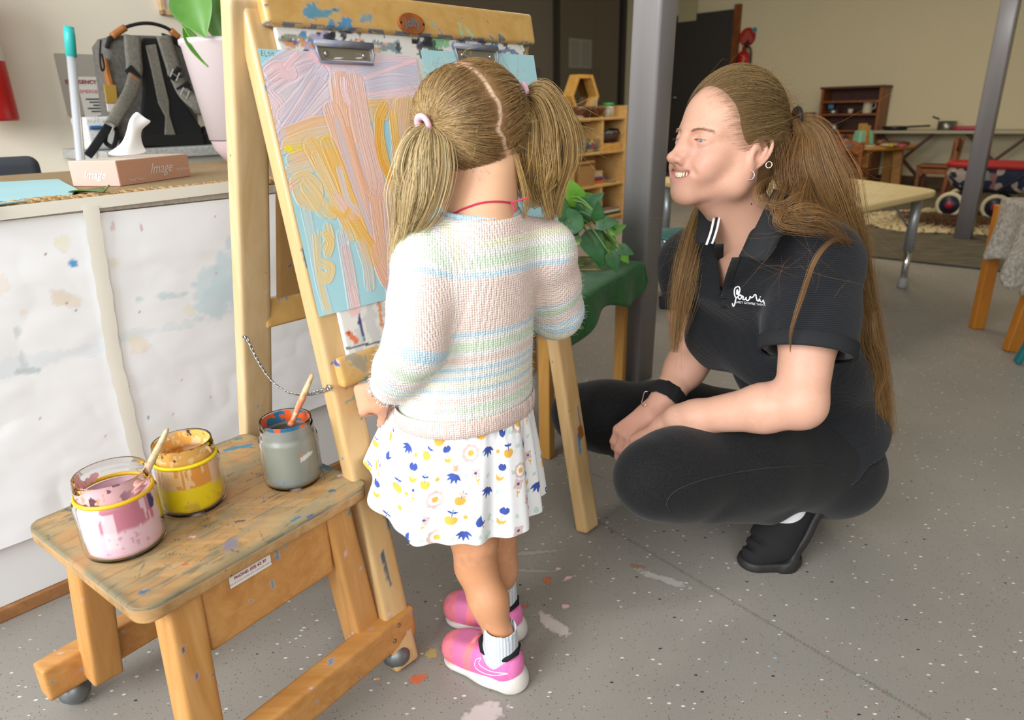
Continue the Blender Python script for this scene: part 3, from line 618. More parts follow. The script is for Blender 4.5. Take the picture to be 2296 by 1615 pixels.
def pot(lab, p, r, h, mat, handle=None, name='saucepan'):
    t = thing(name, lab, 'pan', p); MB().lathe([(.001, 0), (r*.95, 0), (r, .008), (r, h), (r*.95, h), (r*.94, .01), (.001, .01)], p, 24, cap=(False, False)).build('body', mat, t, True)
    if handle is not None: MB().tube([p+ZZ*h*.85+nrm(handle)*r, p+ZZ*h*.85+np.array(handle)], .009, 8).build('handle', m_blk, t, True)
    return t
sz = lambda p, z: vec(p[0], p[1], z)
p = R3(8.85, 2.62, .7805); j = thing('enamel_jug', 'white enamel jug on the middle shelf of the dresser', 'jug', p); MB().lathe([(.001, 0), (.05, 0), (.052, .01), (.048, .12), (.052, .13), (.046, .13), (.045, .012), (.001, .012)], p, 22, cap=(False, False)).build('body', m_wh, j, True)
MB().tube([p-WW*.048+ZZ*.11, p-WW*.085+ZZ*.12, p-WW*.08+ZZ*.06, p-WW*.048+ZZ*.04], .007, 8).build('handle', m_wh, j, True)
p = R3(8.85, 2.80, .7805); tag(MB().lathe([(.001, 0), (.025, 0), (.03, .05), (.026, .05), (.02, .006), (.001, .006)], p, 16, cap=(False, False)).build('cup', m_wh, loc=p, smooth=True), 'tiny white cup on the middle shelf of the dresser', 'cup')
p = R3(8.85, 2.99, .7805); b = pot('small metal pan with blue spatula in it on the dresser shelf', p, .065, .05, m_ss, -WW*.09+ZZ*.03); MB().box(p+WW*.035+ZZ*.08, (.02, .06, .05), ROOM).build('spatula', mk('blue plastic', '#3d8fb5', .4), b, bevel=.008)
pot('steel pot on the lowest open shelf of the dresser', R3(8.83, 2.95, .6005), .06, .07, m_ss, -WW*.1+ZZ*.03)
st_ = thing('play_stove', 'dark wooden play stove left of the dresser behind the head', 'stove', R3(8.8, 3.55, 0)); rbox(8.55, 9.06, 3.16, 4.3, 0, .66).build('body', m_or, st_, bevel=.004); rbox(8.52, 9.06, 3.15, 4.31, .66, .69).build('top', m_dk, st_, bevel=.004)
for a in (3.45, 4.0): rbox(8.53, 8.55, a-.24, a+.24, .06, .6).build('door', m_or, st_, bevel=.004)
pot('steel cooking pot on the wooden play stove', R3(8.8, 3.26, .6905), .085, .11, m_ss)
# the white-topped bench with crossed dark legs
bn = thing('trestle_bench', 'white topped play bench with crossed dark legs by the back wall', 'bench', R3(8.85, 1.8, 0)); rbox(8.6, 9.07, 1.0, 2.46, .57, .6).build('top', mk('worn white bench top', '#b5ad94', .5), bn, bevel=.006)
for a in (2.15, 1.3):
    MB().beam(R3(8.7, a-.28, .57), R3(8.7, a+.28, .01), .05, .03, UU).build('leg', m_dk, bn, bevel=.003); MB().beam(R3(8.76, a+.28, .57), R3(8.76, a-.28, .01), .05, .03, UU).build('leg', m_dk, bn, bevel=.003)
p = R3(8.78, 2.28, .6005); fp = thing('frying_pan', 'black frying pan on the white play bench', 'pan', p); MB().lathe([(.001, 0), (.11, 0), (.135, .04), (.128, .04), (.105, .008), (.001, .008)], p, 28, cap=(False, False)).build('body', m_blk, fp, True); MB().tube([p-WW*.13+ZZ*.035, p-WW*.34+ZZ*.045], .01, 8).build('handle', m_blk, fp, True)
p = R3(8.82, 1.79, .6005); pot('small steel pot with black handle on the white bench', p, .09, .09, m_ss, WW*.15+ZZ*.06)
p = R3(8.72, 1.55, .6005); tag(MB().lathe([(.001, -.16), (.02, -.16), (.022, -.1), (.022, .1), (.02, .16), (.001, .16)], p+ZZ*.022, 14, np.stack([UU, ZZ, WW], 1), cap=(False, False)).build('rolling_pin', mk('pink plastic', '#b23a57', .4), loc=p, smooth=True), 'long pink rolling toy lying on the white bench', 'toy')
# round play table
tc_ = R3(7.95, 2.33, 0); rt = thing('round_table', 'round golden pine play table covered with toy food', 'table', tc_); RT = .47
MB().lathe([(.001, .445), (RT-.02, .445), (RT, .455), (RT, .475), (RT-.01, .485), (.001, .485)], tc_, 40, cap=(False, False)).build('tabletop', m_lt, rt, True)
for a in (200, 270, 330, 90): q = tc_+R3(math.cos(math.radians(a))*.33, math.sin(math.radians(a))*.33); MB().beam(q+ZZ*.445, q*vec(1, 1, 0)+(q-tc_)*.08, .085, .06, WW).build('leg', m_lt, rt, bevel=.005)
tz = .4855
p = on(1935, 312, 7.72); p = sz(p, tz); ts = thing('toy_toaster', 'mint green toy toaster with a wooden band on the round table', 'toaster', p); TF = frame(33)
MB().box(p+ZZ*.075, (.19, .13, .15), frame(78), .8).build('body', mk('mint paint', '#7fb394', .5), ts, bevel=.02); MB().box(p+ZZ*.077, (.06, .137, .155), frame(78), .8).build('band', m_lt, ts, bevel=.012)
for k in (-1, 1): MB().box(p+frame(78)[:, 1]*.025*k+ZZ*(.17+.01*k), (.1, .012, .07), frame(78)).build('toast', mk('toy toast', '#b58c48', .6), ts, bevel=.01)
toys = (('flat green toy plate on the round table near the mint toaster', '#2c7a3a', 1880, 312, 7.8, (.1, .02)), ('small pink toy pot at the left of the round table', '#c05068', 1856, 313, 7.7, (.03, .05)), ('dusty pink toy cup beside the green plate', '#a9766b', 1898, 306, 7.85, (.035, .06)),
        ('black capped toy jar behind the dusty pink cup', '#2a2523', 1898, 298, 8.05, (.03, .08)), ('white flat toy dish in front of the mint toaster', '#c9bfa4', 1950, 318, 7.6, (.07, .012)), ('cream toy bread on the right of the round table', '#b3a27c', 1995, 314, 7.65, (.08, .03)),
        ('dark brown woven toy basket on the round table', '#573322', 2015, 308, 7.85, (.11, .045)), ('yellow toy pear on the round table', '#b8942a', 2000, 320, 7.55, (.025, .035)), ('pink toy cake at the right end of the round table', '#b04a58', 2024, 320, 7.6, (.045, .025)), ('brown toy loaf behind the cream bread', '#6d4a30', 1978, 303, 7.95, (.06, .05)))
for lab, c_, px, py, U_, (r, h) in toys:
    p = sz(on(px, py, U_), tz+.0005); tag(MB().lathe([(.001, 0), (r*.8, 0), (r, h*.3), (r*.95, h*.8), (r*.6, h), (.001, h)], p, 20, cap=(False, False)).build('toy_food', mk('toyfood '+c_, c_, .5), loc=p, smooth=True), lab, 'toy food')
# child chairs
def kid_chair(lab, loc, az, arch=True):
    Rf = frame(az); f, l = Rf[:, 0], Rf[:, 1]; loc = np.array(loc, float); t = thing('wooden_chair', lab, 'chair', loc)
    MB().box(loc+ZZ*.275, (.29, .29, .022), Rf).build('seat', m_or, t, bevel=.006)
    for sx, sy in ((1, 1), (1, -1)): MB().box(loc+f*.12*sx+l*.12*sy+ZZ*.133, (.034, .034, .264), Rf).build('leg', m_or, t, bevel=.004)
    for sy in (1, -1): MB().beam(loc-f*.13+l*.125*sy+ZZ*.001, loc-f*.17+l*.125*sy+ZZ*.54, .036, .03, f).build('leg', m_or, t, bevel=.004)
    arc = [(y, .50+.05*math.cos(y/.14*1.3)) for y in np.linspace(-.14, .14, 11)]; ins = [(y, .40+.055*math.cos(y/.11*1.5)) for y in np.linspace(.108, -.108, 9)]
    MB().prism(arc+[(.14, .36), (.108, .36)]+ins+[(-.108, .36), (-.14, .36)], loc-f*.165, .022, np.stack([l, ZZ, f], 1)).build('backrest', m_or, t, bevel=.003)
    for sy in (1, -1): MB().box(loc+l*.125*sy+ZZ*.225, (.25, .02, .05), Rf).build('side_rail', m_or, t, bevel=.003)
    MB().box(loc+f*.125+ZZ*.235, (.02, .22, .04), Rf).build('front_rail', m_or, t, bevel=.003)
    return t
k1 = on(1900, 372, 7.42); t = kid_chair('orange pine child chair with metal plate, back turned, before the round table', sz(k1, 0)+UU*.12, 43); q = np.array(t.location)
MB().box(q-UU*.176+ZZ*.505, (.004, .06, .03), ROOM).build('plate', m_ss, t, bevel=.001)
k2 = on(2098, 372, 8.25); kid_chair('orange pine child chair with arched open back facing the round table', sz(k2, 0), 43-90)
# fur rug and pram
rgc = R3(6.2, 1.05, 0); b = MB(); na, nr = 60, 14; rows = []
for i in range(nr):
    fr = i/(nr-1); rows.append([rgc+R3(math.cos(a)*.62*fr*(1+.16*math.sin(3*a+1)+.08*math.sin(7*a)), math.sin(a)*.68*fr*(1+.12*math.sin(2*a+2)+.07*math.sin(5*a)))+ZZ*(.010+.03*(1-fr**6)+.006*random.random()) for a in np.linspace(0, 2*math.pi, na)])
rows = np.array(rows); b.grid(rows); V = np.concatenate(b.V); dd = np.linalg.norm((V-rgc)[:, :2], axis=1)/.62+(vnoise(V, 9, 3)-.5)*.5; tcm = sstep(.5, .9, dd)[:, None]; rc = lin('#5d4024')*(1-tcm)+lin('#cdbb93')*tcm
rg = tag(fast('fur_rug', V, b.F, mk('fur', '#888888', .9, attr='only'), None, True, rc, rgc+ZZ*.008), 'brown and cream fur rug on the carpet under the pram', 'rug')
Pn = []; Cn = []
for k in range(2600):
    i = rng.integers(2, nr); jx = rng.integers(0, na); p = rows[i, jx]; o = nrm(p-rgc+rng.normal(0, .1, 3)*vec(1, 1, 0))*vec(1, 1, 0); o = o*.05+rng.normal(0, .012, 3)*vec(1, 1, .3)
    Pn.append([p, p+o*.5+ZZ*.016, p+o+ZZ*.004]); q = (p-rgc)[:2]; tt = sstep(.5, .9, np.array([np.hypot(*q)/.62+(vnoise(np.array([p]), 9, 3)[0]-.5)*.5]))[0]; Cn.append((lin('#5d4024')*(1-tt)+lin('#d9c8a0')*tt)*rng.uniform(.75, 1.15))
stuff(strands('fur', np.array(Pn), np.full(len(Pn), .004), Cn, MATS['fur'], rg, (1, .8, .15)))
pc = R3(6.5, .9, .045); pr = thing('toy_pram', 'toy pram with red rim, patterned fabric and cream wheels on the rug', 'pram', pc*vec(1, 1, 0)+ZZ*.02)
def m_print():
    s = N('patterned fabric'); v = s.vor(16, s.coord((1, 1.6, 1.3))); r = s.n('ShaderNodeSeparateColor'); s.l(v.outputs['Color'], r.inputs[0])
    s.col(s.ramp(r.outputs[0], [(0., '#20283e'), (.4, '#a5968a'), (.55, '#7b8784'), (.68, '#8d5f5c'), (.78, '#1d2436'), (.92, '#b3a58c')], 'CONSTANT')).set(rough=.85); return s.m
mp_ = m_print(); m_red = mk('red fabric', '#a3211d', .7); m_nvy = mk('navy frame', '#1d2333', .4); m_cream2 = mk('cream tyre', '#cdc19e', .6)
prof = [(.16, .20), (.2, .24), (.225, .33), (.22, .385)]; n = 32; rows = []
for r, z in prof: rows.append([R3(6.5+r*.75*np.sign(math.cos(a))*abs(math.cos(a))**.6, .86+r*1.75*np.sign(math.sin(a))*abs(math.sin(a))**.6, z+.03) for a in np.linspace(0, 2*math.pi, n)])
shade(MB().grid(np.array(rows)).build('basket', mp_, pr, solid=.006)); rows = np.array(rows)
MB().tube(rows[-1][:-1]+ZZ*.012, .024, 8, True).build('rim', m_red, pr, True)
MB().grid(np.stack([rows[-1]*.85+rows[-1].mean(0)*.15+ZZ*.0, np.repeat(rows[-1].mean(0)[None], n, 0)+ZZ*.02])).build('cushion', m_red, pr, True)
for U_, W_ in ((6.35, 1.17), (6.35, .885-.02), (6.68, 1.17), (6.68, .865)):
    c = R3(U_, W_, .125); Rw = np.stack([WW, ZZ, UU], 1); wl = MB().tube([c+WW*.082*math.cos(a)+ZZ*.082*math.sin(a) for a in np.linspace(0, 2*math.pi, 28)[:-1]], .018, 10, True).build('wheel', m_cream2, pr, True)
    MB().lathe([(.001, -.014), (.072, -.014), (.072, .014), (.001, .014)], c, 24, Rw, cap=(False, False)).build('disc', m_nvy, wl, True); MB().lathe([(.001, -.02), (.030, -.02), (.032, .02), (.001, .02)], c, 16, Rw, cap=(False, False)).build('hub', mk('red hub', '#9e2b3a', .4), wl, True)
    MB().tube([c, R3(U_*.3+6.5*.7, W_*.8+.2*.86, .26)], .007, 8).build('strut', m_nvy, pr, True)
MB().tube([R3(6.35, 1.17, .125), R3(6.68, 1.17, .125)], .006, 8).build('axle', m_nvy, pr, True); MB().tube([R3(6.35, .865, .125), R3(6.68, .865, .125)], .006, 8).build('axle', m_nvy, pr, True)
MB().tube(bez([R3(6.33, .88, .24), R3(6.3, .72, .38), R3(6.28, .55, .52), R3(6.28, .42, .56), R3(6.28, .3, .53)], 14), .011, 8).build('push_handle', m_nvy, pr, True)
p = G(2105, 513, .008); tag(MB().beam(p+WW*.09, p-WW*.08, .03, .012, UU).build('wood_stick', mk('brown stick', '#7a5a3a', .7), loc=p, bevel=.003), 'thin brown stick lying on the carpet before the rug', 'stick')
p = G(2180, 526, .0075); tag(MB().lathe([(.001, 0), (.035, 0), (.04, .006), (.001, .008)], p, 18, cap=(False, False)).build('toy_dish', m_wh, loc=p, smooth=True), 'small white toy dish on the carpet beside the steel post', 'dish')
# lace-covered table at the right edge
lt = thing('small_table', 'orange wooden table leaving the frame at the right, under the lace cloth', 'table', R3(3.05, .0, 0)); lz = .52
cA = vec(1.885, 2.47, 0); LF = frame(105); MB().box(cA+LF[:, 0]*.3+LF[:, 1]*.0+ZZ*lz, (.6, .5, .025), LF).build('tabletop', m_lt, lt, bevel=.006)
MB().beam(vec(1.96, 2.44, lz-.012), G(2265, 787), .05, .035, vec(1, 0, 0)).build('leg', wood('orange leg', '#c07b2a', '#a5641c', 'z', 5), lt, bevel=.004)
for q in ((2.35, 2.2), (2.4, 2.6), (1.95, 2.72)): MB().beam(vec(*q, lz-.012), vec(*q, .0), .05, .035, vec(1, 0, 0)).build('leg', MATS['orange leg'], lt, bevel=.004)
rows = []
for i, s_ in enumerate(np.linspace(0, 1, 30)):
    row = []
    for j, t_ in enumerate(np.linspace(0, 1, 40)):
        y = (t_-.5)*.5; hang = .27+.03*math.sin(9*t_*2)+.02*math.sin(23*t_)-.10*abs(t_-.35)*1.4; top = cA+LF[:, 0]*.2+LF[:, 1]*y+ZZ*(lz+.017)
        e = cA-LF[:, 0]*.004+LF[:, 1]*y+ZZ*(lz+.017)
        if s_ < .3: q = top+(e-top)*(s_/.3)
        else:
            d = (s_-.3)/.7; q = e-ZZ*hang*d-LF[:, 0]*(.012+.05*d*(.5+.5*math.sin(17*t_)))-ZZ*.0
        row.append(q)
    rows.append(row)
lc_ = MB().grid(np.array(rows)).build('lace_cloth', mk('grey lace', '#b5aca0', .95, var=(70, '#8d857a'), bump=(220, .6, .004)), smooth=True, solid=.002, loc=cA+ZZ*(lz+.013)); tag(lc_, 'frayed grey lace cloth hanging over the table edge at right', 'cloth')
# fire extinguishers and their sign
m_ered = mk('extinguisher red', '#b01512', .3, spec=.5)
def extinguisher(lab, base, r, h, face, band=True):
    t = thing('fire_extinguisher', lab, 'fire extinguisher', base); MB().lathe([(.001, 0), (r*.97, 0), (r, .01), (r, h-.05), (r*.85, h-.015), (r*.4, h+.01), (r*.3, h+.03)], base, 28).build('cylinder', m_ered, t, True)
    MB().lathe([(r*1.004, h*.45), (r*1.004, h*.64)], base, 28, cap=(False, False)).build('label_band', mk('white band', '#c9bfb4', .5), t, True)
    b = MB().lathe([(r*.3, h+.02), (r*.34, h+.06)], base, 14); b.box(base+ZZ*(h+.085)+face*.03, (.03, .03, .02)); b.beam(base+ZZ*(h+.08), base+ZZ*(h+.12)+face*.1, .025, .012, ZZ); b.beam(base+ZZ*(h+.06), base+ZZ*(h+.05)+face*.1, .022, .01, ZZ)
    b.build('valve', m_blk, t, bevel=.003); sd = np.cross(ZZ, face)*(-1 if band is None else 1)
    MB().tube(bez([base+ZZ*(h+.06), base+ZZ*(h+.04)+sd*r*1.1, base+ZZ*(h-.12)+sd*r*1.35, base+ZZ*(h-.35)+sd*r*1.25], 14), .012, 8).build('hose', m_blk, t, True)
    MB().box(base+ZZ*h*.55-face*r*1.05, (.05, .05, .06), ROOM).build('bracket', m_blk, t); return t
e = onU(1668, 116, 8.97); extinguisher('red fire extinguisher with white band on the back wall', e-ZZ*.47, .075, .47, -UU*.6-WW*.8)
c = onU(1676, 83, 9.095); sg = thing('fire_sign', 'round red fire extinguisher sign with teal dot on the back wall', 'sign', c); SF = np.stack([-WW, ZZ, -UU], 1)
MB().lathe([(.001, .004), (.108, .004), (.11, 0)], c, 36, SF, cap=(False, True)).build('disc', mk('sign red', '#a51c17', .5), sg)
b = MB(); [b.box(c-UU*.006+ZZ*(.06-.02*k), (.001, .05+.1*min(1, k/4), .008), ROOM) for k in range(7)]; b.build('lettering', mk('faded lettering', '#bd7060', .6), sg)
MB().lathe([(.001, .003), (.028, .003), (.03, 0)], onU(1692, 67, 9.088), 18, SF, cap=(False, True)).build('dot', mk('teal sticker', '#2d8f93', .5), sg)

# ================================================================ left background: ledge, backpack, notices
ex_ = extinguisher('red fire extinguisher cut off at the left edge of the picture', onW(-16, 272, 2.84)-ZZ*.0, .075, .40, -WW, None)
def m_ledge(): 
    s = N('speckled grey ledge'); s.col(s.mix(s.ramp(s.noise(120, 3), [(.4, 0.), (.65, 1.)]), '#b9bab6', '#9fa09d')).set(rough=.5); return s.m
lg = thing('wall_shelf', 'grey speckled ledge against the cream wall under the backpack', 'shelf', R3(1.1, 2.72, .77)); rbox(.80, 1.74, 2.5, 2.95, .775, .808).build('board', m_ledge(), lg, bevel=.004)
rbox(.82, 1.74, 2.52, 2.95, 0, .775).build('support', mk('pale grey panel', '#b5b2aa', .6), lg)
q = rbox(.845, 1.62, 2.93, 2.948, .92, 1.125).build('pin_board', mk('grey board', '#a79f93', .7), loc=R3(1.2, 2.94, .92)); tag(q, 'grey board on the cream wall behind the backpack', 'board')
def WPL(p): return np.stack([UU, ZZ, -WW], 1)
nt = thing('wall_notice', 'white emergency notice with red heading beside the backpack', 'notice', onW(215, 230, 2.925)); pA, pB = onW(171, 172, 2.925), onW(252, 268, 2.925)
rbox(pA[0]*UU[0]+pA[1]*UU[1], pB @ UU, 2.921, 2.925, pB[2], pA[2]).build('paper', mk('notice paper', '#ddd8cf', .7), nt)
c = (pA+pB)/2-WW*.006; WR = WPL(0); hh = pA[2]-pB[2]; text('heading', 'EMERGENCY ACTION', .0175, c+ZZ*(hh*.5-.018), WR, mk('red print', '#a8262a', .6), nt, bold=.0006)
text('subheading', 'EMERGENCY', .016, c+ZZ*(hh*.5-.05), WR, mk('bright red print', '#cf4a45', .6), nt)
b = MB(); [b.box(c+UU*.003+ZZ*(hh*.5-.075-.0105*k), (.07-.02*(k % 3), .0006, .004), ROOM) for k in range(5)]; b.box(c+UU*.01+ZZ*(-hh*.5+.012), (.03, .0006, .004), ROOM); b.build('print', mk('dark print', '#55524e', .7), nt)
def m_dots():
    s = N('dotted white plastic'); v = s.vor(110); s.col(s.mix(s.math('LESS_THAN', v.outputs['Distance'], .22), '#dcdcd8', '#8f9aa8')).set(rough=.4); return s.m
pA, pB = onW(182, 262, 2.62), onW(268, 336, 2.62); tb = thing('storage_tub', 'white dotted plastic tub with blue handle on the ledge by the bag', 'tub', vec(*((pA+pB)/2)[:2], .8085))
rbox(pA @ UU, pB @ UU, 2.6, 2.74, .8088, pA[2]).build('tub', m_dots(), tb, bevel=.01); q = onW(215, 286, 2.596); MB().box(q, (.04, .012, .012), ROOM).build('handle', mk('blue handle', '#2c5f93', .4), tb, bevel=.005)
pA, pB = onW(346, -60, 2.93), onW(530, 48, 2.93); U0, U1 = pA @ UU, pB @ UU; z0 = pB[2]+.004; fr = thing('framed_picture', 'pale wooden picture frame on the cream wall above the backpack', 'picture frame', R3((U0+U1)/2, 2.93, z0)); m_fr = wood('pale frame wood', '#d8b98c', '#c6a273', 'x', 8)
for a in ((U0, U1, z0, z0+.018), (U0, U1, z0+.3, z0+.318), (U0, U0+.018, z0, z0+.318), (U1-.018, U1, z0, z0+.318)): rbox(a[0], a[1], 2.925, 2.948, a[2], a[3]).build('moulding', m_fr, fr, bevel=.002)
rbox(U0+.01, U1-.01, 2.935, 2.946, z0+.01, z0+.31).build('picture', mk('white mount', '#dcd9d2', .6), fr)
# broom handle
a, b_ = onW(180, 352, 2.40), onW(154, 60, 2.40); d = (a-b_)/np.linalg.norm(a-b_); bt = a+d*(a[2]-.03)/abs(d[2]); bm = thing('broom', 'white pole with turquoise grip leaning behind the cabinet', 'broom', bt)
MB().tube([bt, b_+d*.075], .0125, 14).build('pole', mk('white metal tube', '#cfd2d6', .3, .3), bm, True); MB().tube([b_+d*.08, b_+d*.02, b_], [.0145, .0145, .013], 14).build('grip', mk('turquoise plastic', '#35bdb9', .4), bm, True)
MB().box(bt+ZZ*-.012, (.25, .04, .035), ROOM).build('head', m_blk, bm, bevel=.008)
# dark chair back at the left edge
p = onW(40, 400, 2.46); oc = thing('office_chair', 'dark padded chair top showing behind the mat at left', 'chair', R3(.42, 2.42, 0)); c = R3(.42, 2.42, 0)
MB().box(c+ZZ*.68, (.34, .055, .26), ROOM).build('backrest', mk('charcoal fabric', '#3b3f45', .8), oc, bevel=.05, seg=5); MB().lathe([(.02, .0), (.02, .6)], c, 14).build('column', m_blk, oc, True)
for k in range(5): MB().beam(c+ZZ*.04, c+vec(math.cos(k*1.2566), math.sin(k*1.2566), 0)*.22+ZZ*.03, .04, .03, ZZ).build('base_arm', m_blk, oc, bevel=.006)

# ---------------------------------------------------------------- the grey backpack, back panel towards us
m_felt = mk('grey felt fabric', '#6f6c66', .95, var=(90, '#5d5a55'), bump=(300, .3)); m_strap = mk('grey strap fabric', '#7f7b70', .95, var=(140, '#6b675e'), bump=(320, .3)); m_bk = mk('black mesh fabric', '#181819', .9, bump=(500, .4)); m_tan = mk('tan leather', '#a5672f', .5); m_alu = mk('aluminium buckle', '#d9d9d6', .3, .7)
WB = 2.62
def B(px, py, d=0.): return onW(px, py, WB-d)
bp = thing('backpack', 'grey and black backpack with tan leather trim standing on the ledge', 'backpack', vec(*onW(345, 330, WB+.06)[:2], .8085))
def bpoly(name, px, d0, d1, mat, par, bevel=.004):
    P = np.array([B(*q) for q in px]); n = len(P); V = np.concatenate([P-WW*d0, P-WW*d1]); return MB().add(V, [tuple(range(n)), tuple(range(n, 2*n))[::-1]]+[(i, n+i, n+(i+1) % n, (i+1) % n) for i in range(n)]).build(name, mat, par, bevel=bevel, seg=4)
zb = lambda px: (px, 329 if px > 300 else 330)
bpoly('body', [(262, 329), (250, 230), (236, 130), (232, 100), (245, 82), (280, 77), (390, 80), (418, 88), (430, 110), (444, 230), (455, 327)], -.13, .0, m_felt, bp, .022)
bpoly('back_panel', [(318, 328), (312, 280), (318, 200), (312, 105), (316, 85), (352, 86), (378, 150), (400, 220), (448, 285), (452, 326)], 0, .016, m_bk, bp, .010)
bpoly('centre_channel', [(364, 303), (366, 262), (350, 232), (335, 160), (321, 103), (345, 100), (358, 160), (374, 228), (375, 258), (389, 303)], .014, .022, m_strap, bp, .004)
bpoly('base_panel', [(260, 329.5), (263, 310), (330, 303), (450, 299), (456, 328)], -.02, .019, mk('black base fabric', '#131314', .6), bp, .006)
bpoly('leather_edge', [(232, 128), (240, 132), (260, 218), (252, 219), (238, 170)], -.02, .006, m_tan, bp, .003)
bpoly('corner_patch', [(243, 80), (258, 84), (246, 98), (243, 110), (236, 106)], -.01, .008, m_bk, bp, .003); bpoly('corner_patch', [(362, 74), (398, 84), (424, 104), (420, 114), (398, 104), (368, 82)], -.01, .008, m_bk, bp, .003)
def ribbon(name, pts, w, d, mat, par, thick=.008, n=22):
    P = bez([B(*p[:2], (p[2] if len(p) > 2 else d)) for p in pts], n); T = np.gradient(P, axis=0); sd = np.cross(T, WW); sd /= np.linalg.norm(sd, axis=1)[:, None]
    wv = np.interp(np.linspace(0, 1, n), np.linspace(0, 1, len(w)), w)[:, None]/2 if not np.isscalar(w) else np.full((n, 1), w/2)
    rows = np.stack([P+sd*wv*x-WW*(.3*thick*(1-x*x)) for x in (-1, -.6, 0, .6, 1)], 1); return shade(MB().grid(rows).build(name, mat, par, solid=thick))
ribbon('shoulder_strap', [(296, 80), (298, 120), (301, 150), (299, 168)], .05, .026, m_strap, bp); ribbon('shoulder_strap', [(302, 172, .03), (292, 205, .06), (272, 240, .08), (250, 277, .06)], [.042, .04, .036], .05, m_strap, bp, .012)
ribbon('strap_joint', [(286, 152), (310, 178)], .03, .034, m_bk, bp, .004); ribbon('strap_tab', [(292, 168), (310, 184)], .012, .042, m_tan, bp, .004)
ribbon('shoulder_strap', [(366, 80), (378, 120), (388, 152), (392, 170)], .047, .026, m_strap, bp); ribbon('shoulder_strap', [(396, 178, .03), (415, 212, .06), (450, 240, .08), (492, 256, .06)], [.042, .044, .04], .05, m_strap, bp, .012)
for a, b2 in (((384, 178), (402, 152)), ((398, 204), (424, 186)), ((404, 214), (426, 196))): ribbon('strap_band', [a, b2], .018, .055, m_bk, bp, .005)
for px, py in ((392, 168), (415, 209)):
    c = B(px, py, .075); Rb = np.stack([nrm(UU*.8+ZZ*-.5), nrm(UU*.5+ZZ*.8), -WW], 1); b = MB()
    for s_ in (-1, 1): b.box(c+Rb[:, 0]*.011*s_, (.004, .03, .004), Rb); b.box(c+Rb[:, 1]*.010*s_*(1 if py > 180 else 0), (.024, .004, .004), Rb)
    b.build('buckle', m_alu, bp, bevel=.001)
ribbon('webbing', [(246, 278, .06), (232, 300, .07), (208, 335, .05), (196, 350, .04)], .026, .05, m_bk, bp, .003); ribbon('webbing', [(240, 290, .07), (236, 318, .05), (254, 328, .06), (262, 300, .05), (258, 285, .05)], .014, .05, m_bk, bp, .003)
b = MB(); c = B(240, 284, .075); Rb = np.stack([nrm(UU*.8-ZZ*.5), nrm(UU*.5+ZZ*.8), -WW], 1); b.box(c+Rb[:, 1]*.009, (.036, .005, .004), Rb); b.box(c+Rb[:, 0]*.017, (.004, .024, .004), Rb); b.build('buckle', m_alu, bp, bevel=.001)
q = [(250, 82), (285, 60), (330, 52), (372, 62), (400, 84)]; P = bez([B(*p, .0) for p in q], 24); MB().tube(P, .0095, 10, flat=.6).build('top_handle', m_bk, bp, True); MB().tube(P[:6]-WW*.003, .011, 10).build('handle_leather', m_tan, bp, True); MB().tube(P[-5:]-WW*.003, .011, 10).build('handle_leather', m_tan, bp, True)
bpoly('side_pocket', [(455, 327), (452, 300), (462, 282), (485, 285), (492, 326)], -.04, .01, m_bk, bp, .008); bpoly('hip_pad', [(424, 240), (430, 232), (455, 250), (452, 258), (436, 256)], .0, .03, m_strap, bp, .006)
MB().tube(bez([B(226, 90, .01), B(224, 125, .02), B(228, 158, .02), B(234, 150, .02), B(228, 120, .02)], 14), .003, 6).build('zip_pull', m_bk, bp, True)
bpoly('luggage_tag', [(224, 190), (252, 192), (256, 232), (230, 232)], .03, .036, mk('mustard card', '#a98536', .6), bp, .002); bpoly('tag_paper', [(231, 232), (256, 232), (255, 246), (245, 254), (234, 250)], .028, .032, mk('white card', '#d5cfc4', .6), bp, .002)
# ================================================================ left foreground: cabinet with paper, mat, tissue box, potted plant
def gbox(c, size, R, res=.004, rad=.004):
    """box with rounded edges and a dense surface, so that marks can be laid on it; returns V, F"""
    h = np.array(size)/2.; V = []; Q = []; n = 0
    for ax in range(3):
        o = [i for i in range(3) if i != ax]; a = np.linspace(-h[o[0]], h[o[0]], max(3, int(size[o[0]]/res)+1)); b = np.linspace(-h[o[1]], h[o[1]], max(3, int(size[o[1]]/res)+1))
        A, B_ = np.meshgrid(a, b, indexing='ij')
        for sg in (-1, 1):
            P = np.zeros(A.shape+(3,)); P[..., o[0]] = A; P[..., o[1]] = B_; P[..., ax] = sg*h[ax]; i = np.arange(A.size).reshape(A.shape)+n
            q = np.stack([i[:-1, :-1], i[1:, :-1], i[1:, 1:], i[:-1, 1:]], -1).reshape(-1, 4)
            flip = (sg > 0) == (ax == 1); V.append(P.reshape(-1, 3)); Q.append(q[:, ::-1] if flip else q); n += A.size
    V = np.concatenate(V); Q = np.concatenate(Q); K = np.round(V*1e5).astype(np.int64); _, idx, inv = np.unique(K, axis=0, return_index=True, return_inverse=True); V = V[idx]; Q = inv.reshape(-1)[Q]
    q = np.clip(V, -h+rad, h-rad); d = V-q; L = np.linalg.norm(d, axis=1)[:, None]; V = np.where(L > 1e-9, q+d/np.maximum(L, 1e-9)*rad, V)
    return V @ np.asarray(R).T+np.array(c), Q
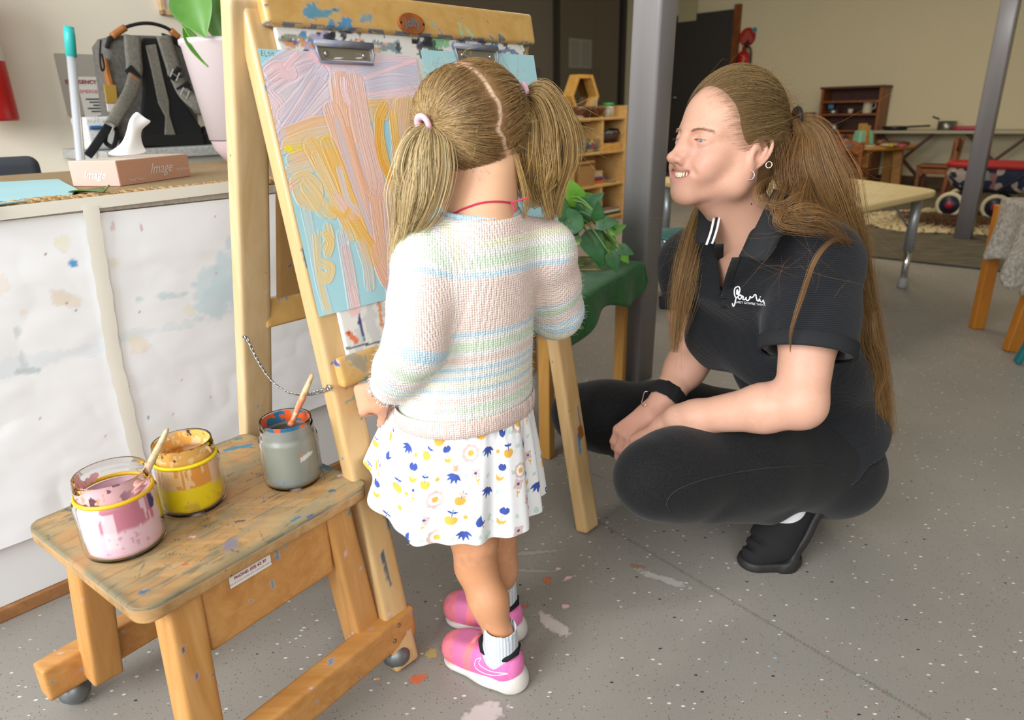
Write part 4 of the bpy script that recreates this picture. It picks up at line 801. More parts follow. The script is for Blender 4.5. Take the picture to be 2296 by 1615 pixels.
class Paint:
    def __init__(s, V): s.V = V; s.c = np.zeros((len(V), 4)); s.c[:, :3] = .5
    def put(s, m, col):
        col = lin(col) if isinstance(col, (str, tuple)) else col; m = np.clip(m, 0, 1); a = s.c[:, 3]; na = m+a*(1-m); k = m > 1e-3
        s.c[k, :3] = (col*m[k, None]+s.c[k, :3]*(a*(1-m))[k, None])/na[k, None]; s.c[k, 3] = na[k]
    def stroke(s, a, b, w, col, seed=0, rough=.6, al=.92, fine=300.):
        a = np.array(a); b = np.array(b); box = np.all((s.V > np.minimum(a, b)-2.2*w) & (s.V < np.maximum(a, b)+2.2*w), 1); i = np.where(box)[0]
        if not len(i): return
        P = s.V[i]; d, t = segdist(P, a, b); m = np.zeros(len(s.V)); m[i] = al*sstep(w, w*.7, d+(fbm(P, fine, seed, 3)-.5)*2*w*rough); s.put(m, col)
    def specks(s, n, r, cols, seed=0, lo=None, hi=None):
        g = np.random.default_rng(seed)
        for k in range(n):
            p = s.V[g.integers(len(s.V))]; q = p+g.normal(0, .4, 3)*r*g.uniform(.3, 3); s.stroke(p, q, r*g.uniform(.35, 1.2), cols[g.integers(len(cols))], seed+k, .7, .9)
PAINTS = ['#2f86b8', '#27408a', '#d1653a', '#e9b3b8', '#3f4a52', '#5d8f7c', '#2b2b35', '#8d8aa0']
CW = 1.452; CU0, CU1 = -.75, 1.12; CZ = .757
cbn = thing('cabinet', 'white cabinet with paint-splashed paper taped over its front', 'cabinet', R3(.4, 1.9, 0))
rbox(CU0, CU1, CW+.004, 2.33, .028, CZ-.018).build('carcass', mk('white melamine', '#e6e6e6', .4), cbn, bevel=.002)
rbox(CU0, CU1, CW-.004, 2.33, CZ-.018, CZ).build('top_board', mk('speckled board edge', '#c9c4ba', .6, var=(160, '#b6ada0')), cbn, bevel=.002)
rbox(CU0, CU1, CW-.004, CW+.1, 0.0, .028).build('plinth', wood('plinth wood', '#a8774a', '#8b5c33', 'x', 6, .5), cbn, bevel=.003)
def sheet(name, u0, u1, z0, z1, lab, seed, d0, slant=0.):
    nu, nz = int((u1-u0)/.004), int((z1-z0)/.004); us = np.linspace(u0, u1, nu); zs = np.linspace(z0, z1, nz); A, B_ = np.meshgrid(us, zs, indexing='ij'); A = A+slant*(B_-z1)*(A-u0)/(u1-u0)
    q = np.c_[A.ravel(), B_.ravel()]; low = np.clip((z1-q[:, 1])/(z1-z0), 0, 1)
    hgt = d0+.002+.007*(fbm(q*vec(.8, 1.6), 7, seed, 3))+.010*low*fbm(q*vec(.7, 1.2), 5, seed+9, 2)+.006*np.abs(fbm(q+.03*fbm(q, 12, seed+3)[:, None], 9, seed+5, 2)-.5)*(.3+low)
    hgt = hgt*np.clip(.25+low*4, 0, 1)+d0*0
    V = UU*q[:, :1]+WW*(CW-.0045-hgt)[:, None]+ZZ*q[:, 1:]; i = np.arange(nu*nz).reshape(nu, nz); Q = np.stack([i[:-1, :-1], i[1:, :-1], i[1:, 1:], i[:-1, 1:]], -1).reshape(-1, 4)
    return V, Q
m_paper = mk('white drawing paper', '#f4f5f8', .75, attr='mix')
def wp(px, py): return onW(px, py, CW-.008)
V, Q = sheet('paper', CU0+.02, wp(205, 560) @ UU+.01, .155, .742, '', 3, .0); P = Paint(V)
def wipe(P, a, b, w, c, al, seed=1): P.stroke(wp(*a), wp(*b), w, c, seed, .9, al, 40.)
wipe(P, (0, 830), (230, 770), .016, '#dfeaf2', .6); wipe(P, (30, 720), (55, 830), .006, '#ccd5d9', .7, 4); wipe(P, (40, 833), (85, 830), .006, '#c0cbd0', .8, 5); wipe(P, (10, 720), (20, 722), .006, '#c5d0d4', .7, 6)
P.stroke(wp(162, 590), wp(163, 592), .0085, '#2e9bd8', 2, .25); 
c_ = bez([wp(155, 596), wp(125, 615), wp(100, 635), wp(87, 660)], 10)
for k in range(9): P.stroke(c_[k], c_[k+1], .0015-.00005*k, '#2e8fcf', k, .2)
P.stroke(wp(125, 648), wp(138, 680), .003, '#5b625f', 3, .2); P.stroke(wp(132, 658), wp(134, 668), .0045, '#5b625f', 3, .2); P.stroke(wp(8, 681), wp(4, 685), .004, '#b4405f', 4); P.stroke(wp(86, 640), wp(80, 636), .003, '#8b7a9a', 4)
for a, r, c, al in (((130, 665), .018, '#eadcc9', .8), ((158, 675), .016, '#eadbc8', .7), ((140, 545), .014, '#efe9c8', .6), ((172, 625), .003, '#3d8fb8', .9), ((184, 750), .006, '#e9c79b', .7), ((50, 700), .01, '#efe0d2', .6), ((0, 640), .02, '#f0e2d4', .6), ((86, 920), .0015, '#2e6fb5', 1), ((103, 568), .002, '#b55046', 1), ((5, 545), .0015, '#444444', .9)): P.stroke(wp(*a), wp(a[0]+1, a[1]+1), r, c, int(a[0]), .6, al, 90.)
P.specks(16, .0022, ['#3d6fb0', '#7d8b92', '#c98a6f', '#d9a9b9'], 11)
fast('paper_sheet', V, Q, m_paper, cbn, True, P.c)
V, Q = sheet('paper', wp(240, 560) @ UU-.02, CU1-.02, .21, .738, '', 8, .003, .10); P = Paint(V)
wipe(P, (480, 680), (545, 570), .045, '#cfe5ef', .75, 2); wipe(P, (470, 640), (545, 660), .04, '#d2e7f0', .7, 3); wipe(P, (250, 760), (420, 725), .011, '#dfebf1', .6, 4); wipe(P, (310, 670), (470, 650), .008, '#bcd6da', .6, 8)
for a, b, w, c in (((418, 531), (426, 528), .0035, '#2485c9'), ((421, 527), (424, 532), .003, '#2485c9'), ((306, 648), (328, 642), .003, '#26262b'), ((312, 650), (325, 640), .0035, '#303036'), ((465, 560), (470, 564), .0015, '#6e8896'), ((504, 625), (503, 645), .001, '#3d87a8'), ((516, 715), (524, 700), .0025, '#36a7d4'),
        ((315, 505), (316, 515), .003, '#e2a09d'), ((319, 460), (321, 452), .004, '#e9b3ac'), ((252, 500), (253, 515), .003, '#ecc9c9'), ((478, 877), (479, 882), .0018, '#8d2340'), ((503, 903), (504, 912), .0014, '#3f4468'), ((353, 571), (356, 572), .003, '#d9a5b4'), ((271, 677), (275, 680), .003, '#cf8da0'), ((432, 653), (433, 654), .0025, '#6d8a92'), ((335, 672), (336, 673), .0025, '#8a9a9c')): P.stroke(wp(*a), wp(*b), w, c, int(a[0]), .6)
for a, r, c, al in (((305, 768), .024, '#f0e2cd', .7), ((242, 685), .014, '#ecdccb', .6), ((372, 660), .005, '#e3c7b0', .8), ((420, 695), .014, '#efe8cc', .6), ((250, 587), .012, '#eee7cd', .6), ((497, 650), .008, '#e5ddd0', .6)): P.stroke(wp(*a), wp(a[0]+1, a[1]+1), r, c, int(a[0]), .6, al, 90.)
P.specks(18, .002, ['#3d6fb0', '#7d8b92', '#3aa0c4', '#d9a9b9'], 23)
fast('paper_sheet', V, Q, m_paper, cbn, True, P.c)
tp = [(203, 462), (218, 560), (238, 680), (256, 800), (280, 900), (308, 1020), (322, 1075)]; Pp = bez([onW(x, y, CW-.021-.004*(k > 3)) for k, (x, y) in enumerate(tp)], 40)
wv = (.013+.001*np.sin(np.arange(40)*1.7))[:, None]; tps = np.stack([Pp-UU*wv, Pp-WW*.0008, Pp+UU*wv], 1); V = tps.reshape(-1, 3); b = MB().grid(tps); P = Paint(V)
P.stroke(wp(248, 740), wp(252, 785), .005, '#9fc4c4', 2, .5); P.stroke(wp(240, 738), wp(256, 737), .003, '#a8bcb8', 3); P.stroke(wp(246, 788), wp(262, 786), .003, '#a9b0a0', 3)
shade(b.build('masking_tape', mk('masking tape', '#ece8dc', .6, attr='mix'), cbn, col=P.c))
a, b_ = wp(0, 478), wp(540, 415); rows = np.stack([np.stack([a+(b_-a)*t-WW*.010+ZZ*z for z in (-.011, .0, .011)]) for t in np.linspace(-.5, 1.1, 60)]); MB().grid(rows).build('masking_tape', MATS['masking tape'], cbn, True, col=np.zeros((180, 4)))
# woven mat
m_jute = N('woven jute'); w1 = m_jute.n('ShaderNodeTexWave'); w1.bands_direction = 'Y'; w1.inputs['Scale'].default_value = 60; w1.inputs['Distortion'].default_value = 4; w1.inputs['Detail'].default_value = 3; w1.inputs['Detail Scale'].default_value = 3; m_jute.l(m_jute.coord((1, 1, 1), (0, 0, AZ-math.pi/2)), w1.inputs['Vector'])
m_jute.col(m_jute.mix(m_jute.math('MULTIPLY', w1.outputs['Fac'], m_jute.noise(70, 3)), '#b8976a', '#e8d0a8')).set(rough=.9).bump(w1.outputs['Fac'], .9, .006); m_jute = m_jute.m
MU0, MU1 = -.7, 1.1; mt = thing('woven_mat', 'woven jute mat with braided edge covering the cabinet top', 'mat', R3(.3, 1.9, CZ))
rbox(MU0, MU1, CW+.012, 2.28, CZ+.0005, CZ+.0115).build('mat_body', m_jute, mt, bevel=.003)
L = np.linspace(MU0, MU1, 560); b = MB()
for ph in (0, 2.1, 4.2):
    a = L/.027*2*math.pi/3*1.5+ph; b.tube(UU*L[:, None]+WW*(CW+.006+.0045*np.cos(a))[:, None]+ZZ*(CZ+.008+.0045*np.sin(a)+.0008*np.sin(L*40))[:, None], .0058, 7)
b.build('braided_edge', mk('jute braid', '#cba978', .9, var=(220, '#94703f'), bump=(400, .6, .003)), mt, True)
# tissue box
tz0 = CZ+.012; tF, tR, tL = G(271, 418, tz0), G(428, 388, tz0), G(168, 409, tz0); ex = frame(12)[:, 0]; ey = np.cross(ZZ, ex); tl, tw = .235, .117
th_ = onplane(262, 361, tF, nrm(vec(tF[0], tF[1], 0)))[2]-tz0; TX = np.stack([ex, ey, ZZ], 1); tc0 = tF+ex*tl/2+ey*tw/2
tx = thing('tissue_box', 'copper pink tissue box with white tissue on the jute mat', 'tissue box', tc0)
MB().box(tc0+ZZ*th_/2, (tl, tw, th_), TX).build('carton', mk('copper pink card', '#d6a58c', .5), tx, bevel=.0015)
MB().box(tc0+ZZ*th_/2-ex*(tl/2), (.0012, tw-.002, th_-.002), TX).build('end_panel', mk('pale pink card', '#d3a798', .5), tx)
MB().box(tc0+ZZ*th_, (tl-.002, tw-.002, .0012), TX).build('top_panel', mk('cream pink card', '#dccabb', .5), tx)
def script(name, strokes, c, R, sc, r, mat, par, proj_fn=None, n=22):
    b = MB()
    for s_ in strokes:
        q = bez([(x, y, 0) for x, y in s_], n)*sc; P_ = q @ np.asarray(R).T+c
        if proj_fn: P_ = proj_fn(P_)
        b.tube(P_, r, 6)
    return b.build(name, mat, par, True)
m_wtxt = mk('white print', '#f1ece6', .5)
text('brand_lettering', 'Image', tl*.135, tF+ex*tl*.56-ey*.001+ZZ*th_*.52, np.stack([ex, ZZ, -ey], 1), m_wtxt, tx, shear=.5)
text('brand_lettering', 'Image', tw*.2, tc0-ex*(tl/2+.0015)+ZZ*th_*.45, np.stack([-ey, ZZ, -ex], 1), m_wtxt, tx, shear=.5)
text('small_print', 'Facial Tissues', .0085, tF+ex*tl*.22-ey*.0008+ZZ*th_*.2, np.stack([ex, ZZ, -ey], 1), m_wtxt, tx); text('small_print', '2 Ply 180 Sheets', .0075, tF+ex*tl*.88-ey*.0008+ZZ*th_*.38, np.stack([ex, ZZ, -ey], 1), m_wtxt, tx)
def TP(px, py, d=0.): return onplane(px, py, tc0+ey*d, nrm(vec(tc0[0], tc0[1], 0)))
R_ = [[(233, 345, -.03), (258, 351, -.045), (285, 349, -.04), (312, 347, -.02), (333, 341, .0)], [(258, 333, -.025), (276, 338, -.04), (290, 336, -.035), (306, 334, -.02), (322, 330, .0)], [(276, 318, -.02), (284, 318, -.03), (294, 316, -.03), (306, 312, -.02), (316, 308, .0)],
      [(285, 290, -.015), (290, 288, -.025), (298, 288, -.025), (310, 290, -.015), (317, 292, .0)], [(289, 268, -.01), (296, 262, -.02), (303, 268, -.012), (316, 279, -.012), (326, 284, .0)], [(301, 253, .0), (309, 249, -.01), (318, 258, -.004), (332, 268, -.006), (343, 271, .004)]]
Pt = np.array([[TP(*q) for q in r] for r in R_]); tsu = shade(MB().grid(Pt).build('tissue', mk('white tissue', '#f4f4f4', .9), tx, solid=.0006, sub=2))
# blue card and leaf
zc_ = CZ+.0125; bc = slab(np.array([G(x, y, zc_)[:2] for x, y in ((-120, 478), (-60, 418), (0, 411), (131, 404), (176, 428), (160, 441), (0, 460))]), zc_, zc_+.003, 'blue_card', mk('pale blue card', '#a9d6de', .7, var=(5, '#a3d0d8')), None, .0008)
q = G(60, 430, zc_); bc.data.transform(Matrix.Translation(-Vector(q))); bc.location = q; tag(bc, 'pale blue card lying on the jute mat at the left edge', 'card')
zl = zc_+.006; la, lb = G(232, 430, zl), G(150, 425, zl); b = MB(); leaf_mesh(b, la, lb-la, ZZ, np.linalg.norm(lb-la), .024, .08, .22, 12, 0); b.tube([la, la+(la-lb)*.18+ZZ*.012], .0014, 6)
lf = shade(b.build('leaf', mk('dull green leaf', '#4f6a2f', .5, var=(30, '#5f7a3a')), loc=la, solid=.001)); tag(lf, 'single dry green leaf lying on the mat before the tissue box', 'leaf')
# pink self-watering pot with big leaves
pb_ = G(551, 364, CZ+.012); pk = thing('potted_plant', 'large-leaved plant in a pale pink pot behind the easel leg', 'plant', pb_); m_pink = mk('pale pink plastic', '#dccfd2', .4)
MB().lathe([(.02, 0), (.055, .004), (.082, .04), (.09, .066)], pb_, 36, cap=(True, False)).build('reservoir', mk('pink reservoir', '#cfb9bd', .4), pk, True)
MB().lathe([(.085, .068), (.093, .0685), (.128, .325), (.133, .33), (.133, .342), (.126, .342), (.12, .315), (.001, .312)], pb_, 44, cap=(False, False)).build('pot', m_pink, pk, True)
stem0 = pb_+ZZ*.31; m_big = N('glossy leaf'); m_big.col(m_big.mix(m_big.ramp(m_big.noise(9, 3), [(.35, 0.), (.65, 1.)]), '#487a26', '#5c9232')).set(rough=.3, spec=.5); m_big = m_big.m
MB().tube(bez([stem0, stem0+ZZ*.25-UU*.02, stem0+ZZ*.5-UU*.04], 10), .009, 8).build('stem', mk('brown stem', '#6d5a38', .7), pk, True)
yb = pb_[1]
for (bx, by, dy), (tx_, ty_, dy2), wdt, nrm_ in (((412, -45, -.12), (462, 86, -.16), .062, (0, -1, .15)), ((470, -30, -.05), (506, 111, -.05), .048, (.3, -1, .1)), ((410, 58, -.1), (467, 152, -.12), .020, (.5, -1, .1)), ((505, -40, .02), (531, 37, .0), .05, (-.2, -1, .1))):
    a, t_ = YP(bx, by, yb+dy), YP(tx_, ty_, yb+dy2); b = MB(); leaf_mesh(b, a, t_-a, vec(*nrm_), np.linalg.norm(t_-a), wdt, .0, .25, 12, 0); lf = shade(b.build('leaf', m_big, pk, sub=1, solid=.001))
    MB().tube([a+(t_-a)*s_-nrm(vec(*nrm_))*-.0008 for s_ in np.linspace(0, .97, 8)], .0012, 5).build('midrib', mk('leaf midrib', '#9bc25a', .5), lf, True)
    MB().tube(bez([stem0+ZZ*.45-UU*.03, (stem0+ZZ*.5+a)/2+ZZ*.05, a], 8), .003, 6).build('petiole', mk('green stem', '#6d9440', .5), pk, True)

# ================================================================ painting stool on castors
m_stool = wood('worn stool wood', '#d09a58', '#b67c3c', 'x', 7, .5, True, 0, 0.); m_stop = wood('scuffed plywood', '#c39a66', '#a47c4c', 'x', 8, .55, True, 0, .75)
SZ = .352; cor = [G(79, 1165, SZ), G(280, 1398, SZ), G(808, 1098, SZ), G(580, 956, SZ)]; stl = thing('painting_stool', 'paint-splattered wooden stool on castors holding the paint jars', 'stool', vec(*(sum(cor)/4)[:2], 0))
cS = sum(cor)/4; sx_ = nrm((cor[2]-cor[1])+(cor[3]-cor[0])); sx_ = nrm(sx_*vec(1, 1, 0)); sy_ = np.cross(ZZ, sx_); SR = np.stack([sx_, sy_, ZZ], 1)
sl = .5*(np.dot(cor[2]-cor[1], sx_)+np.dot(cor[3]-cor[0], sx_)); sw = .5*(np.dot(cor[0]-cor[1], sy_)+np.dot(cor[3]-cor[2], sy_))
def ST(a, b, z): return vec(*(cS+sx_*a+sy_*b)[:2], z)
# rounded plywood top
V, Q = gbox(ST(0, 0, SZ-.011), (sl, sw, .022), SR, .0028, .004)
loc_ = (V-cS) @ SR; r = .03
ax_, by_ = np.abs(loc_[:, 0])-(sl/2-r), np.abs(loc_[:, 1])-(sw/2-r); k = (ax_ > 0) & (by_ > 0); ln = np.hypot(ax_, by_); ff = np.where(k & (ln > r), r/np.maximum(ln, 1e-9), 1.)
loc_[:, 0] = np.where(k, np.sign(loc_[:, 0])*(sl/2-r+ax_*ff), loc_[:, 0]); loc_[:, 1] = np.where(k, np.sign(loc_[:, 1])*(sw/2-r+by_*ff), loc_[:, 1]); V = loc_ @ SR.T+cS
P = Paint(V); top = V[:, 2] > SZ-.006; g2 = loc_[:, :2]
nz = fbm(g2*vec(1, 2.2), 9, 4); ed = np.minimum(sl/2-np.abs(g2[:, 0]), sw/2-np.abs(g2[:, 1])); P.put(np.where(top, .6*sstep(.42, .62, nz+.12*sstep(.06, 0, ed)), 0), '#a3956f'); P.put(np.where(top, .6*sstep(.55, .7, fbm(g2*vec(1, 3), 22, 9)), 0), '#8f866c'); P.put(np.where(top, .7*sstep(.016, .0, ed+.012*(nz-.5)), 0), '#66654f')
P.put(np.where(top, .5*sstep(.60, .72, fbm(g2*vec(6, 60), 5, 13)), 0), '#4d4a3e'); P.put(np.where(top, .45*sstep(.6, .75, fbm(g2, 13, 31)), 0), '#c98d52')
g = np.random.default_rng(3)
def tp_(px, py): return G(px, py, SZ)
for a, b_, w, c in (((505, 1010), (560, 998), .006, '#1f7d9a'), ((525, 1003), (572, 1003), .0035, '#25829e'), ((530, 985), (540, 983), .004, '#2a7a96'), ((300, 1170), (310, 1163), .003, '#5a5f7a'), ((255, 1392), (262, 1392), .004, '#2f4d86'), ((345, 1178), (350, 1180), .003, '#c9582a'), ((513, 1228), (520, 1215), .010, '#7f7684'), ((425, 1204), (435, 1204), .0025, '#f0c0c4'), ((412, 1267), (420, 1265), .0022, '#d9582f'),
        ((760, 1067), (773, 1065), .004, '#eab2b8'), ((775, 1062), (779, 1064), .003, '#e0703f'), ((730, 1045), (737, 1052), .008, '#2f7390'), ((320, 1328), (328, 1326), .005, '#3c6a8a'), ((150, 1144), (162, 1144), .005, '#4a4c4a'), ((530, 1170), (545, 1168), .004, '#4f504a'), ((655, 1168), (670, 1160), .004, '#33708f'), ((160, 1165), (200, 1155), .005, '#6a6a78'), ((740, 1102), (748, 1100), .004, '#3b5f80'), ((690, 1160), (700, 1155), .0025, '#3a4a90'), ((365, 1175), (369, 1176), .002, '#d95f35')): P.stroke(tp_(*a), tp_(*b_), w, c, int(a[0]), .6, .9, 260.)
for k_ in range(60): p = ST(g.uniform(-.5, .5)*sl, g.uniform(-.5, .5)*sw, SZ); q = p+SR @ vec(*g.normal(0, .014, 2), 0); P.stroke(p, q, g.uniform(.0005, .0012), g.choice(['#4a4a42', '#63604f', '#3f5260', '#8d8570']), k_, .5, .8)
fast('top', V, Q, m_stop, stl, True, P.c)
def plank(name, a, b, wid, thk, side, mat, par, sp=None, seed=0, res=.005, rad=.004, fn=None):
    a = np.array(a, float); b = np.array(b, float); t = nrm(b-a); x = nrm(np.array(side)-t*np.dot(side, t)); y = np.cross(t, x); V, Q = gbox((a+b)/2, (wid, thk, np.linalg.norm(b-a)), np.stack([x, y, t], 1), res, rad); P = Paint(V)
    if sp: P.specks(sp, .004, PAINTS+['#c9b79a', '#b8b4a8'], seed)
    if fn: fn(P)
    return fast(name, V, Q, mat, par, True, P.c)
lx, ly = sl/2-.06, sw/2-.036
for i, (ix, iy) in enumerate(((-1, -1), (1, -1), (1, 1), (-1, 1))):
    plank('leg', ST(ix*lx, iy*ly, SZ-.023), ST(ix*(lx+.020), iy*(ly+.024), .05), .046, .046, sx_, wood('stool leg wood', '#cf9c5e', '#b8803f', 'z', 7, .5, True), stl, 10, 40+i)
for iy in (-1, 1): plank('apron', ST(-lx+.02, iy*(ly+.012), SZ-.075), ST(lx-.02, iy*(ly+.012), SZ-.075), .10, .018, ZZ, m_stool, stl, 7 if iy < 0 else 3, 60, fn=(lambda P: [P.stroke(q, q+ZZ*dz, w, '#2386ad', 3, .5) for q, dz, w in ((onplane(620, 1235, ST(0, -ly-.0215, .3), sy_), -.012, .0045), (onplane(640, 1226, ST(0, -ly-.0215, .3), sy_), -.002, .002), (onplane(612, 1300, ST(0, -ly-.0215, .3), sy_), -.014, .002))]) if iy < 0 else None)
for ix in (-1, 1): plank('apron', ST(ix*(lx-.002), -ly+.02, SZ-.06), ST(ix*(lx-.002), ly-.02, SZ-.06), .07, .018, ZZ, m_stool, stl, 3, 64)
for iy in (-1, 1):
    rn = plank('runner', ST(-sl/2-.035, iy*(ly+.052), .075), ST(sl/2+.035, iy*(ly+.052), .075), .06, .036, ZZ, m_stool, stl, 34, 80+iy)
    for ix in (-1, 1):
        c = ST(ix*(sl/2-.005), iy*(ly+.058)-.0, .022); cst = MB().lathe([(.001, -.021)]+[(.0215*math.sin(t), -.0215*math.cos(t)) for t in np.linspace(.2, math.pi-.2, 12)]+[(.001, .021)], c, 22, np.stack([ZZ, sx_, sy_], 1), cap=(False, False)).build('castor', mk('dull steel castor', '#a9abac', .35, .9, var=(40, '#8a8c8e')), stl, True)
        MB().lathe([(.024*math.cos(t), .024*math.sin(t)) for t in np.linspace(-.3, 1.5, 10)], c+ZZ*.003, 22, np.stack([sx_, sy_, ZZ], 1), cap=(False, False)).build('hood', mk('scratched metal', '#7f8486', .4, .8), cst, True); MB().lathe([(.006, .02), (.006, .04)], c, 10).build('stem', m_chrome, cst, True)
        for dx in (-.02, .02): MB().lathe([(.001, 0), (.004, 0), (.003, .0015), (.001, .0015)], ST(ix*(sl/2-.01)+dx*.3, iy*(ly+.0705), .08+dx*.6), 10, np.stack([sx_, ZZ, -sy_*1.], 1) if iy < 0 else np.stack([sx_, -ZZ, sy_], 1)).build('screw', mk('screw brass', '#9a8a55', .4, .8), rn, True)
# sticker on the apron, its print half worn away
pa, pb2 = onplane(508, 1274, ST(0, -ly-.0225, .3), sy_), onplane(602, 1226, ST(0, -ly-.0225, .3), sy_); zt_ = SZ-.024; c = (pa+pb2)/2; c[2] = zt_-.012; wl = np.dot(pb2-pa, sx_)
lb = MB().box(c, (wl, .0006, .022), SR).build('label_sticker', mk('white sticker', '#e8e4de', .5), stl); text('label_print', 'PHONE: (03) 62 30', .0062, c-sy_*.0006+ZZ*.001, np.stack([sx_, ZZ, -sy_], 1), mk('maroon print', '#8d2347', .6), lb, bold=.0002); text('label_print', 'PLEASE RETURN WHEN NOT LONGER REQUIRED', .0034, c-sy_*.0006-ZZ*.006, np.stack([sx_, ZZ, -sy_], 1), mk('faint mauve print', '#a9869a', .6), lb)

# ---------------------------------------------------------------- paint jars
m_jar = N('jar glass').set(trans=1., rough=.02, ior=1.14, spec=.5).col('#ffffff').m
def jar(lab, px, py, r, h, cfn, level, lcol, band=None, tilt=0.):
    c = G(px, py, SZ+.0006); t = thing('paint_jar', lab, 'paint jar', c); hb = h*.74; ri = r-.0022
    prof = [(.001, 0), (r*.86, 0), (r*.96, .005), (r, .014), (r*.985, hb*.95), (r*.95, hb), (r*.87, hb+.004), (r*.87, hb+.009), (r*.89, hb+.0105), (r*.87, hb+.0125), (r*.87, hb+.0165), (r*.89, hb+.018), (r*.87, hb+.020), (r*.86, h-.002), (r*.85, h), (r*.82, h-.001), (r*.82, hb+.002), (ri*.93, hb-.003), (ri*.97, .014), (ri*.9, .005), (.001, .004)]
    MB().lathe(prof, c, 56, cap=(False, False)).build('glass', m_jar, t, True)
    n, nz = 150, 60; a = np.linspace(0, 2*math.pi, n, endpoint=False); z = np.linspace(.0045, h-.002, nz); A, Z = np.meshgrid(a, z, indexing='ij')
    rr = np.interp(Z, [.0045, .012, .02, hb-.004, hb+.003, h], [ri*.87, ri*.955, ri*.97, ri*.93, r*.815, r*.815])-.0006
    V = np.stack([c[0]+rr*np.cos(A), c[1]+rr*np.sin(A), c[2]+Z], -1).reshape(-1, 3); col, msk = cfn(A.ravel(), (Z/h).ravel(), V); i = np.arange(n*nz).reshape(n, nz)
    j = np.roll(i, -1, 0); Q = np.stack([i[:, :-1], j[:, :-1], j[:, 1:], i[:, 1:]], -1).reshape(-1, 4); Q = Q[msk[Q].sum(1) >= 3]
    fast('paint_coat', V, Q, mk('wet paint', '#ffffff', .3, attr='only', spec=.5), t, True, col)
    MB().lathe([(.001, level), (ri*.89, level), (ri*.90, level-.004), (ri*.86, .0052), (.001, .0052)], c, 40, cap=(False, False)).build('paint', mk('paint fill '+lcol, lcol, .25), t, True)
    if band: MB().tube([c+vec(r*.905*math.cos(q), r*.905*math.sin(q), hb+.002) for q in np.linspace(0, 2*math.pi, 48)[:-1]], .0024, 8, True, flat=1.3).build('rubber_band', mk('yellow rubber '+band, band, .45), t, True)
    return t, c
CAMAZ = lambda c: math.atan2(-c[1], -c[0])
def blend(c, m, col): m = np.clip(m, 0, 1)[:, None]; return c*(1-m)+lin(col)*m
def ang(A, c): return (A-CAMAZ(c)+math.pi) % (2*math.pi)-math.pi
def pinkf(A, z, V):
    c0 = V.mean(0); a = ang(A, c0); q = np.c_[a*.05, z*.1]; n_ = fbm(q, 120, 3); col = np.tile(lin('#f3cddc'), (len(A), 1)); col = blend(col, .6*(fbm(q, 40, 8) > .55), '#f1cdd6')
    win = sstep(.38, .44, z+.04*(n_-.5))*sstep(.74, .7, z)*(np.abs(a-.15) < .75); col = blend(col, win*(fbm(q*vec(3, .5), 60, 5) > .42), '#cf7f92'); col = blend(col, .8*((np.abs(a+.35) < .16) & (z > .2) & (z < .66)), '#f3dfe2')
    col = blend(col, .7*sstep(.62, .7, fbm(q, 150, 12))*(z < .45)*(np.abs(a) < .6), '#c58a98'); col = blend(col, (np.hypot((a-.95)*.05/.006, (z-.62)/.09)+n_-.5 < 1), '#2b2768'); col = blend(col, (np.abs(a-1.25) < .06)*(z > .45)*(z < .65), '#e8cf4e')
    up = z > .74; col = blend(col, up*1., '#f0bfc4'); col = blend(col, up*(np.abs(ang(A, c0)-2.6) < .35)*(n_ > .4), '#e39f4e'); col = blend(col, up*(n_ > .62), '#ef9f78')
    return col, (z < .74) | (fbm(q, 60, 21)+.22*np.cos(a-2.4)*-1+.10*(a > .3) > .60)
def yelf(A, z, V):
    c0 = V.mean(0); a = ang(A, c0); q = np.c_[a*.05, z*.1]; n_ = fbm(q, 120, 3); col = np.tile(lin('#f2d413'), (len(A), 1)); col = blend(col, sstep(.42, .45, z+.02*(n_-.5)), '#e2963f'); col = blend(col, (z > .44)*(fbm(q*vec(3, .6), 50, 4) > .58), '#efc68d'); col = blend(col, (np.abs(a+.5) < .2)*(z > .5)*(z < .62), '#efc07a')
    col = blend(col, (a > .7)*sstep(.3, .5, z), '#e9bf9a'); col = blend(col, (z < .25)*sstep(.55, .65, fbm(q, 70, 7)), '#d9b93f'); col = blend(col, (n_ > .72)*(z < .3), '#c9b04a'); col = blend(col, (z > .74)*1., '#eeb35a'); col = blend(col, (z > .74)*(n_ > .58), '#f3cf9a'); col = blend(col, (z > .9)*(n_ < .3), '#4a3f52'); return col, (z < .74) | (fbm(q, 55, 2) > .34)
def greyf(A, z, V):
    c0 = V.mean(0); a = ang(A, c0); q = np.c_[a*.05, z*.1]; n_ = fbm(q, 120, 3); col = np.tile(lin('#8b8c80'), (len(A), 1)); col = blend(col, .6*sstep(.3, .1, z), '#7d8c93'); col = blend(col, (fbm(q, 50, 9) > .6)*(z < .2), '#5f8aa0'); col = blend(col, (np.abs(z-.5-.1*(a-.6)) < .035)*(a > .3)*(a < .9)*(n_ > .4), '#d5d2c8'); col = blend(col, (np.hypot((a-.35)/.05, (z-.56)/.03) < 1), '#e07a4a')
    col = blend(col, (z > .76)*1., '#8d8f89'); col = blend(col, (z > .80)*(np.abs(a) > 1.6)*(n_ > .3), '#e0602a'); col = blend(col, (z > .80)*(np.abs(a) > 1.6)*(fbm(q, 60, 14) > .56), '#39718f'); col = blend(col, (z > .93)*(n_ > .3), '#e0602a'); col = blend(col, (z > .92)*(fbm(q, 50, 31) > .55), '#2f6f98'); return col, np.ones(len(A), bool)
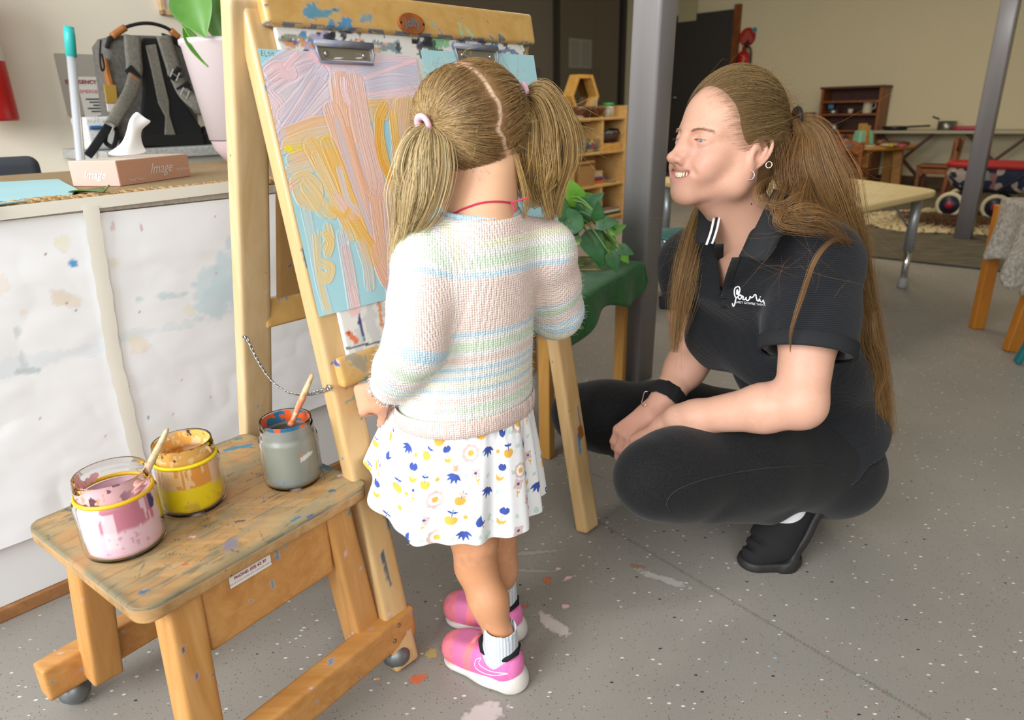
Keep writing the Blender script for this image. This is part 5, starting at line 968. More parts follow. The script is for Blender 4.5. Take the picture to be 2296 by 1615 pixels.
j1, c1 = jar('glass jar of pale pink paint nearest on the stool', 286, 1220, .0515, .112, pinkf, .034, '#b9a7a3', '#efb91b'); j2, c2 = jar('glass jar of yellow and orange paint in the middle of the stool', 436, 1128, .0475, .106, yelf, .04, '#b9a58a', '#eed50e'); j3, c3 = jar('glass jar of grey paint with an orange rim at the back of the stool', 660, 1075, .0455, .108, greyf, .071, '#2a2838')
def brush(lab, c, tip, end_px, y, hcol, tcol):
    e = YP(*end_px, y); tip = np.array(tip); t = thing('paint_brush', lab, 'paint brush', tip); L = lambda f: tip+(e-tip)*f; n = 24; f = np.linspace(0, 1, n); V_ = np.array([L(x) for x in f]); rr = np.interp(f, [0, .25, .45, .8, .96, 1], [.0042, .0046, .0055, .0042, .0034, .0012])
    b = MB().tube(V_, rr, 12); V = np.concatenate(b.V); P = Paint(V); P.put(sstep(.62, .38, np.repeat(f, 12)+.3*(fbm(V, 120, 5)-.5)), tcol); P.put(.7*(fbm(V*vec(1, 1, .4), 300, 8) > .6), '#d9c7a0'); b.build('handle', mk('brush wood', hcol, .5, var=(90, '#a98f63'), attr='mix'), t, True, col=P.c)
    MB().tube([tip, tip-(e-tip)*.08], [.005, .006], 10).build('bristles', mk('brush bristles '+tcol, tcol, .5), t, True); return t
brush('wooden paint brush standing in the pink paint jar', c1, c1+vec(.005, .0, .045), (377, 960), c1[1]+.055, '#d6bd8e', '#e9a9a4'); brush('wooden paint brush standing in the grey paint jar', c3, c3+vec(.006, .012, .096), (701, 838), c3[1]+.035, '#c3ab8a', '#c97a55')
# ================================================================ the double easel
eL, eR = G(905, 1490), G(1318, 1188); eu = nrm(eR-eL); ew = np.cross(ZZ, eu); TH = math.radians(11); et = ew*math.sin(TH)+ZZ*math.cos(TH); en = np.cross(eu, et); ES = np.linalg.norm(eR-eL)
ER = np.stack([eu, et, en], 1)
def E(s, t, d=0.): return eL+eu*s+et*t+en*d
def Epx(px, py, d=0.): return onplane(px, py, eL+en*d, en)
ez = thing('art_easel', 'wooden double-sided art easel dotted with paint, front boards facing the child', 'easel', eL+eu*ES/2+ew*.2)
m_ez = wood('varnished easel wood', '#d7b684', '#c49d64', 'z', 5, .35, True, .2); m_ezx = wood('varnished easel rail', '#d6af6c', '#c39650', 'x', 5, .35, True, .2)
def stile_marks(P):
    for a, b_, w, c in (((858, 1240), (876, 1310), .0045, '#33525f'), ((775, 905), (800, 890), .004, '#8a9a6a'), ((868, 1150), (872, 1180), .006, '#4f7a86'), ((770, 880), (780, 868), .001, '#5a4a30'), ((596, 190), (598, 200), .003, '#5d8f9a'), ((700, 600), (705, 625), .006, '#5a5f62'), ((680, 560), (690, 600), .004, '#4a5058')): P.stroke(Epx(*a, .017), Epx(*b_, .017), w, c, int(a[0]), .7)
    P.specks(26, .0025, PAINTS, 5)
plank('front_stile', E(0, .003), E(0, 1.06), .05, .032, eu, m_ez, ez, fn=stile_marks, rad=.006)
def st2(P):
    for a, b_, w, c in (((1297, 975), (1302, 1018), .005, '#2f8fc4'), ((1296, 910), (1302, 955), .003, '#4a4a80')): P.stroke(Epx(*a, .017), Epx(*b_, .017), w, c, 4, .6)
    q = Epx(1304, 975, .017); P.stroke(q, q+et*.012, .012, '#8d5217', 6, .3, .9)
    P.specks(18, .002, PAINTS, 15)
plank('front_stile', E(ES, .003), E(ES, 1.06), .05, .032, eu, m_ez, ez, fn=st2, rad=.006)
def railm(P):
    for a, b_, w, c in (((693, 30), (705, 20), .010, '#4e93b3'), ((700, 35), (735, 28), .006, '#5b94a8'), ((735, 24), (760, 22), .003, '#5f93a0'), ((740, 66), (745, 52), .006, '#4a90ba'), ((760, 66), (773, 50), .008, '#3f8dbb'), ((785, 66), (782, 48), .007, '#4a90ba'), ((726, 67), (730, 62), .004, '#4a90ba'), ((790, 68), (800, 70), .004, '#4a90ba'), ((810, 45), (830, 38), .005, '#7d98a0'), ((815, 35), (830, 47), .004, '#8aa0a2'), ((968, 50), (972, 60), .003, '#8fae9a'), ((1030, 55), (1036, 78), .0045, '#9cc49a'), ((1045, 65), (1060, 82), .004, '#a5c59a'), ((1098, 80), (1105, 86), .003, '#4a86b5'), ((1120, 82), (1130, 88), .005, '#66717a'), ((1092, 46), (1096, 52), .002, '#c9584a'), ((563, 22), (564, 32), .004, '#2b2b2b'), ((557, 50), (560, 58), .0025, '#2b2b2b'), ((590, 10), (600, 12), .004, '#303848'), ((980, 62), (990, 74), .002, '#8a7fb0')): P.stroke(Epx(*a, .033), Epx(*b_, .033), w, c, int(a[0]), .75)
    lo = (P.V-eL) @ et < 1.037; P.put(np.where(lo, .85*(fbm(P.V, 60, 6) > .5), 0), '#5a6a7a'); P.specks(22, .0018, PAINTS, 25)
plank('top_rail', E(-.004, 1.061, .016), E(ES+.03, 1.061, .016), .056, .034, et, m_ezx, ez, fn=railm, rad=.007, res=.003)
def brail(P): P.specks(34, .006, PAINTS+['#c98a4a'], 35); P.stroke(Epx(790, 800, .03), Epx(810, 815, .03), .014, '#8a9088', 8, .9, .7)
plank('bottom_rail', E(-.012, .532, .010), E(ES+.02, .532, .010), .048, .040, et, m_ezx, ez, fn=brail, rad=.005)
# white painting board
V, Q = gbox(E(ES/2+.008, .795, .020), (ES-.004, .484, .008), ER, .0028, .003); P = Paint(V); P.put(.5*(fbm(V*vec(1, 1, .4), 45, 3) > .58)*(np.abs((V-eL) @ et-.6) < .08), '#b9bcc0')
g = np.random.default_rng(9)
def blob(px, py, rpx, cols, n, seed):
    for k in range(n):
        a = (px+g.normal(0, rpx), py+g.normal(0, 9)); b_ = (a[0]+g.normal(0, 12), a[1]+g.normal(0, 5)); P.stroke(Epx(*a, .025), Epx(*b_, .025), g.uniform(.002, .006), cols[g.integers(len(cols))], seed+k, .9)
blob(690, 92, 26, ['#3f86b5', '#8f86b8', '#6fae8f', '#e0985f', '#b6a9cc', '#5a6068'], 26, 100); blob(760, 78, 24, ['#2c2c34', '#6a6a7d', '#2c2c34'], 10, 200); blob(870, 100, 20, ['#8d9a98', '#7f9aa5', '#2f3238', '#e7b79a'], 16, 300); blob(965, 100, 16, ['#1f1f24', '#86bf8f', '#8e86a0', '#1f1f24'], 16, 400); blob(1010, 90, 16, ['#86bf8f', '#8e86a0', '#232328'], 10, 500); blob(1140, 100, 18, ['#86bf8f', '#8fa0b5', '#5f7fa8', '#b9d0b5'], 14, 600); blob(1080, 92, 25, ['#3d86c0', '#232328', '#7f7f90'], 10, 700)
for a, b_, w, c in (((806, 705), (808, 725), .0035, '#3a4076'), ((808, 722), (818, 764), .0036, '#3d3f78'), ((782, 746), (798, 764), .0055, '#e06a35'), ((780, 744), (784, 748), .002, '#8a3a20'), ((755, 740), (757, 748), .003, '#efa184'), ((850, 680), (857, 730), .004, '#e2925f'), ((815, 758), (816, 765), .003, '#8fc9c0'), ((752, 778), (765, 782), .006, '#6b7a80'), ((765, 785), (860, 765), .0025, '#3a3d45'), ((742, 700), (748, 790), .002, '#3b6a86'), ((790, 700), (800, 698), .008, '#eec3c0'), ((748, 790), (757, 797), .005, '#4a5560'), ((620, 95), (660, 80), .0035, '#8d8a76'), ((640, 80), (700, 86), .003, '#9d9a85'), ((578, 100), (580, 75), .0015, '#4a5f86')): P.stroke(Epx(*a, .025), Epx(*b_, .025), w, c, int(a[0]), .7)
loB = (V-eL) @ et; P.put(np.where((loB > 1.0), .8*(fbm(V, 55, 16) > .62), 0), '#33343c'); P.specks(30, .0015, ['#33343c', '#3f86b5', '#6a6a7d'], 44)
fast('painting_board', V, Q, mk('white board', '#e4e2dc', .45, attr='mix'), ez, True, P.c)
# rear frame
rt_ = lambda v: (ew*(.20+.0)+ZZ*1.055)+(ew*.27-ZZ*1.055)*v
def E2(s, v, d=0.): return eL+eu*s+rt_(v)+en*d
rn2 = np.cross(eu, nrm(ew*.27-ZZ*1.055)); rdir = nrm(rt_(1)-rt_(0))
for s_, sd_ in ((-.016, 7), (ES+.016, 9)): plank('rear_stile', E2(s_, 0), E2(s_, .9995)+ZZ*.002, .056, .03, eu, wood('rear easel wood', '#d6bd94', '#c3a676', 'z', 5, .4, True), ez, 24, sd_, rad=.005)
plank('rear_rail', E2(0, .02), E2(ES, .02), .06, .026, ZZ, m_ezx, ez, 4, 8); plank('rear_rail', E2(-.0, .455), E2(ES, .455), .05, .026, ZZ, m_ezx, ez, 12, 12)
V, Q = gbox(E2(ES/2, .235), (ES-.06, 1.09*.42, .006), np.stack([eu, -rdir, np.cross(eu, -rdir)], 1), .008, .002); P = Paint(V); P.specks(26, .006, PAINTS, 77); P.put(.35*(fbm(V, 9, 3) > .55), '#9a6a3a'); fast('rear_board', V, Q, wood('brown hardboard', '#b9935c', '#a67f4a', 'z', 4, .5, True), ez, True, P.c)
for s_ in (0, ES): MB().lathe([(.001, -.01), (.006, -.01), (.006, .01), (.001, .01)], E2(s_-.03*(1 if s_ == 0 else -1), .03, .0), 12, np.stack([en, et, eu], 1), cap=(False, False)).build('hinge_bolt', mk('screw brass', '#9a8a55', .4, .8), ez, True)
# oval badge
bc_ = Epx(921, 54, .0335); BRm = np.stack([eu*1.0, et, en], 1); b = MB(); A = np.arange(40)*2*math.pi/40; b.prism(np.c_[.0275*np.cos(A), .0165*np.sin(A)], bc_, .004, BRm); bd = b.build('badge', mk('copper brown badge', '#a8602c', .4, var=(60, '#8a4a22')), ez, bevel=.0012)
text('badge_lettering', 'Jolly', .019, bc_+en*.0046, BRm, mk('dull grey letters', '#6d7076', .5), bd, bold=.0006); 
for sg in (-1, 1): MB().lathe([(.001, .0), (.002, 0), (.0015, .001)], bc_+eu*.0235*sg+en*.004, 10, BRm).build('badge_screw', mk('dark screw', '#2c2a2a', .4, .6), bd, True)
# spring clips
m_clip = mk('painted steel clip', '#9a9a9c', .4, .2, var=(45, '#7f88a6'))
for (x0, y0, x1, y1) in ((706, 95, 832, 104), (1019, 102, 1112, 110)):
    a, b_ = Epx(x0, y0, .030), Epx(x1, y1, .030); cl = MB().tube([a-eu*.002, b_+eu*.002], .0052, 14).build('spring_clip', m_clip, ez, True); dn = -et*.026
    MB().tube(np.array([a+et*.001, a+dn*.5+en*.002, a+dn+eu*.003, (a+b_)/2+dn, b_+dn-eu*.003, b_+dn*.5+en*.002, b_+et*.001]), .0021, 8).build('clip_wire', m_clip, cl, True)
    MB().box((a+b_)/2-et*.012-en*.003, (np.linalg.norm(b_-a)*.92, .020, .0012), ER).build('clip_plate', mk('worn steel plate', '#97917f', .4, .5), cl)
    for f in (.16, .84): MB().lathe([(.001, 0), (.0042, 0), (.0035, .002), (.001, .0025)], a+(b_-a)*f-et*.014-en*.002, 14, ER).build('rivet', m_chrome, cl, True)
# chain
ca_, cb_ = onplane(553, 757, E2(-.046, .45), eu), onplane(742, 868, E(-.026, .45), eu); pts = []
for t in np.linspace(0, 1, 200): pts.append(ca_+(cb_-ca_)*t-ZZ*.047*(4*t*(1-t))*(1-.3*(t-.5))-eu*.012*math.sin(math.pi*t))
pts = np.array(pts); sl_ = np.r_[0, np.cumsum(np.linalg.norm(np.diff(pts, axis=0), axis=1))]; nl_ = int(sl_[-1]/.0088); chn = thing('chain', 'thin steel chain linking the front and rear easel legs', 'chain', ca_)
m_chain = mk('galvanised chain', '#b5b6b3', .3, .9); proto = None
for k in range(nl_):
    s_ = (k+.5)/nl_*sl_[-1]; p = np.array([np.interp(s_, sl_, pts[:, i]) for i in range(3)]); p2 = np.array([np.interp(min(s_+.004, sl_[-1]), sl_, pts[:, i]) for i in range(3)]); d = nrm(p2-p+1e-9*ew); x = nrm(np.cross(d, eu)+.01); y = np.cross(d, x); x, y = (x, y) if k % 2 else (y, x); a8 = np.linspace(0, 2*math.pi, 17)[:-1]
    x, y = (x*math.cos(.7)+y*math.sin(.7)), (y*math.cos(.7)-x*math.sin(.7))
    MB().tube([p+d*.0066*math.cos(q)+x*.0034*math.sin(q)*(1 if math.cos(q) > -.9 else .8) for q in a8], .00105, 6, True).build('link', m_chain, chn, True)
for q in (ca_, cb_): MB().tube([q+vec(*(WW*.0045*math.cos(t)+ZZ*.0045*math.sin(t)))+eu*-.004 for t in np.linspace(0, 2*math.pi, 15)[:-1]], .0013, 6, True).build('screw_eye', m_chain, chn, True)

# ---------------------------------------------------------------- the two sheets clipped to the easel
def bent(c4, nx, ny, d, buckle=0.):
    TL, TR, BL, BR = c4; s_ = np.linspace(0, 1, nx); t_ = np.linspace(0, 1, ny); A, B_ = np.meshgrid(s_, t_, indexing='ij'); P = TL+(TR-TL)*A[..., None]+(BL-TL)*B_[..., None]
    q = np.c_[A.ravel(), B_.ravel()]; w = buckle*(np.sin(A*15+B_*2)*np.clip(1-B_*2.2, 0, 1)+.5*np.sin(A*31+1)*np.clip(1-B_*3, 0, 1)); return P+en*(d+w)[..., None], A, B_
pd = .0265
TL = Epx(577, 109, pd); su, sv = .297*.94, .42*.905; TR = Epx(931, 127, pd); BL = Epx(715, 711, pd); BR = TR+(BL-TL)
NX, NY = 420, 560; Pg, A, B_ = bent((TL, TR, BL, BR), NX, NY, 0., .0007); a, b_ = A.ravel(), B_.ravel(); q = np.c_[a*.75, b_]
nb = len(a); col = np.tile(lin('#a9d8e2'), (nb, 1)); hgt = np.zeros(nb)
def pq(px, py):
    """sheet coordinates of a pixel on the painting"""
    p = Epx(px, py, pd)-TL; e1, e2 = TR-TL, BL-TL; M_ = np.array([[e1 @ e1, e1 @ e2], [e1 @ e2, e2 @ e2]]); x = np.linalg.solve(M_, [p @ e1, p @ e2]); return vec(x[0]*.75, x[1])
def bst(pts, w, c1, c2=None, al=.9, seed=0, bris=1., thick=1., edge=.25):
    """one loaded brush stroke: streaks run along it"""
    global col, hgt
    P_ = bez([(*pq(*p), 0) for p in pts], 14)[:, :2]; best = np.full(nb, 9.); tt = np.zeros(nb); side = np.zeros(nb); L = 0
    for k in range(13):
        A0, B0 = P_[k], P_[k+1]; d_ = B0-A0; l = np.linalg.norm(d_)+1e-9; v = q-A0; t = np.clip(v @ d_/l/l, 0, 1); e = v-t[:, None]*d_; D = np.hypot(*e.T); s_ = (d_[0]*v[:, 1]-d_[1]*v[:, 0])/l; m = D < best; best = np.where(m, D, best); tt = np.where(m, L+t*l, tt); side = np.where(m, s_, side); L += l
    ww = w*(1-.3*edge+.6*edge*vnoise(np.c_[tt*14, np.sign(side)*3+seed], 1., seed)); k = best < ww*1.15; i = np.where(k)[0]
    if not len(i): return
    st = vnoise(np.c_[side[i]*520, tt[i]*7+seed], 1., seed+1); st2 = vnoise(np.c_[side[i]*210, tt[i]*4], 1., seed+2); x = best[i]/ww[i]; end = np.minimum(tt[i], L-tt[i])/(w*1.2)
    m = al*sstep(1.05, .86, x+(st-.5)*.35*edge*2)*np.clip(.35+.65*sstep(.18, .5, st*bris+(1-bris)+.2*(x > .75)+.15*(st2-.5)), 0, 1)*sstep(-.6, .25, end+(st-.5)); cc = lin(c1)
    C = cc if c2 is None else cc*(1-st2[:, None])+lin(c2)*st2[:, None]
    col[i] = col[i]*(1-m[:, None])+C*m[:, None]; hgt[i] = np.maximum(hgt[i]*.6, thick*m*(.35+.65*st+.5*sstep(.7, .95, x)))
PK, PK2, LV, PE, PE2, YE, YE2, LB = '#f3d0d6', '#efdde2', '#cfcbdc', '#f0bf9c', '#eec6b4', '#f0bb58', '#f2cd8f', '#d9d9da'
for k, (pts, w, c1, c2, al, br) in enumerate((
    ([(610, 175), (640, 150), (700, 125), (760, 130), (820, 140), (935, 125)], .045, PK, LV, .85, .7), ([(625, 210), (700, 165), (800, 160), (935, 150)], .05, LV, PK, .85, .7), ([(630, 250), (720, 190), (820, 190), (935, 180)], .05, LV, PK2, .85, .7), ([(640, 290), (720, 225), (800, 225), (935, 215)], .05, PK2, LV, .85, .7),
    ([(608, 165), (625, 155), (650, 160)], .028, PK, PK, .95, .2), ([(640, 150), (660, 130), (668, 122)], .010, PK, None, .95, .2), ([(695, 118), (705, 125), (720, 140), (735, 150)], .013, '#f5cbd6', None, .97, .2), ([(610, 220), (625, 240), (618, 270)], .026, PK, PK2, .9, .4), ([(640, 265), (700, 190), (720, 165)], .03, PK2, LV, .85, .8), ([(625, 330), (665, 270), (715, 190)], .028, PK, LV, .85, .9), ([(660, 310), (700, 255), (745, 200)], .026, PK2, LV, .85, .9), ([(680, 310), (720, 270), (760, 230)], .03, LV, PK, .85, .9), ([(700, 295), (735, 285), (770, 255)], .03, LV, PK, .8, .8),
    ([(800, 165), (870, 150), (935, 160)], .02, LV, None, .9, .4), ([(820, 195), (880, 185), (935, 190)], .03, LV, '#d6d0de', .92, .4), ([(790, 185), (860, 160), (935, 135)], .006, PK, None, .9, .5), ([(800, 215), (870, 205), (935, 195)], .006, PK, None, .9, .8), ([(815, 235), (880, 215), (935, 210)], .007, PK, None, .9, .8),
    ([(640, 300), (700, 275), (760, 265)], .018, PE, YE2, .9, .9), ([(645, 325), (700, 305), (765, 290)], .022, '#d7cfc0', YE2, .85, .9), ([(640, 335), (700, 325), (755, 300)], .016, YE2, '#e3d27a', .8, .9), ([(640, 332), (655, 338), (648, 330)], .008, '#f3e23a', None, .95, .1), ([(668, 332), (685, 340)], .006, '#f2dc1e', None, .95, .1),
    ([(820, 235), (860, 232), (935, 228)], .02, '#e8c27a', YE2, .85, .7), ([(830, 255), (880, 250), (935, 250)], .03, '#e6c27c', '#d8cdb8', .85, .8), ([(900, 235), (920, 300), (925, 400)], .03, '#e9c08a', PE, .85, .9), ([(872, 230), (885, 300), (895, 350)], .014, '#e8c0b4', LV, .9, .8),
    ([(765, 190), (775, 270), (800, 380), (835, 500)], .045, PE, PE2, .93, .9), ([(795, 190), (815, 300), (840, 400), (855, 520)], .045, PE2, '#efc9c0', .93, .9), ([(745, 250), (775, 350), (815, 480), (840, 560)], .034, PE2, PE, .93, .95), ([(770, 180), (772, 205), (780, 230)], .014, PK, '#f3d9df', .95, .3), ([(755, 270), (790, 400), (830, 520)], .012, '#cfc6cc', LV, .7, .9), ([(800, 330), (825, 440), (850, 560)], .012, '#cdc6cf', LV, .7, .9), ([(780, 290), (800, 360), (830, 450)], .010, PE, '#e9a982', .9, .9),
    ([(655, 360), (700, 345), (735, 350)], .024, PE, YE2, .85, .9), ([(650, 385), (690, 375), (720, 370)], .020, '#ddd3c2', YE2, .8, .9), ([(640, 405), (660, 415), (655, 425)], .009, '#f0b7a2', PK, .9, .4), ([(700, 330), (740, 400), (790, 520)], .036, '#eec069', YE2, .9, .9), ([(735, 325), (765, 400), (800, 500), (835, 580)], .03, YE, '#f0c979', .93, .9), ([(710, 350), (740, 420), (775, 490)], .020, YE2, '#e0d2a8', .85, .95), ([(760, 380), (780, 450), (800, 470)], .014, '#dfc8c0', LB, .85, .9), ([(755, 440), (785, 480), (800, 485)], .016, '#e9c9c4', PE2, .9, .9),
    ([(665, 410), (685, 400), (710, 420), (705, 455), (680, 450), (670, 430)], .026, '#e0ca92', YE2, .85, .9), ([(690, 420), (705, 440), (725, 470)], .03, '#d9cf9f', YE2, .8, .9), ([(730, 470), (745, 480), (735, 455)], .02, '#dccb90', YE2, .85, .9), ([(745, 470), (770, 485), (782, 470)], .010, YE, YE2, .95, .5), ([(790, 490), (815, 530), (840, 560)], .024, '#e6c27e', YE, .9, .9),
    ([(905, 250), (900, 330), (915, 430), (930, 520)], .05, '#e8c48c', '#ecc2a8', .85, .7), ([(890, 400), (905, 500), (905, 600)], .05, PE2, LV, .85, .7),
    ([(862, 240), (850, 270), (855, 330), (880, 420)], .022, YE, '#f2c56c', .97, .35), ([(850, 270), (846, 320), (862, 380), (905, 430)], .012, '#f0b04a', YE, .97, .3), ([(880, 250), (890, 330), (915, 420)], .018, YE, '#f3cd80', .95, .6), ([(860, 420), (885, 500), (890, 560)], .026, PE2, '#e6c0c0', .9, .95), ([(840, 440), (850, 520), (870, 620)], .026, PE2, PE, .92, .95), ([(870, 440), (880, 540), (885, 640)], .028, '#e8bfae', LV, .9, .95),
    ([(825, 435), (850, 445), (875, 430)], .006, PE2, PE, .95, .6), ([(825, 432), (832, 425), (845, 440)], .004, PE2, None, .95, .3), ([(838, 555), (850, 610), (872, 640)], .016, '#edb98f', PE, .95, .7), ([(848, 600), (865, 635), (880, 630)], .018, '#ecb594', PE2, .95, .6),
    ([(685, 470), (700, 540), (720, 640), (735, 700)], .02, '#cfd3cf', '#d5d0c4', .5, .9), ([(705, 530), (712, 600), (730, 690)], .010, '#d9cd9c', YE2, .75, .9), ([(735, 510), (740, 535), (730, 555)], .018, '#dccb8c', YE2, .85, .8), ([(728, 525), (742, 545), (735, 570)], .014, '#e2ca7f', YE2, .85, .8), ([(725, 590), (742, 600), (735, 625), (722, 620)], .018, '#dccb8c', YE2, .85, .9), ([(716, 520), (720, 640), (740, 700)], .008, '#d8ccA0', None, .6, .9),
    ([(768, 530), (780, 600), (795, 700)], .024, '#d8ccd0', '#cfcfd2', .75, .6), ([(775, 560), (790, 640), (800, 700)], .022, '#d6ccc9', '#d9bcbf', .8, .5), ([(810, 550), (825, 600), (830, 640)], .024, '#d9c9c6', '#d9cdb0', .7, .9), ([(790, 650), (800, 690), (805, 700)], .016, '#e3c5c6', None, .8, .5), ([(870, 640), (875, 665), (878, 672)], .016, '#d9b9c9', None, .8, .6), ([(780, 540), (781, 550)], .003, '#f7dfe6', None, 1, 0.))):
    bst(pts, w*1.18, c1, c2, al, 10+k, br*.62, 1.)
hgt = np.clip(hgt, 0, 1.4); Pv = Pg.reshape(-1, 3)+en*(hgt*.0008)[:, None]; i = np.arange(NX*NY).reshape(NX, NY); Q = np.stack([i[:-1, :-1], i[:-1, 1:], i[1:, 1:], i[1:, :-1]], -1).reshape(-1, 4)
ptg = thing('painting', 'child painting in pink, peach and yellow on blue paper clipped to the easel', 'painting', (TL+BR)/2); m_pt = N('wet poster paint'); m_pt.col(m_pt.attr().outputs['Color']).set(rough=.38, spec=.4); fast('painted_sheet', Pv, Q, m_pt.m, ptg, True, col)
EL = [[(-1.0, .42), (-1.3, .3), (-1.2, .05), (-1.0, 0), (-1.3, -.1), (-1.35, -.35), (-1.0, -.42)], [(-.7, .45), (-.68, -.4), (-.3, -.38)], [(.25, .2), (-.02, .15), (.05, -.02), (.22, -.12), (.15, -.38), (-.1, -.35)], [(.85, .15), (.6, .1), (.5, -.15), (.62, -.35), (.85, -.25), (.9, .1), (.88, -.35)]]
script('pencil_name', EL, Epx(602, 120, pd+.0006), np.stack([nrm(TR-TL), et, en], 1), .0085, .0003, mk('pencil', '#55585c', .6), ptg)
TL2, TR2 = Epx(943, 112, pd), Epx(1196, 124, pd); dn2 = Epx(1262, 563, pd)-TR2; Pg2, _, _ = bent((TL2, TR2, TL2+dn2, TR2+dn2), 30, 30, 0., .0003); b = MB().grid(Pg2); o = b.build('paper_sheet', mk('pale blue paper', '#aedbe2', .7), None, False, loc=(TL2+TR2+dn2)/2, solid=.0006); tag(o, 'blank pale blue sheet clipped to the right half of the easel', 'paper')
# ================================================================ figures: shared helpers
def sdf_loft(s, P, fr, rl, rf, k=.01, sub=False):
    """elliptical trunk along a polyline: rl = half widths along frame column 1, rf = along column 0"""
    P = np.array(P, np.float32); rl = np.array(rl, np.float32); rf = np.array(rf, np.float32); f, l = np.asarray(fr[:, 0], np.float32), np.asarray(fr[:, 1], np.float32); zs = P[:, 2]; o = np.argsort(zs)
    def fn(X):
        z = X[:, 2]; zc = np.clip(z, zs.min(), zs.max()); C = np.stack([np.interp(zc, zs[o], P[o, i]) for i in range(3)], 1); a = np.interp(zc, zs[o], rl[o]); b = np.interp(zc, zs[o], rf[o]); q = X-C; x = q @ f; y = q @ l
        k0 = np.sqrt((x/b)**2+(y/a)**2); d = (k0-1)*np.minimum(a, b); dz = np.maximum(np.maximum(z-zs.max(), zs.min()-z), 0); return np.where(dz > 0, np.sqrt(np.maximum(d, 0)**2+dz**2), np.maximum(d, -np.minimum(z-zs.min(), zs.max()-z)))
    c = (P.min(0)+P.max(0))/2; s.ops.append((sub, fn, k, c, float(np.linalg.norm(P.max(0)-P.min(0))/2+max(rl.max(), rf.max())))); return s
def sdf_hand(s, W, d, nb, ts, sc=1., curl=(.35, .5, .35), thumb=(.55, .62, -.45), k=.006, spread=.0, tc=.3):
    """palm, four unequal bent fingers and a thumb; d = towards the fingers, nb = out of the back, ts = side of the thumb"""
    x = nrm(d); z = nrm(np.array(nb)-x*np.dot(nb, x)); y = np.cross(z, x)*ts; T = lambda a, b, c: np.array(W)+(x*a+y*b+z*c)*sc; tips = []
    s.cone(T(-.02, 0, 0), T(.02, 0, 0), .0235*sc, .025*sc, .015)
    for b_ in (.027, .009, -.009, -.026): s.cone(T(.01, b_*.6, -.002), T(.086, b_*1.08, .001), .0135*sc, .0115*sc, .012*sc+.001)
    s.ell(T(.035, .030, -.010), np.array([.03, .017, .016])*sc, .012*sc, np.stack([x, y, z], 1))
    for i, (b_, L) in enumerate(((.030, .070), (.0105, .078), (-.0095, .073), (-.028, .057))):
        p = T(.088, b_, .0); a = 0.; r = [.0092, .0086, .0078, .0064]
        for j, fr in enumerate((.46, .31, .23)):
            a += curl[j]*(1+.12*i); q = p+(x*math.cos(a)-z*math.sin(a)+y*spread*(1.5-i)*.3)*L*fr*sc; s.cone(p, q, r[j]*sc, r[j+1]*sc, .0035*sc if j else .006*sc); p = q
        tips.append((p.copy(), x*math.cos(a)-z*math.sin(a), z*math.cos(a)+x*math.sin(a)))
    p = T(.022, .026, -.006); t0 = nrm(x*thumb[0]+y*thumb[1]+z*thumb[2]); q = p+t0*.042*sc; s.cone(p, q, .0145*sc, .0105*sc, .012*sc); t1 = nrm(t0*math.cos(tc)+x*math.sin(tc)); q2 = q+t1*.030*sc; s.cone(q, q2, .0100*sc, .0086*sc, .004); t2 = nrm(t1*math.cos(tc)+x*math.sin(tc)); q3 = q2+t2*.022*sc; s.cone(q2, q3, .0088*sc, .0068*sc, .004)
    tips.append((q3, t2, nrm(y-t2*np.dot(y, t2)))); return tips
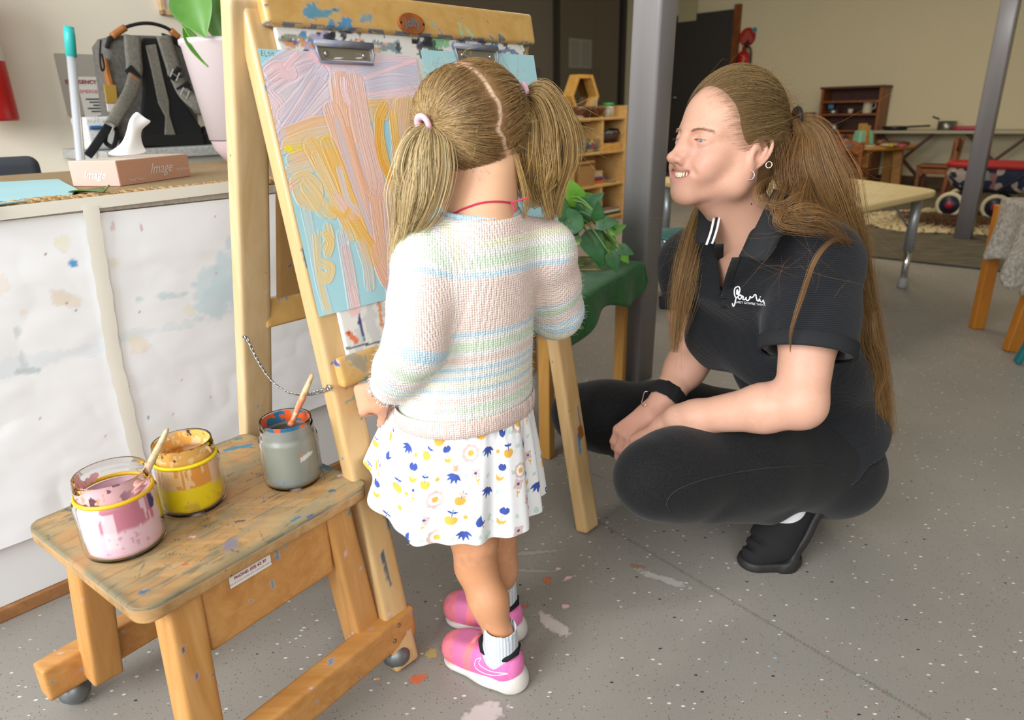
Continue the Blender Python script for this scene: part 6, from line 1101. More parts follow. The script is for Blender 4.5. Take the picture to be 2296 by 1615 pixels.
class Head:
    def __init__(s, c, M, sc=1.): s.c = np.array(c, float); s.M = np.asarray(M, float); s.sc = sc
    def w(s, x, y, z): return s.c+s.M @ (vec(x, y, z)*s.sc)
    def loc(s, V): return ((V-s.c) @ s.M)/s.sc
    def build(s, S_, smile=True, child=False, ears=(1, -1)):
        c = s.sc; E_ = lambda p, r, k=.01, sub=False, R=None: S_.ell(s.w(*p), np.array(r)*c, k*c, s.M if R is None else s.M @ R, sub); C_ = lambda a, b, ra, rb, k=.01, sub=False: S_.cone(s.w(*a), s.w(*b), ra*c, rb*c, k*c, sub)
        E_((-.006, 0, .038), (.086, .070, .085)); E_((.030, 0, .038), (.0560, .062, .066), .02); E_((.022, 0, -.018), (.056, .057, .056), .03)
        for sy in (1, -1):
            C_((.002, .050*sy, -.050), (.062, .014*sy, -.084), .019, .016, .03); C_((-.005, .054*sy, -.02), (.002, .051*sy, -.06), .018, .018, .03)
            E_((.052, .040*sy, -.024), (.026, .022, .019), .02); E_((.062, .030*sy, -.045), (.022, .022, .020), .02)
            C_((.078, .012*sy, .022), (.060, .046*sy, .022), .011, .009, .016)
        E_((.068, 0, -.083), (.018, .021, .018), .02)
        C_((.080, 0, .022), (.0885, 0, .004), .0095, .0072, .014); C_((.0885, 0, .004), (.1050, 0, -.0255), .0070, .0076, .010); E_((.1085, 0, -.0300), (.0094, .0090, .0084), .006); C_((.103, 0, -.0345), (.089, 0, -.0375), .0060, .0060, .007)
        for sy in (1, -1):
            E_((.0950, .0118*sy, -.0325), (.0112, .0062, .0068), .005); E_((.083, .0105*sy, -.012), (.014, .0105, .017), .012)
        E_((.069, 0, -.056), (.0215, .032, .024), .018)
        for sy in (1, -1):
            E_((.0865, .032*sy, .006), (.0115, .0180, .0125), .010, True); E_((.0685, 0.0325*sy, .005), (.0152, .0165, .0150), .005)
            C_((.0795, .018*sy, .0075), (.0745, .044*sy, .0060), .0030, .0026, .003); 
            for q in range(8):
                e0, e1 = [(-1+2*(q+d_)/8)*.0132 for d_ in (0, 1)]; f_ = lambda e: (.0690+math.sqrt(.0150**2-e*e), .0325*sy+e, +.0030+.0010*(abs(e)/.0118)**2); r_ = lambda e: (.0031 if not child else .0042)*max(0, 1-(e/.0136)**2)**.6+.0003; C_(f_(e0), f_(e1), r_(e0), r_(e1), .0010, True)
            C_((.0835, .020*sy, .0112), (.0790, .0425*sy, .0086), .0009, .0008, .0025, True)
            E_((.1020, .0060*sy, -.0405), (.006, .0032, .0030), .002, True)
            C_((.0930, .0205*sy, -.031), (.083, .0395*sy, -.052), .0012, .0012, .010, True)
        ys = np.linspace(-1, 1, 9)
        def mp(t, dz=0., dx=0.): y = .0300*t; return (.0885-.50*y*y/.030*1.0-.0+dx, y, -.0575+.0105*t*t+dz)
        if smile:
            for i in range(8): C_(mp(ys[i], .0, .004), mp(ys[i+1], .0, .004), .0078*(1-.74*ys[i]**2)+.0002, .0078*(1-.74*ys[i+1]**2)+.0002, .002, True)
            for i in range(8):
                C_(mp(ys[i]*.98, .0088-.006*ys[i]**2, -.0015), mp(ys[i+1]*.98, .0088-.006*ys[i+1]**2, -.0015), .0026*(1-.5*ys[i]**2), .0026*(1-.5*ys[i+1]**2), .003)
                C_(mp(ys[i]*.92, -.0105+.0065*ys[i]**2, -.003), mp(ys[i+1]*.92, -.0105+.0065*ys[i+1]**2, -.003), .0050*(1-.55*ys[i]**2), .0050*(1-.55*ys[i+1]**2), .004)
        else:
            for i in range(8): C_(mp(ys[i]*.8, .003), mp(ys[i+1]*.8, .003), .0042*(1-.5*ys[i]**2), .0042*(1-.5*ys[i+1]**2), .004); C_(mp(ys[i]*.75, -.006, -.001), mp(ys[i+1]*.75, -.006, -.001), .0048*(1-.5*ys[i]**2), .0048*(1-.5*ys[i+1]**2), .004)
        for sy in ears: s.ear(S_, sy)
    def ear(s, S_, sy):
        c = s.sc; A = lambda x, z, o: s.w(-.012+x*.95-.22*z, (.0665+o*.95)*sy, -.004+z*.98)
        t = nrm([.0, .0, 1.]); S_.ell(A(.002, .0, .004), np.array([.0190, .0085, .0300])*c, .004*c, s.M @ np.array(Matrix.Rotation(.42*sy, 3, 'Z') @ Matrix.Rotation(-.16, 3, 'Y')))
        rim = [(.0155, .004, .0), (.014, .018, .002), (.006, .0285, .007), (-.006, .0305, .012), (-.016, .024, .0165), (-.0195, .010, .0185), (-.017, -.005, .0175), (-.0105, -.018, .013), (-.001, -.027, .007)]
        S_.chain([A(q[0], q[1], q[2]*.68) for q in bez(rim, 20)], [.0034*c]*20, .0022*c)
        S_.ell(A(.004, -.0275, .005), np.array([.0095, .0052, .0105])*c, .006*c, s.M)
        S_.chain([A(q[0], q[1], q[2]*.85) for q in bez([(-.003, .021, .008), (-.010, .012, .0125), (-.0105, .0, .0125), (-.006, -.011, .010), (.002, -.016, .006)], 12)], [.0028*c]*12, .003*c); S_.ell(A(.0125, -.007, .005), np.array([.0042, .004, .0065])*c, .004*c, s.M)
        S_.ell(A(.003, -.004, .0160), np.array([.0075, .0070, .0090])*c, .004*c, s.M, True)
def skin_mat(name):
    s = N(name); a = s.attr(); v = s.vor(430); r = s.n('ShaderNodeSeparateColor'); s.l(v.outputs['Color'], r.inputs[0]); f = s.math('MULTIPLY', s.math('LESS_THAN', v.outputs['Distance'], s.math('MULTIPLY', r.outputs[1], .40)), s.math('GREATER_THAN', r.outputs[0], .35)); s.col(s.mix(s.math('MULTIPLY', s.math('MULTIPLY', f, a.outputs['Alpha']), .5), a.outputs['Color'], '#b98563')).set(rough=.46, spec=.35, sss=.12, sr=.012); s.p.inputs['Subsurface Radius'].default_value = (1, .35, .2); s.bump(s.noise(420, 2), .06, .001); return s.m
def hair_mat(name):
    s = N(name); s.col(s.attr().outputs['Color']).set(rough=.38, spec=.45, aniso=.4); return s.m
m_hair = hair_mat('hair strands')
def eyes(h, par, iris, look=(0, 0)):
    for sy in (1, -1):
        c = h.w(.0688, 0.0325*sy, .005); r = .0129*h.sc; b = MB(); n, m = 24, 16; fwd = nrm(h.M @ nrm([1, look[0], look[1]])); x = nrm(np.cross(fwd, ZZ)); R = np.stack([x, np.cross(fwd, x), fwd], 1)
        b.lathe([(max(.0001, r*math.sin(t)), -r*math.cos(t)) for t in np.linspace(.02, math.pi-.02, 26)], c, 28, R, cap=(False, False)); V = np.concatenate(b.V); a = np.arccos(np.clip(((V-c)/r) @ fwd, -1, 1)); col = np.tile(lin('#cfcac4'), (len(V), 1)); col[a < .47] = lin(iris); col[a < .2] = lin('#0c0c0e'); b.build('eye', mk('eye', '#ffffff', .12, attr='only', spec=.6), par, True, col=col)
def slerp(a, b, t):
    w = np.arccos(np.clip((a*b).sum(-1), -.9999, .9999))[..., None]; return (np.sin((1-t)*w)*a+np.sin(t*w)*b)/np.sin(w)
def scalp_paths(h, ec, er, starts, tie, m=16, lift=.004, jit=.0015, pull=.85, seed=1):
    """strands combed over the skull ellipsoid from unit directions to the tie direction"""
    g = np.random.default_rng(seed); a = starts/np.linalg.norm(starts, axis=1)[:, None]; t = (np.linspace(0, 1, m)**pull)[None, :, None]; b = np.tile(nrm(tie), (len(a), 1)); b = b+g.normal(0, .035, b.shape); b /= np.linalg.norm(b, axis=1)[:, None]
    U_ = slerp(a[:, None], b[:, None], t); off = lift*(.35+.65*np.sin(math.pi*np.clip(t, 0, 1)*.9))+g.uniform(0, .004, (len(a), 1, 1))*np.sin(math.pi*t); P = ec+U_*er*(1+off/np.mean(er)); ph = g.uniform(0, 6, (len(a), 1, 1)); P = P+jit*np.sin(t*9+ph)*np.array([.3, .3, 1]); return h.c+(P*h.sc) @ h.M.T
def lock(guide, n, w0, w1, seed, m=26, tip=.25, wave=.0, wf=7., sub=5, spread=1., fly=.02, mid=1.):
    """a bundle of strands along a guide curve, gathered in sub-locks; widths w0 at the root, w1 in the middle, times tip at the end"""
    g = np.random.default_rng(seed); C = bez(guide, m); T = np.gradient(C, axis=0); T /= np.linalg.norm(T, axis=1)[:, None]; ref = nrm([.2, -1, .15]); X = np.cross(T, ref); X /= np.linalg.norm(X, axis=1)[:, None]; Y = np.cross(T, X); t = np.linspace(0, 1, m)
    w = np.interp(t, [0, .18, .35, .62, 1], [w0, w1*.8, w1, w1*mid, w1*tip]); sc_ = g.normal(0, .5, (sub, 2)); k = g.integers(0, sub, n); o = sc_[k]+g.normal(0, .28, (n, 2)); L = np.clip(g.normal(.96, .07, n), .6, 1.05); P = []
    for i in range(n):
        tt = np.clip(t*L[i], 0, 1); c = np.stack([np.interp(tt, t, C[:, j]) for j in range(3)], 1); x = np.stack([np.interp(tt, t, X[:, j]) for j in range(3)], 1); y = np.stack([np.interp(tt, t, Y[:, j]) for j in range(3)], 1); ww = np.interp(tt, t, w); f = g.normal(0, fly)*t**2
        a = o[i, 0]*spread*(1-.35*np.interp(tt, [.7, 1], [0, 1]))+wave*np.sin(tt*wf+k[i]*1.9)*t+f*8; b = o[i, 1]+wave*np.cos(tt*wf*.9+k[i]*2.3)*t; P.append(c+x*(a*ww)[:, None]+y*(b*ww)[:, None])
    return np.array(P), k
def hair_cols(n, base, alt, seed, amt=.5, dark=.0):
    g = np.random.default_rng(seed); t = np.clip(g.normal(amt, .28, n), 0, 1)[:, None]; return (lin(base)*(1-t)+lin(alt)*t)*g.uniform(.62, 1.22, n)[:, None]
from mathutils.bvhtree import BVHTree
def bvh_of(o):
    off = np.array(o.location); q = o.parent
    while q is not None: off = off+np.array(q.location); q = q.parent
    return BVHTree.FromPolygons([Vector(v.co)+Vector(off) for v in o.data.vertices], [tuple(p.vertices) for p in o.data.polygons])
def hit(px, py, bv, lift=.001):
    r = nrm(ray(px, py)); loc, no, _, _ = bv.ray_cast(Vector(O), Vector(r)); return None if loc is None else (np.array(loc)-r*lift, np.array(no))
def torus(name, c, n, R, r, mat, par, flat=1.):
    n = nrm(n); x = nrm(np.cross(n, vec(.3, .5, .8))); y = np.cross(n, x); return MB().tube([c+(x*math.cos(t)+y*math.sin(t))*R for t in np.linspace(0, 2*math.pi, 29)[:-1]], r, 8, True, flat=flat).build(name, mat, par, True)

# ================================================================ the child at the easel
ch = thing('person', 'small child with blond pigtails in pastel striped cardigan painting at the easel', 'person', vec(-.03, .96, 0))
tieL, tieR = YP(955, 280, .925), YP(1170, 212, 1.0)
hl_ = nrm(tieL-tieR); fa = math.radians(-40); hf_ = vec(math.sin(fa)*math.cos(.28), math.cos(fa)*math.cos(.28), -math.sin(.28)); hf_ = nrm(hf_-hl_*np.dot(hf_, hl_)); hu_ = np.cross(hf_, hl_)
CH = Head((tieL+tieR)/2+hu_*-.043+hf_*.040, np.stack([hf_, hl_, hu_], 1), .90)
ta = math.radians(-42); TF_ = np.stack([vec(math.sin(ta), math.cos(ta), 0), vec(-math.cos(ta), math.sin(ta), 0), ZZ], 1); tf, tl_ = TF_[:, 0], TF_[:, 1]
hemc, chest, nb_ = vec(-.074, .985, .475), vec(-.042, .962, .69), vec(-.038, .956, .772)
shL, elL, wrL = vec(-.110, .915, .712), vec(-.131, .872, .605), vec(-.183, .928, .522)
shR, elR, wrR = vec(.052, 1.012, .700), vec(.073, 1.075, .592), vec(-.02, 1.165, .615)
hpL, knL, anL = vec(-.105, .955, .38), vec(-.068, .945, .225), vec(-.030, .900, .062)
hpR, knR, anR = vec(-.055, 1.02, .38), vec(-.035, 1.022, .205), vec(-.030, 1.014, .062)
ftL, ftR = nrm(vec(-.117, .078, 0)), nrm(vec(-.15, .07, 0))
sk = SDF(); CH.build(sk, smile=False, child=True)
sk.cone(CH.w(-.035, 0, -.03), nb_-tf*.004+ZZ*.0, .040, .041, .02); sk.cone(nb_, nb_-ZZ*.05, .042, .055, .03); sdf_loft(sk, [vec(-.078, .99, .36), hemc, vec(-.055, .975, .6), chest, nb_-ZZ*.03], TF_, [.082, .08, .075, .08, .045], [.066, .062, .058, .058, .04], .03)
for a, b, c in ((shL, elL, wrL), (shR, elR, wrR)): sk.cone(nb_-ZZ*.05, a, .035, .032, .02); sk.chain([a, b, c], [.031, .026, .0195], .012)
sk.chain([hpL, knL+vec(0, 0, .02), knL-ZZ*.03, (knL+anL)/2+ftL*-.001, anL+ZZ*.015, anL-ZZ*.03], [.056, .035, .0315, .0300, .0205, .0210], .02); sk.chain([hpR, knR+vec(0, 0, .02), knR-ZZ*.03, (knR+anR)/2+ftR*-.001, anR+ZZ*.015, anR-ZZ*.03], [.056, .035, .0315, .0300, .0205, .0210], .02)
for an, ft in ((anL, ftL), (anR, ftR)): sk.cone(an-ZZ*.03, an+ft*.06-ZZ*.042, .020, .014, .012)
hdir = nrm(vec(-.055, .035, -.035)); tipsL = sdf_hand(sk, wrL+hdir*.012, hdir, vec(-.45, -.8, .35), 1, .62, (.7, .9, .6), (.7, .5, -.5), .004); sdf_hand(sk, wrR+nrm(vec(-.1, .09, .03))*.012, vec(-.1, .09, .03), vec(.3, .3, 1), -1, .62, (.5, .8, .6))
V, Q = sk.mesh(.0027); V = smooth_mesh(V, Q, 2, .4); lc = CH.loc(V); col = np.tile(lin('#dfae8b'), (len(V), 1))
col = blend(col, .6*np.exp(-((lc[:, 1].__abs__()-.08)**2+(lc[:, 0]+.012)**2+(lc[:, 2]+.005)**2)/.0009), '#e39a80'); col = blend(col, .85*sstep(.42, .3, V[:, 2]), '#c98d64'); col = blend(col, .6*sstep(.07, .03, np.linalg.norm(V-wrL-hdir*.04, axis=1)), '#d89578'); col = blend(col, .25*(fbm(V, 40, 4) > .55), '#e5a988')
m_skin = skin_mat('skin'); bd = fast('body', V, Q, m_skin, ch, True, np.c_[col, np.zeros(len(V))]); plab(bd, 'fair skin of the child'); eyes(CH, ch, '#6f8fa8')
# ---- cardigan
cg = SDF(); sdf_loft(cg, [hemc-ZZ*.004, vec(-.068, .98, .53), vec(-.055, .972, .60), chest, nb_-ZZ*.006], TF_, [.114, .108, .098, .094, .060], [.093, .086, .078, .070, .052], .02)
ts_ = SDF(); ts_.ops = list(cg.ops)
aL = [nb_-ZZ*.045+tl_*.03, shL, (shL+elL)/2, elL, (elL+wrL)/2, wrL-(wrL-elL)*.04]; aR = [nb_-ZZ*.045-tl_*.03, shR, (shR+elR)/2, elR, (elR+wrR)/2, wrR]
sLs, sRs = SDF(), SDF(); sLs.chain(aL, [.045, .046, .042, .0385, .035, .030], .02); sRs.chain(aR, [.045, .046, .045, .0435, .036, .030], .02)
for q_, w_, e_ in ((sLs, wrL, elL), (sRs, wrR, elR)): c_ = SDF(); c_.ops = list(q_.ops); c_.half(w_-(w_-e_)*.02, w_-e_, .003); c_.cone(w_, w_+(w_-e_)*.3, .024, .024, .003, True); cg.comp(c_, .016)
cg.half(nb_+vec(.0, .0, .001), nrm(ZZ*.97+tf*.22), .004); cg.half(hemc-ZZ*.002, -ZZ, .006);
cg.ell(nb_+ZZ*.004, (.046, .052, .016), .004, TF_, True); sdf_loft(cg, [hemc-ZZ*.05, hemc+ZZ*.012], TF_, [.100, .100], [.079, .079], .004, True)
V, Q = cg.mesh(.0026); V = smooth_mesh(V, Q, 2, .4)
V = V+ (.0016*(fbm(V, 38, 5)-.5)+.0035*(fbm(V, 14, 8)-.5))[:, None]*0+.004*np.stack([fbm(V*vec(1, 1, .6), 16, 3+i, 2)-.5 for i in range(3)], 1)
dT, dL, dR = [x.ev(V.astype(np.float32)) for x in (ts_, sLs, sRs)]
Pk, Yl, Wh, Gn, Bl, Wy = '#f3dcd3', '#f2efd2', '#f1efea', '#dae9d2', '#c6e0ee', '#f0efdc'
def stripes(v, stops):
    c = np.tile(lin(stops[0][1]), (len(v), 1))
    for p, k in stops[1:]: c = blend(c, sstep(p-.0012, p+.0012, v), k)
    return c
zT = lambda y: YP(1085, y, .892)[2]
tors = [(480, Bl), (497, Pk), (538, Yl), (556, Wh), (572, Gn), (600, Wh), (610, Bl), (622, Pk), (742, Bl), (752, Wh), (764, Gn), (786, Wh), (797, Pk), (812, Wh), (822, Bl), (830, Wh), (842, Bl), (850, Wy), (868, Bl), (876, Wh), (890, Pk), (900, Wh), (906, Gn), (922, Wh), (934, Gn), (944, Bl), (950, Pk)]
vt = -V[:, 2]+.0022*(fbm(V, 60, 2)-.5); vt = vt-.00*0; cT = stripes(vt, [(-zT(y), k) for y, k in tors])
def arm_s(V, A):
    A = bez(A, 40)
    best = np.full(len(V), 9.); sres = np.zeros(len(V)); L = 0
    for i in range(len(A)-1): d, t = segdist(V, A[i], A[i+1]); l = np.linalg.norm(A[i+1]-A[i]); m = d < best; best = np.where(m, d, best); sres = np.where(m, L+t*l, sres); L += l
    return sres, L
slv = [(0, Pk), (.018, Yl), (.034, Wh), (.044, Gn), (.066, Wh), (.074, Bl), (.083, Pk), (.170, Bl), (.178, Wh), (.186, Gn), (.204, Wh), (.212, Pk), (.222, Bl), (.227, Wh), (.232, Bl), (.237, Yl), (.246, Bl), (.251, Wh), (.262, Pk), (.272, Wh)]
nsx = fbm(V, 60, 9)-.5; cL = stripes(arm_s(V, aL)[0]+.002*nsx, slv); cR = stripes(arm_s(V, aR)[0]+.002*nsx, [(p*.86 if p > .1 else p, c) for p, c in slv])
onL = sstep(.004, -.004, dL-dT)[:, None]; onR = sstep(.004, -.004, dR-dT)[:, None]; onR = onR*sstep(.075, .095, arm_s(V, aR)[0])[:, None]; col = cT*(1-onL)+cL*onL; col = col*(1-onR)+cR*onR
seam_ = np.exp(-((dL-dT)/.004)**2)*(V[:, 2] > .62); col = blend(col, .5*seam_, '#f7f5f0')
def m_knit():
    s = N('moss stitch wool'); v = s.vor(300, None, .25); w_ = s.n('ShaderNodeTexWave'); w_.wave_type = 'BANDS'; w_.bands_direction = 'DIAGONAL'; w_.inputs['Scale'].default_value = 40
    s.col(s.mix(s.math('MULTIPLY', s.ramp(v.outputs['Distance'], [(.25, 0.), (.75, 1.)]), .09), s.attr().outputs['Color'], '#b9a79c')).set(rough=.95, sheen=.25, spec=.15); s.bump(s.math('SUBTRACT', 1., v.outputs['Distance']), .65, .004); s.bump(s.noise(900, 2), .25, .001); return s.m
m_kn = m_knit(); cd = fast('cardigan', V, Q, m_kn, ch, True, col)
# ribbed hem and knitted edges
def ring(C, fr, rl, rf, n): return [C+fr[:, 1]*rl*math.cos(a)+fr[:, 0]*rf*math.sin(a) for a in np.linspace(0, 2*math.pi, n, endpoint=False)]
n = 320; rows = []
for k, (dz, ex) in enumerate(((.016, .001), (.011, .0028), (.0, .0032), (-.010, .0025), (-.012, .0005), (-.008, -.003))):
    C = hemc+ZZ*(dz-.004); rows.append([C+tl_*(.114+ex+.0013*(j % 2)*(k < 5))*math.cos(j*2*math.pi/n)+tf*(.093+ex+.0013*(j % 2)*(k < 5))*math.sin(j*2*math.pi/n) for j in list(range(n))+[0]])
rows = np.array(rows).transpose(1, 0, 2); b = MB().grid(rows); rb_ = shade(b.build('ribbed_hem', m_kn, cd, col=np.tile(np.r_[lin('#f2d6cd'), 1], (rows.shape[0]*rows.shape[1], 1))))
nk = nrm(ZZ*.97+tf*.22); x = nrm(np.cross(nk, tf)); y = np.cross(nk, x); bvC = bvh_of(cd); snap = lambda p: (lambda r: np.array(r[0])+np.array(r[1])*.0015)(bvC.find_nearest(Vector(p))); b = MB().tube([snap(nb_+ZZ*.003+(tl_*math.cos(t)*.0575+nrm(tf-nk*np.dot(tf, nk))*math.sin(t)*.0495)+nk*.0006*math.sin(t*60)) for t in np.linspace(0, 2*math.pi, 90)[:-1]], .0036, 8, True); b.build('neck_edge', m_kn, cd, True, col=np.tile(np.r_[lin(Bl), 1], (b.n, 1)))
wd_ = nrm(wrL-elL); x = nrm(np.cross(wd_, ZZ)); y = np.cross(wd_, x); cc_ = []; P_ = []
for k in range(130):
    t = rng.uniform(0, 2*math.pi); p = wrL-(wrL-elL)*.03+(x*math.cos(t)+y*math.sin(t))*.0285; P_.append([p, p+wd_*.004+rng.normal(0, .0012, 3), p+wd_*rng.uniform(.004, .010)+rng.normal(0, .002, 3)]); cc_.append(lin('#f3c4c0') if rng.random() < .2 else lin('#efe9e3'))
strands('frayed_cuff', np.array(P_), np.full(130, .0011), cc_, mk('wool fray', '#ffffff', .95, attr='only'), cd, (1, .8, .3))
P_ = []; vi = rng.integers(0, len(V), 5000); cen = hemc*.5+chest*.5
for i in vi:
    o = nrm((V[i]-cen)*vec(1, 1, .3)+rng.normal(0, .06, 3)); P_.append([V[i], V[i]+o*.0025+rng.normal(0, .001, 3), V[i]+o*.0045+rng.normal(0, .0022, 3)])
stuff(strands('wool_fuzz', np.array(P_), np.full(len(P_), .00016), col[vi]*.9+.08, MATS['wool fray'], cd, (1, .8, .4)))
# necklace cord
cn = bez([YP(1022, 480, .925), YP(1040, 466, .905), YP(1080, 453, .899), YP(1120, 451, .905), YP(1146, 455, .925)], 24); bvb = bvh_of(bd); cn = np.array([(lambda r: np.array(r[0])+np.array(r[1])*.0012)(bvb.find_nearest(Vector(q))) for q in cn])
ck = MB(); ck.tube(cn, .0013, 7); ck.tube(bez([YP(1146, 455, .921), YP(1165, 449, .918), YP(1187, 442, .915)], 6), .0011, 6); ck.tube(bez([YP(1146, 455, .921), YP(1151, 463, .918), YP(1155, 473, .915)], 6), .0011, 6); ck.build('necklace_cord', mk('crimson cord', '#cf1f55', .6), ch, True)
# ---- skirt with a flower print
NA, NH = 1000, 240; A_s = np.linspace(0, 2*math.pi, NA, endpoint=False); Hs = np.linspace(0, 1, NH); AA, HH = np.meshgrid(A_s, Hs, indexing='ij')
skc0, skc1 = vec(-.076, .986, .505), vec(-.110, 1.012, .285); rr = .090+(.150-.090)*HH**.8
fold = .5*np.sin(AA*13+1.3*np.sin(AA*2))+.3*np.sin(AA*21+2)+.35*np.sin(AA*7+.6); rr = rr*(1-.14*HH*np.exp(-((AA-math.radians(198))/.5)**2))+HH**1.1*.0125*fold+.003*np.sin(AA*46)*np.exp(-((HH-.1)/.12)**2)
ux = np.cos(AA); uy = np.sin(AA)
P = skc0*(1-HH[..., None])+skc1*HH[..., None]+vec(1, 0, 0)*(rr*ux*1.04)[..., None]+vec(0, 1, 0)*(rr*uy*(.86+.1*HH))[..., None]
lft = np.exp(-((AA-math.radians(198))/.50)**2); P[..., 2] += lft*HH*.105+.006*np.sin(AA*3+.5)*HH+.03*np.exp(-((AA-math.radians(345) if True else 0)/.4)**2)*HH*.0
w_ = (P-eL) @ ew; lim = P[..., 2]*math.tan(TH)-.021; near = np.abs((P-eL) @ eu) < .06; ex = np.where(near, np.maximum(w_-lim, 0), 0); P = P-ew*ex[..., None]
sk_arc = np.cumsum(np.linalg.norm(np.diff(np.concatenate([P[:, NH*2//3], P[:1, NH*2//3]]), axis=0), axis=1)); sk_arc = np.r_[0, sk_arc[:-1]]; U_s = np.repeat(sk_arc[:, None], NH, 1); V_s = HH*.235; uv = np.c_[U_s.ravel(), -V_s.ravel()]
col = np.tile(lin('#f0f0f2'), (NA*NH, 1)); g = np.random.default_rng(12); BLU, YEL, PIN, MIN, GRB = '#3d53a3', '#e9b24c', '#dcbfb9', '#c6dcd2', '#e6eef3'
def petal(q, x, y, a, L, W): q = q-vec(x, y); c_, s_ = math.cos(a), math.sin(a); X_ = q[:, 0]*c_+q[:, 1]*s_; Y_ = -q[:, 0]*s_+q[:, 1]*c_; t = np.clip(X_/L, 0, 1); return (X_ > 0) & (X_ < L) & (np.abs(Y_) < W*np.sin(math.pi*t**.7)*1.0)
def disc(q, x, y, r): return np.hypot(q[:, 0]-x, q[:, 1]-y) < r
def motif(kind, x, y, a, s_):
    i = np.where((np.abs(uv[:, 0]-x) < 1.6*s_) & (np.abs(uv[:, 1]-y) < 1.6*s_))[0]
    if not len(i): return
    q = uv[i]-vec(x, y); c_, n_ = math.cos(a), math.sin(a); q = np.c_[q[:, 0]*c_+q[:, 1]*n_, -q[:, 0]*n_+q[:, 1]*c_]/s_; p_ = lambda m, c: col.__setitem__(i[m], lin(c))
    if kind == 0:   # tulip on a stem with yellow leaves
        m = (np.hypot(q[:, 0], (q[:, 1]-.45)/.9) < .36) & (q[:, 1] < .62+.18*np.abs(np.sin(q[:, 0]*9))); p_(m & (q[:, 1] < .78), BLU); p_(petal(q, 0, -.75, 2.2, .6, .13) | petal(q, 0, -.75, .9, .6, .13), YEL); p_((np.abs(q[:, 0]) < .03) & (q[:, 1] < .2) & (q[:, 1] > -.9), YEL)
    elif kind == 1: # daisy
        r = np.hypot(*q.T); th = np.arctan2(q[:, 1], q[:, 0]); p_(r < .62+.10*np.abs(np.sin(th*4)), PIN); p_(r < .40+.08*np.abs(np.sin(th*5+.5)), '#f4f2ee'); p_(r < .24+.03*np.sin(th*14), YEL)
    elif kind == 2: # blue fan of leaves
        for k in range(5): p_(petal(q, 0, .45, -math.pi/2+(k-2)*.52, .95-.1*abs(k-2), .14), BLU)
    elif kind == 3: # four petals, blue eye, yellow stem
        for k in range(4): p_(petal(q, 0, .2, .6+k*1.57, .52, .22), PIN)
        p_(disc(q, 0, .2, .12), BLU); p_((np.abs(q[:, 0]-.04*np.sin(q[:, 1]*6)) < .035) & (q[:, 1] < -.1) & (q[:, 1] > -.8), YEL); p_(petal(q, 0, -.5, .7, .3, .09), YEL)
    elif kind == 4: # yellow cup with small blue leaves
        m = (np.hypot(q[:, 0]/1.1, q[:, 1]+.25) < .42) & (q[:, 1] < -.08+.12*np.abs(np.sin(q[:, 0]*8))); p_(m, YEL); p_((np.abs(q[:, 0]) < .03) & (q[:, 1] > -.1) & (q[:, 1] < .6), BLU); p_(petal(q, 0, .3, .25, .42, .09) | petal(q, 0, .3, math.pi-.25, .42, .09), BLU)
    elif kind == 5: # pale green sprig
        p_(petal(q, 0, -.1, 1.0, .6, .2) | petal(q, 0, -.3, 2.1, .6, .2), MIN); p_((np.abs(q[:, 0]) < .03) & (np.abs(q[:, 1]+.2) < .7), MIN)
    elif kind == 6: p_(petal(q, 0, -.3, 1.3, .6, .2), MIN)
    elif kind == 7: p_(disc(q, 0, 0, .22), YEL)
    elif kind == 8: p_(petal(q, 0, -.4, 1.57, .9, .22), BLU); p_(petal(q, .0, -.4, .8, .7, .12), BLU)
Ltot = sk_arc[-1]; k = 0; stp = .041
for r in range(8):
    for c in range(int(Ltot/stp)):
        x, y = (c+.5*(r % 2)+g.uniform(-.2, .2))*stp, -(r+.4+g.uniform(-.2, .2))*.0355; kd = [0, 1, 4, 3, 2, 5, 4, 3, 8][(c*2+r*5+g.integers(0, 2)) % 9]; motif(kd, x, y, g.uniform(-.35, .35), g.uniform(.0185, .0225))
        motif([6, 7, 6, 5][g.integers(0, 4)], x+stp*.5, y+g.uniform(-.006, .006), g.uniform(-1, 1), .016)
Pv = P.reshape(-1, 3)
for a_, b_, w, c_ in (((1020, 1032), (1022, 1052), .0055, '#ee9a72'), ((1035, 1108), (1042, 1113), .004, '#f0a17c'), ((1018, 1015), (1022, 1035), .008, '#f3dcd2'), ((1010, 1100), (1040, 1110), .004, '#f3d6ca'), ((1083, 1180), (1084, 1182), .001, '#d9705a')):
    p0, p1 = YP(*a_, .90), YP(*b_, .90); q = Pv-O; q = q/(q[:, 1:2]); d, _ = segdist(q*.9, (p0-O)/(p0-O)[1]*.9, (p1-O)/(p1-O)[1]*.9); m = (Pv[:, 1] < .99)*.9*sstep(w, w*.5, d+(fbm(Pv, 220, 3)-.5)*w); col = blend(col, m, c_)
i = np.arange(NA*NH).reshape(NA, NH); j = np.roll(i, -1, 0); Q = np.stack([i[:, :-1], i[:, 1:], j[:, 1:], j[:, :-1]], -1).reshape(-1, 4)
m_cot = mk('printed cotton', '#ffffff', .85, attr='only', bump=(700, .15, .001)); sko = fast('skirt', Pv, Q, m_cot, ch, True, col); mo = sko.modifiers.new('solid', 'SOLIDIFY'); mo.thickness = .0012; mo.offset = -1
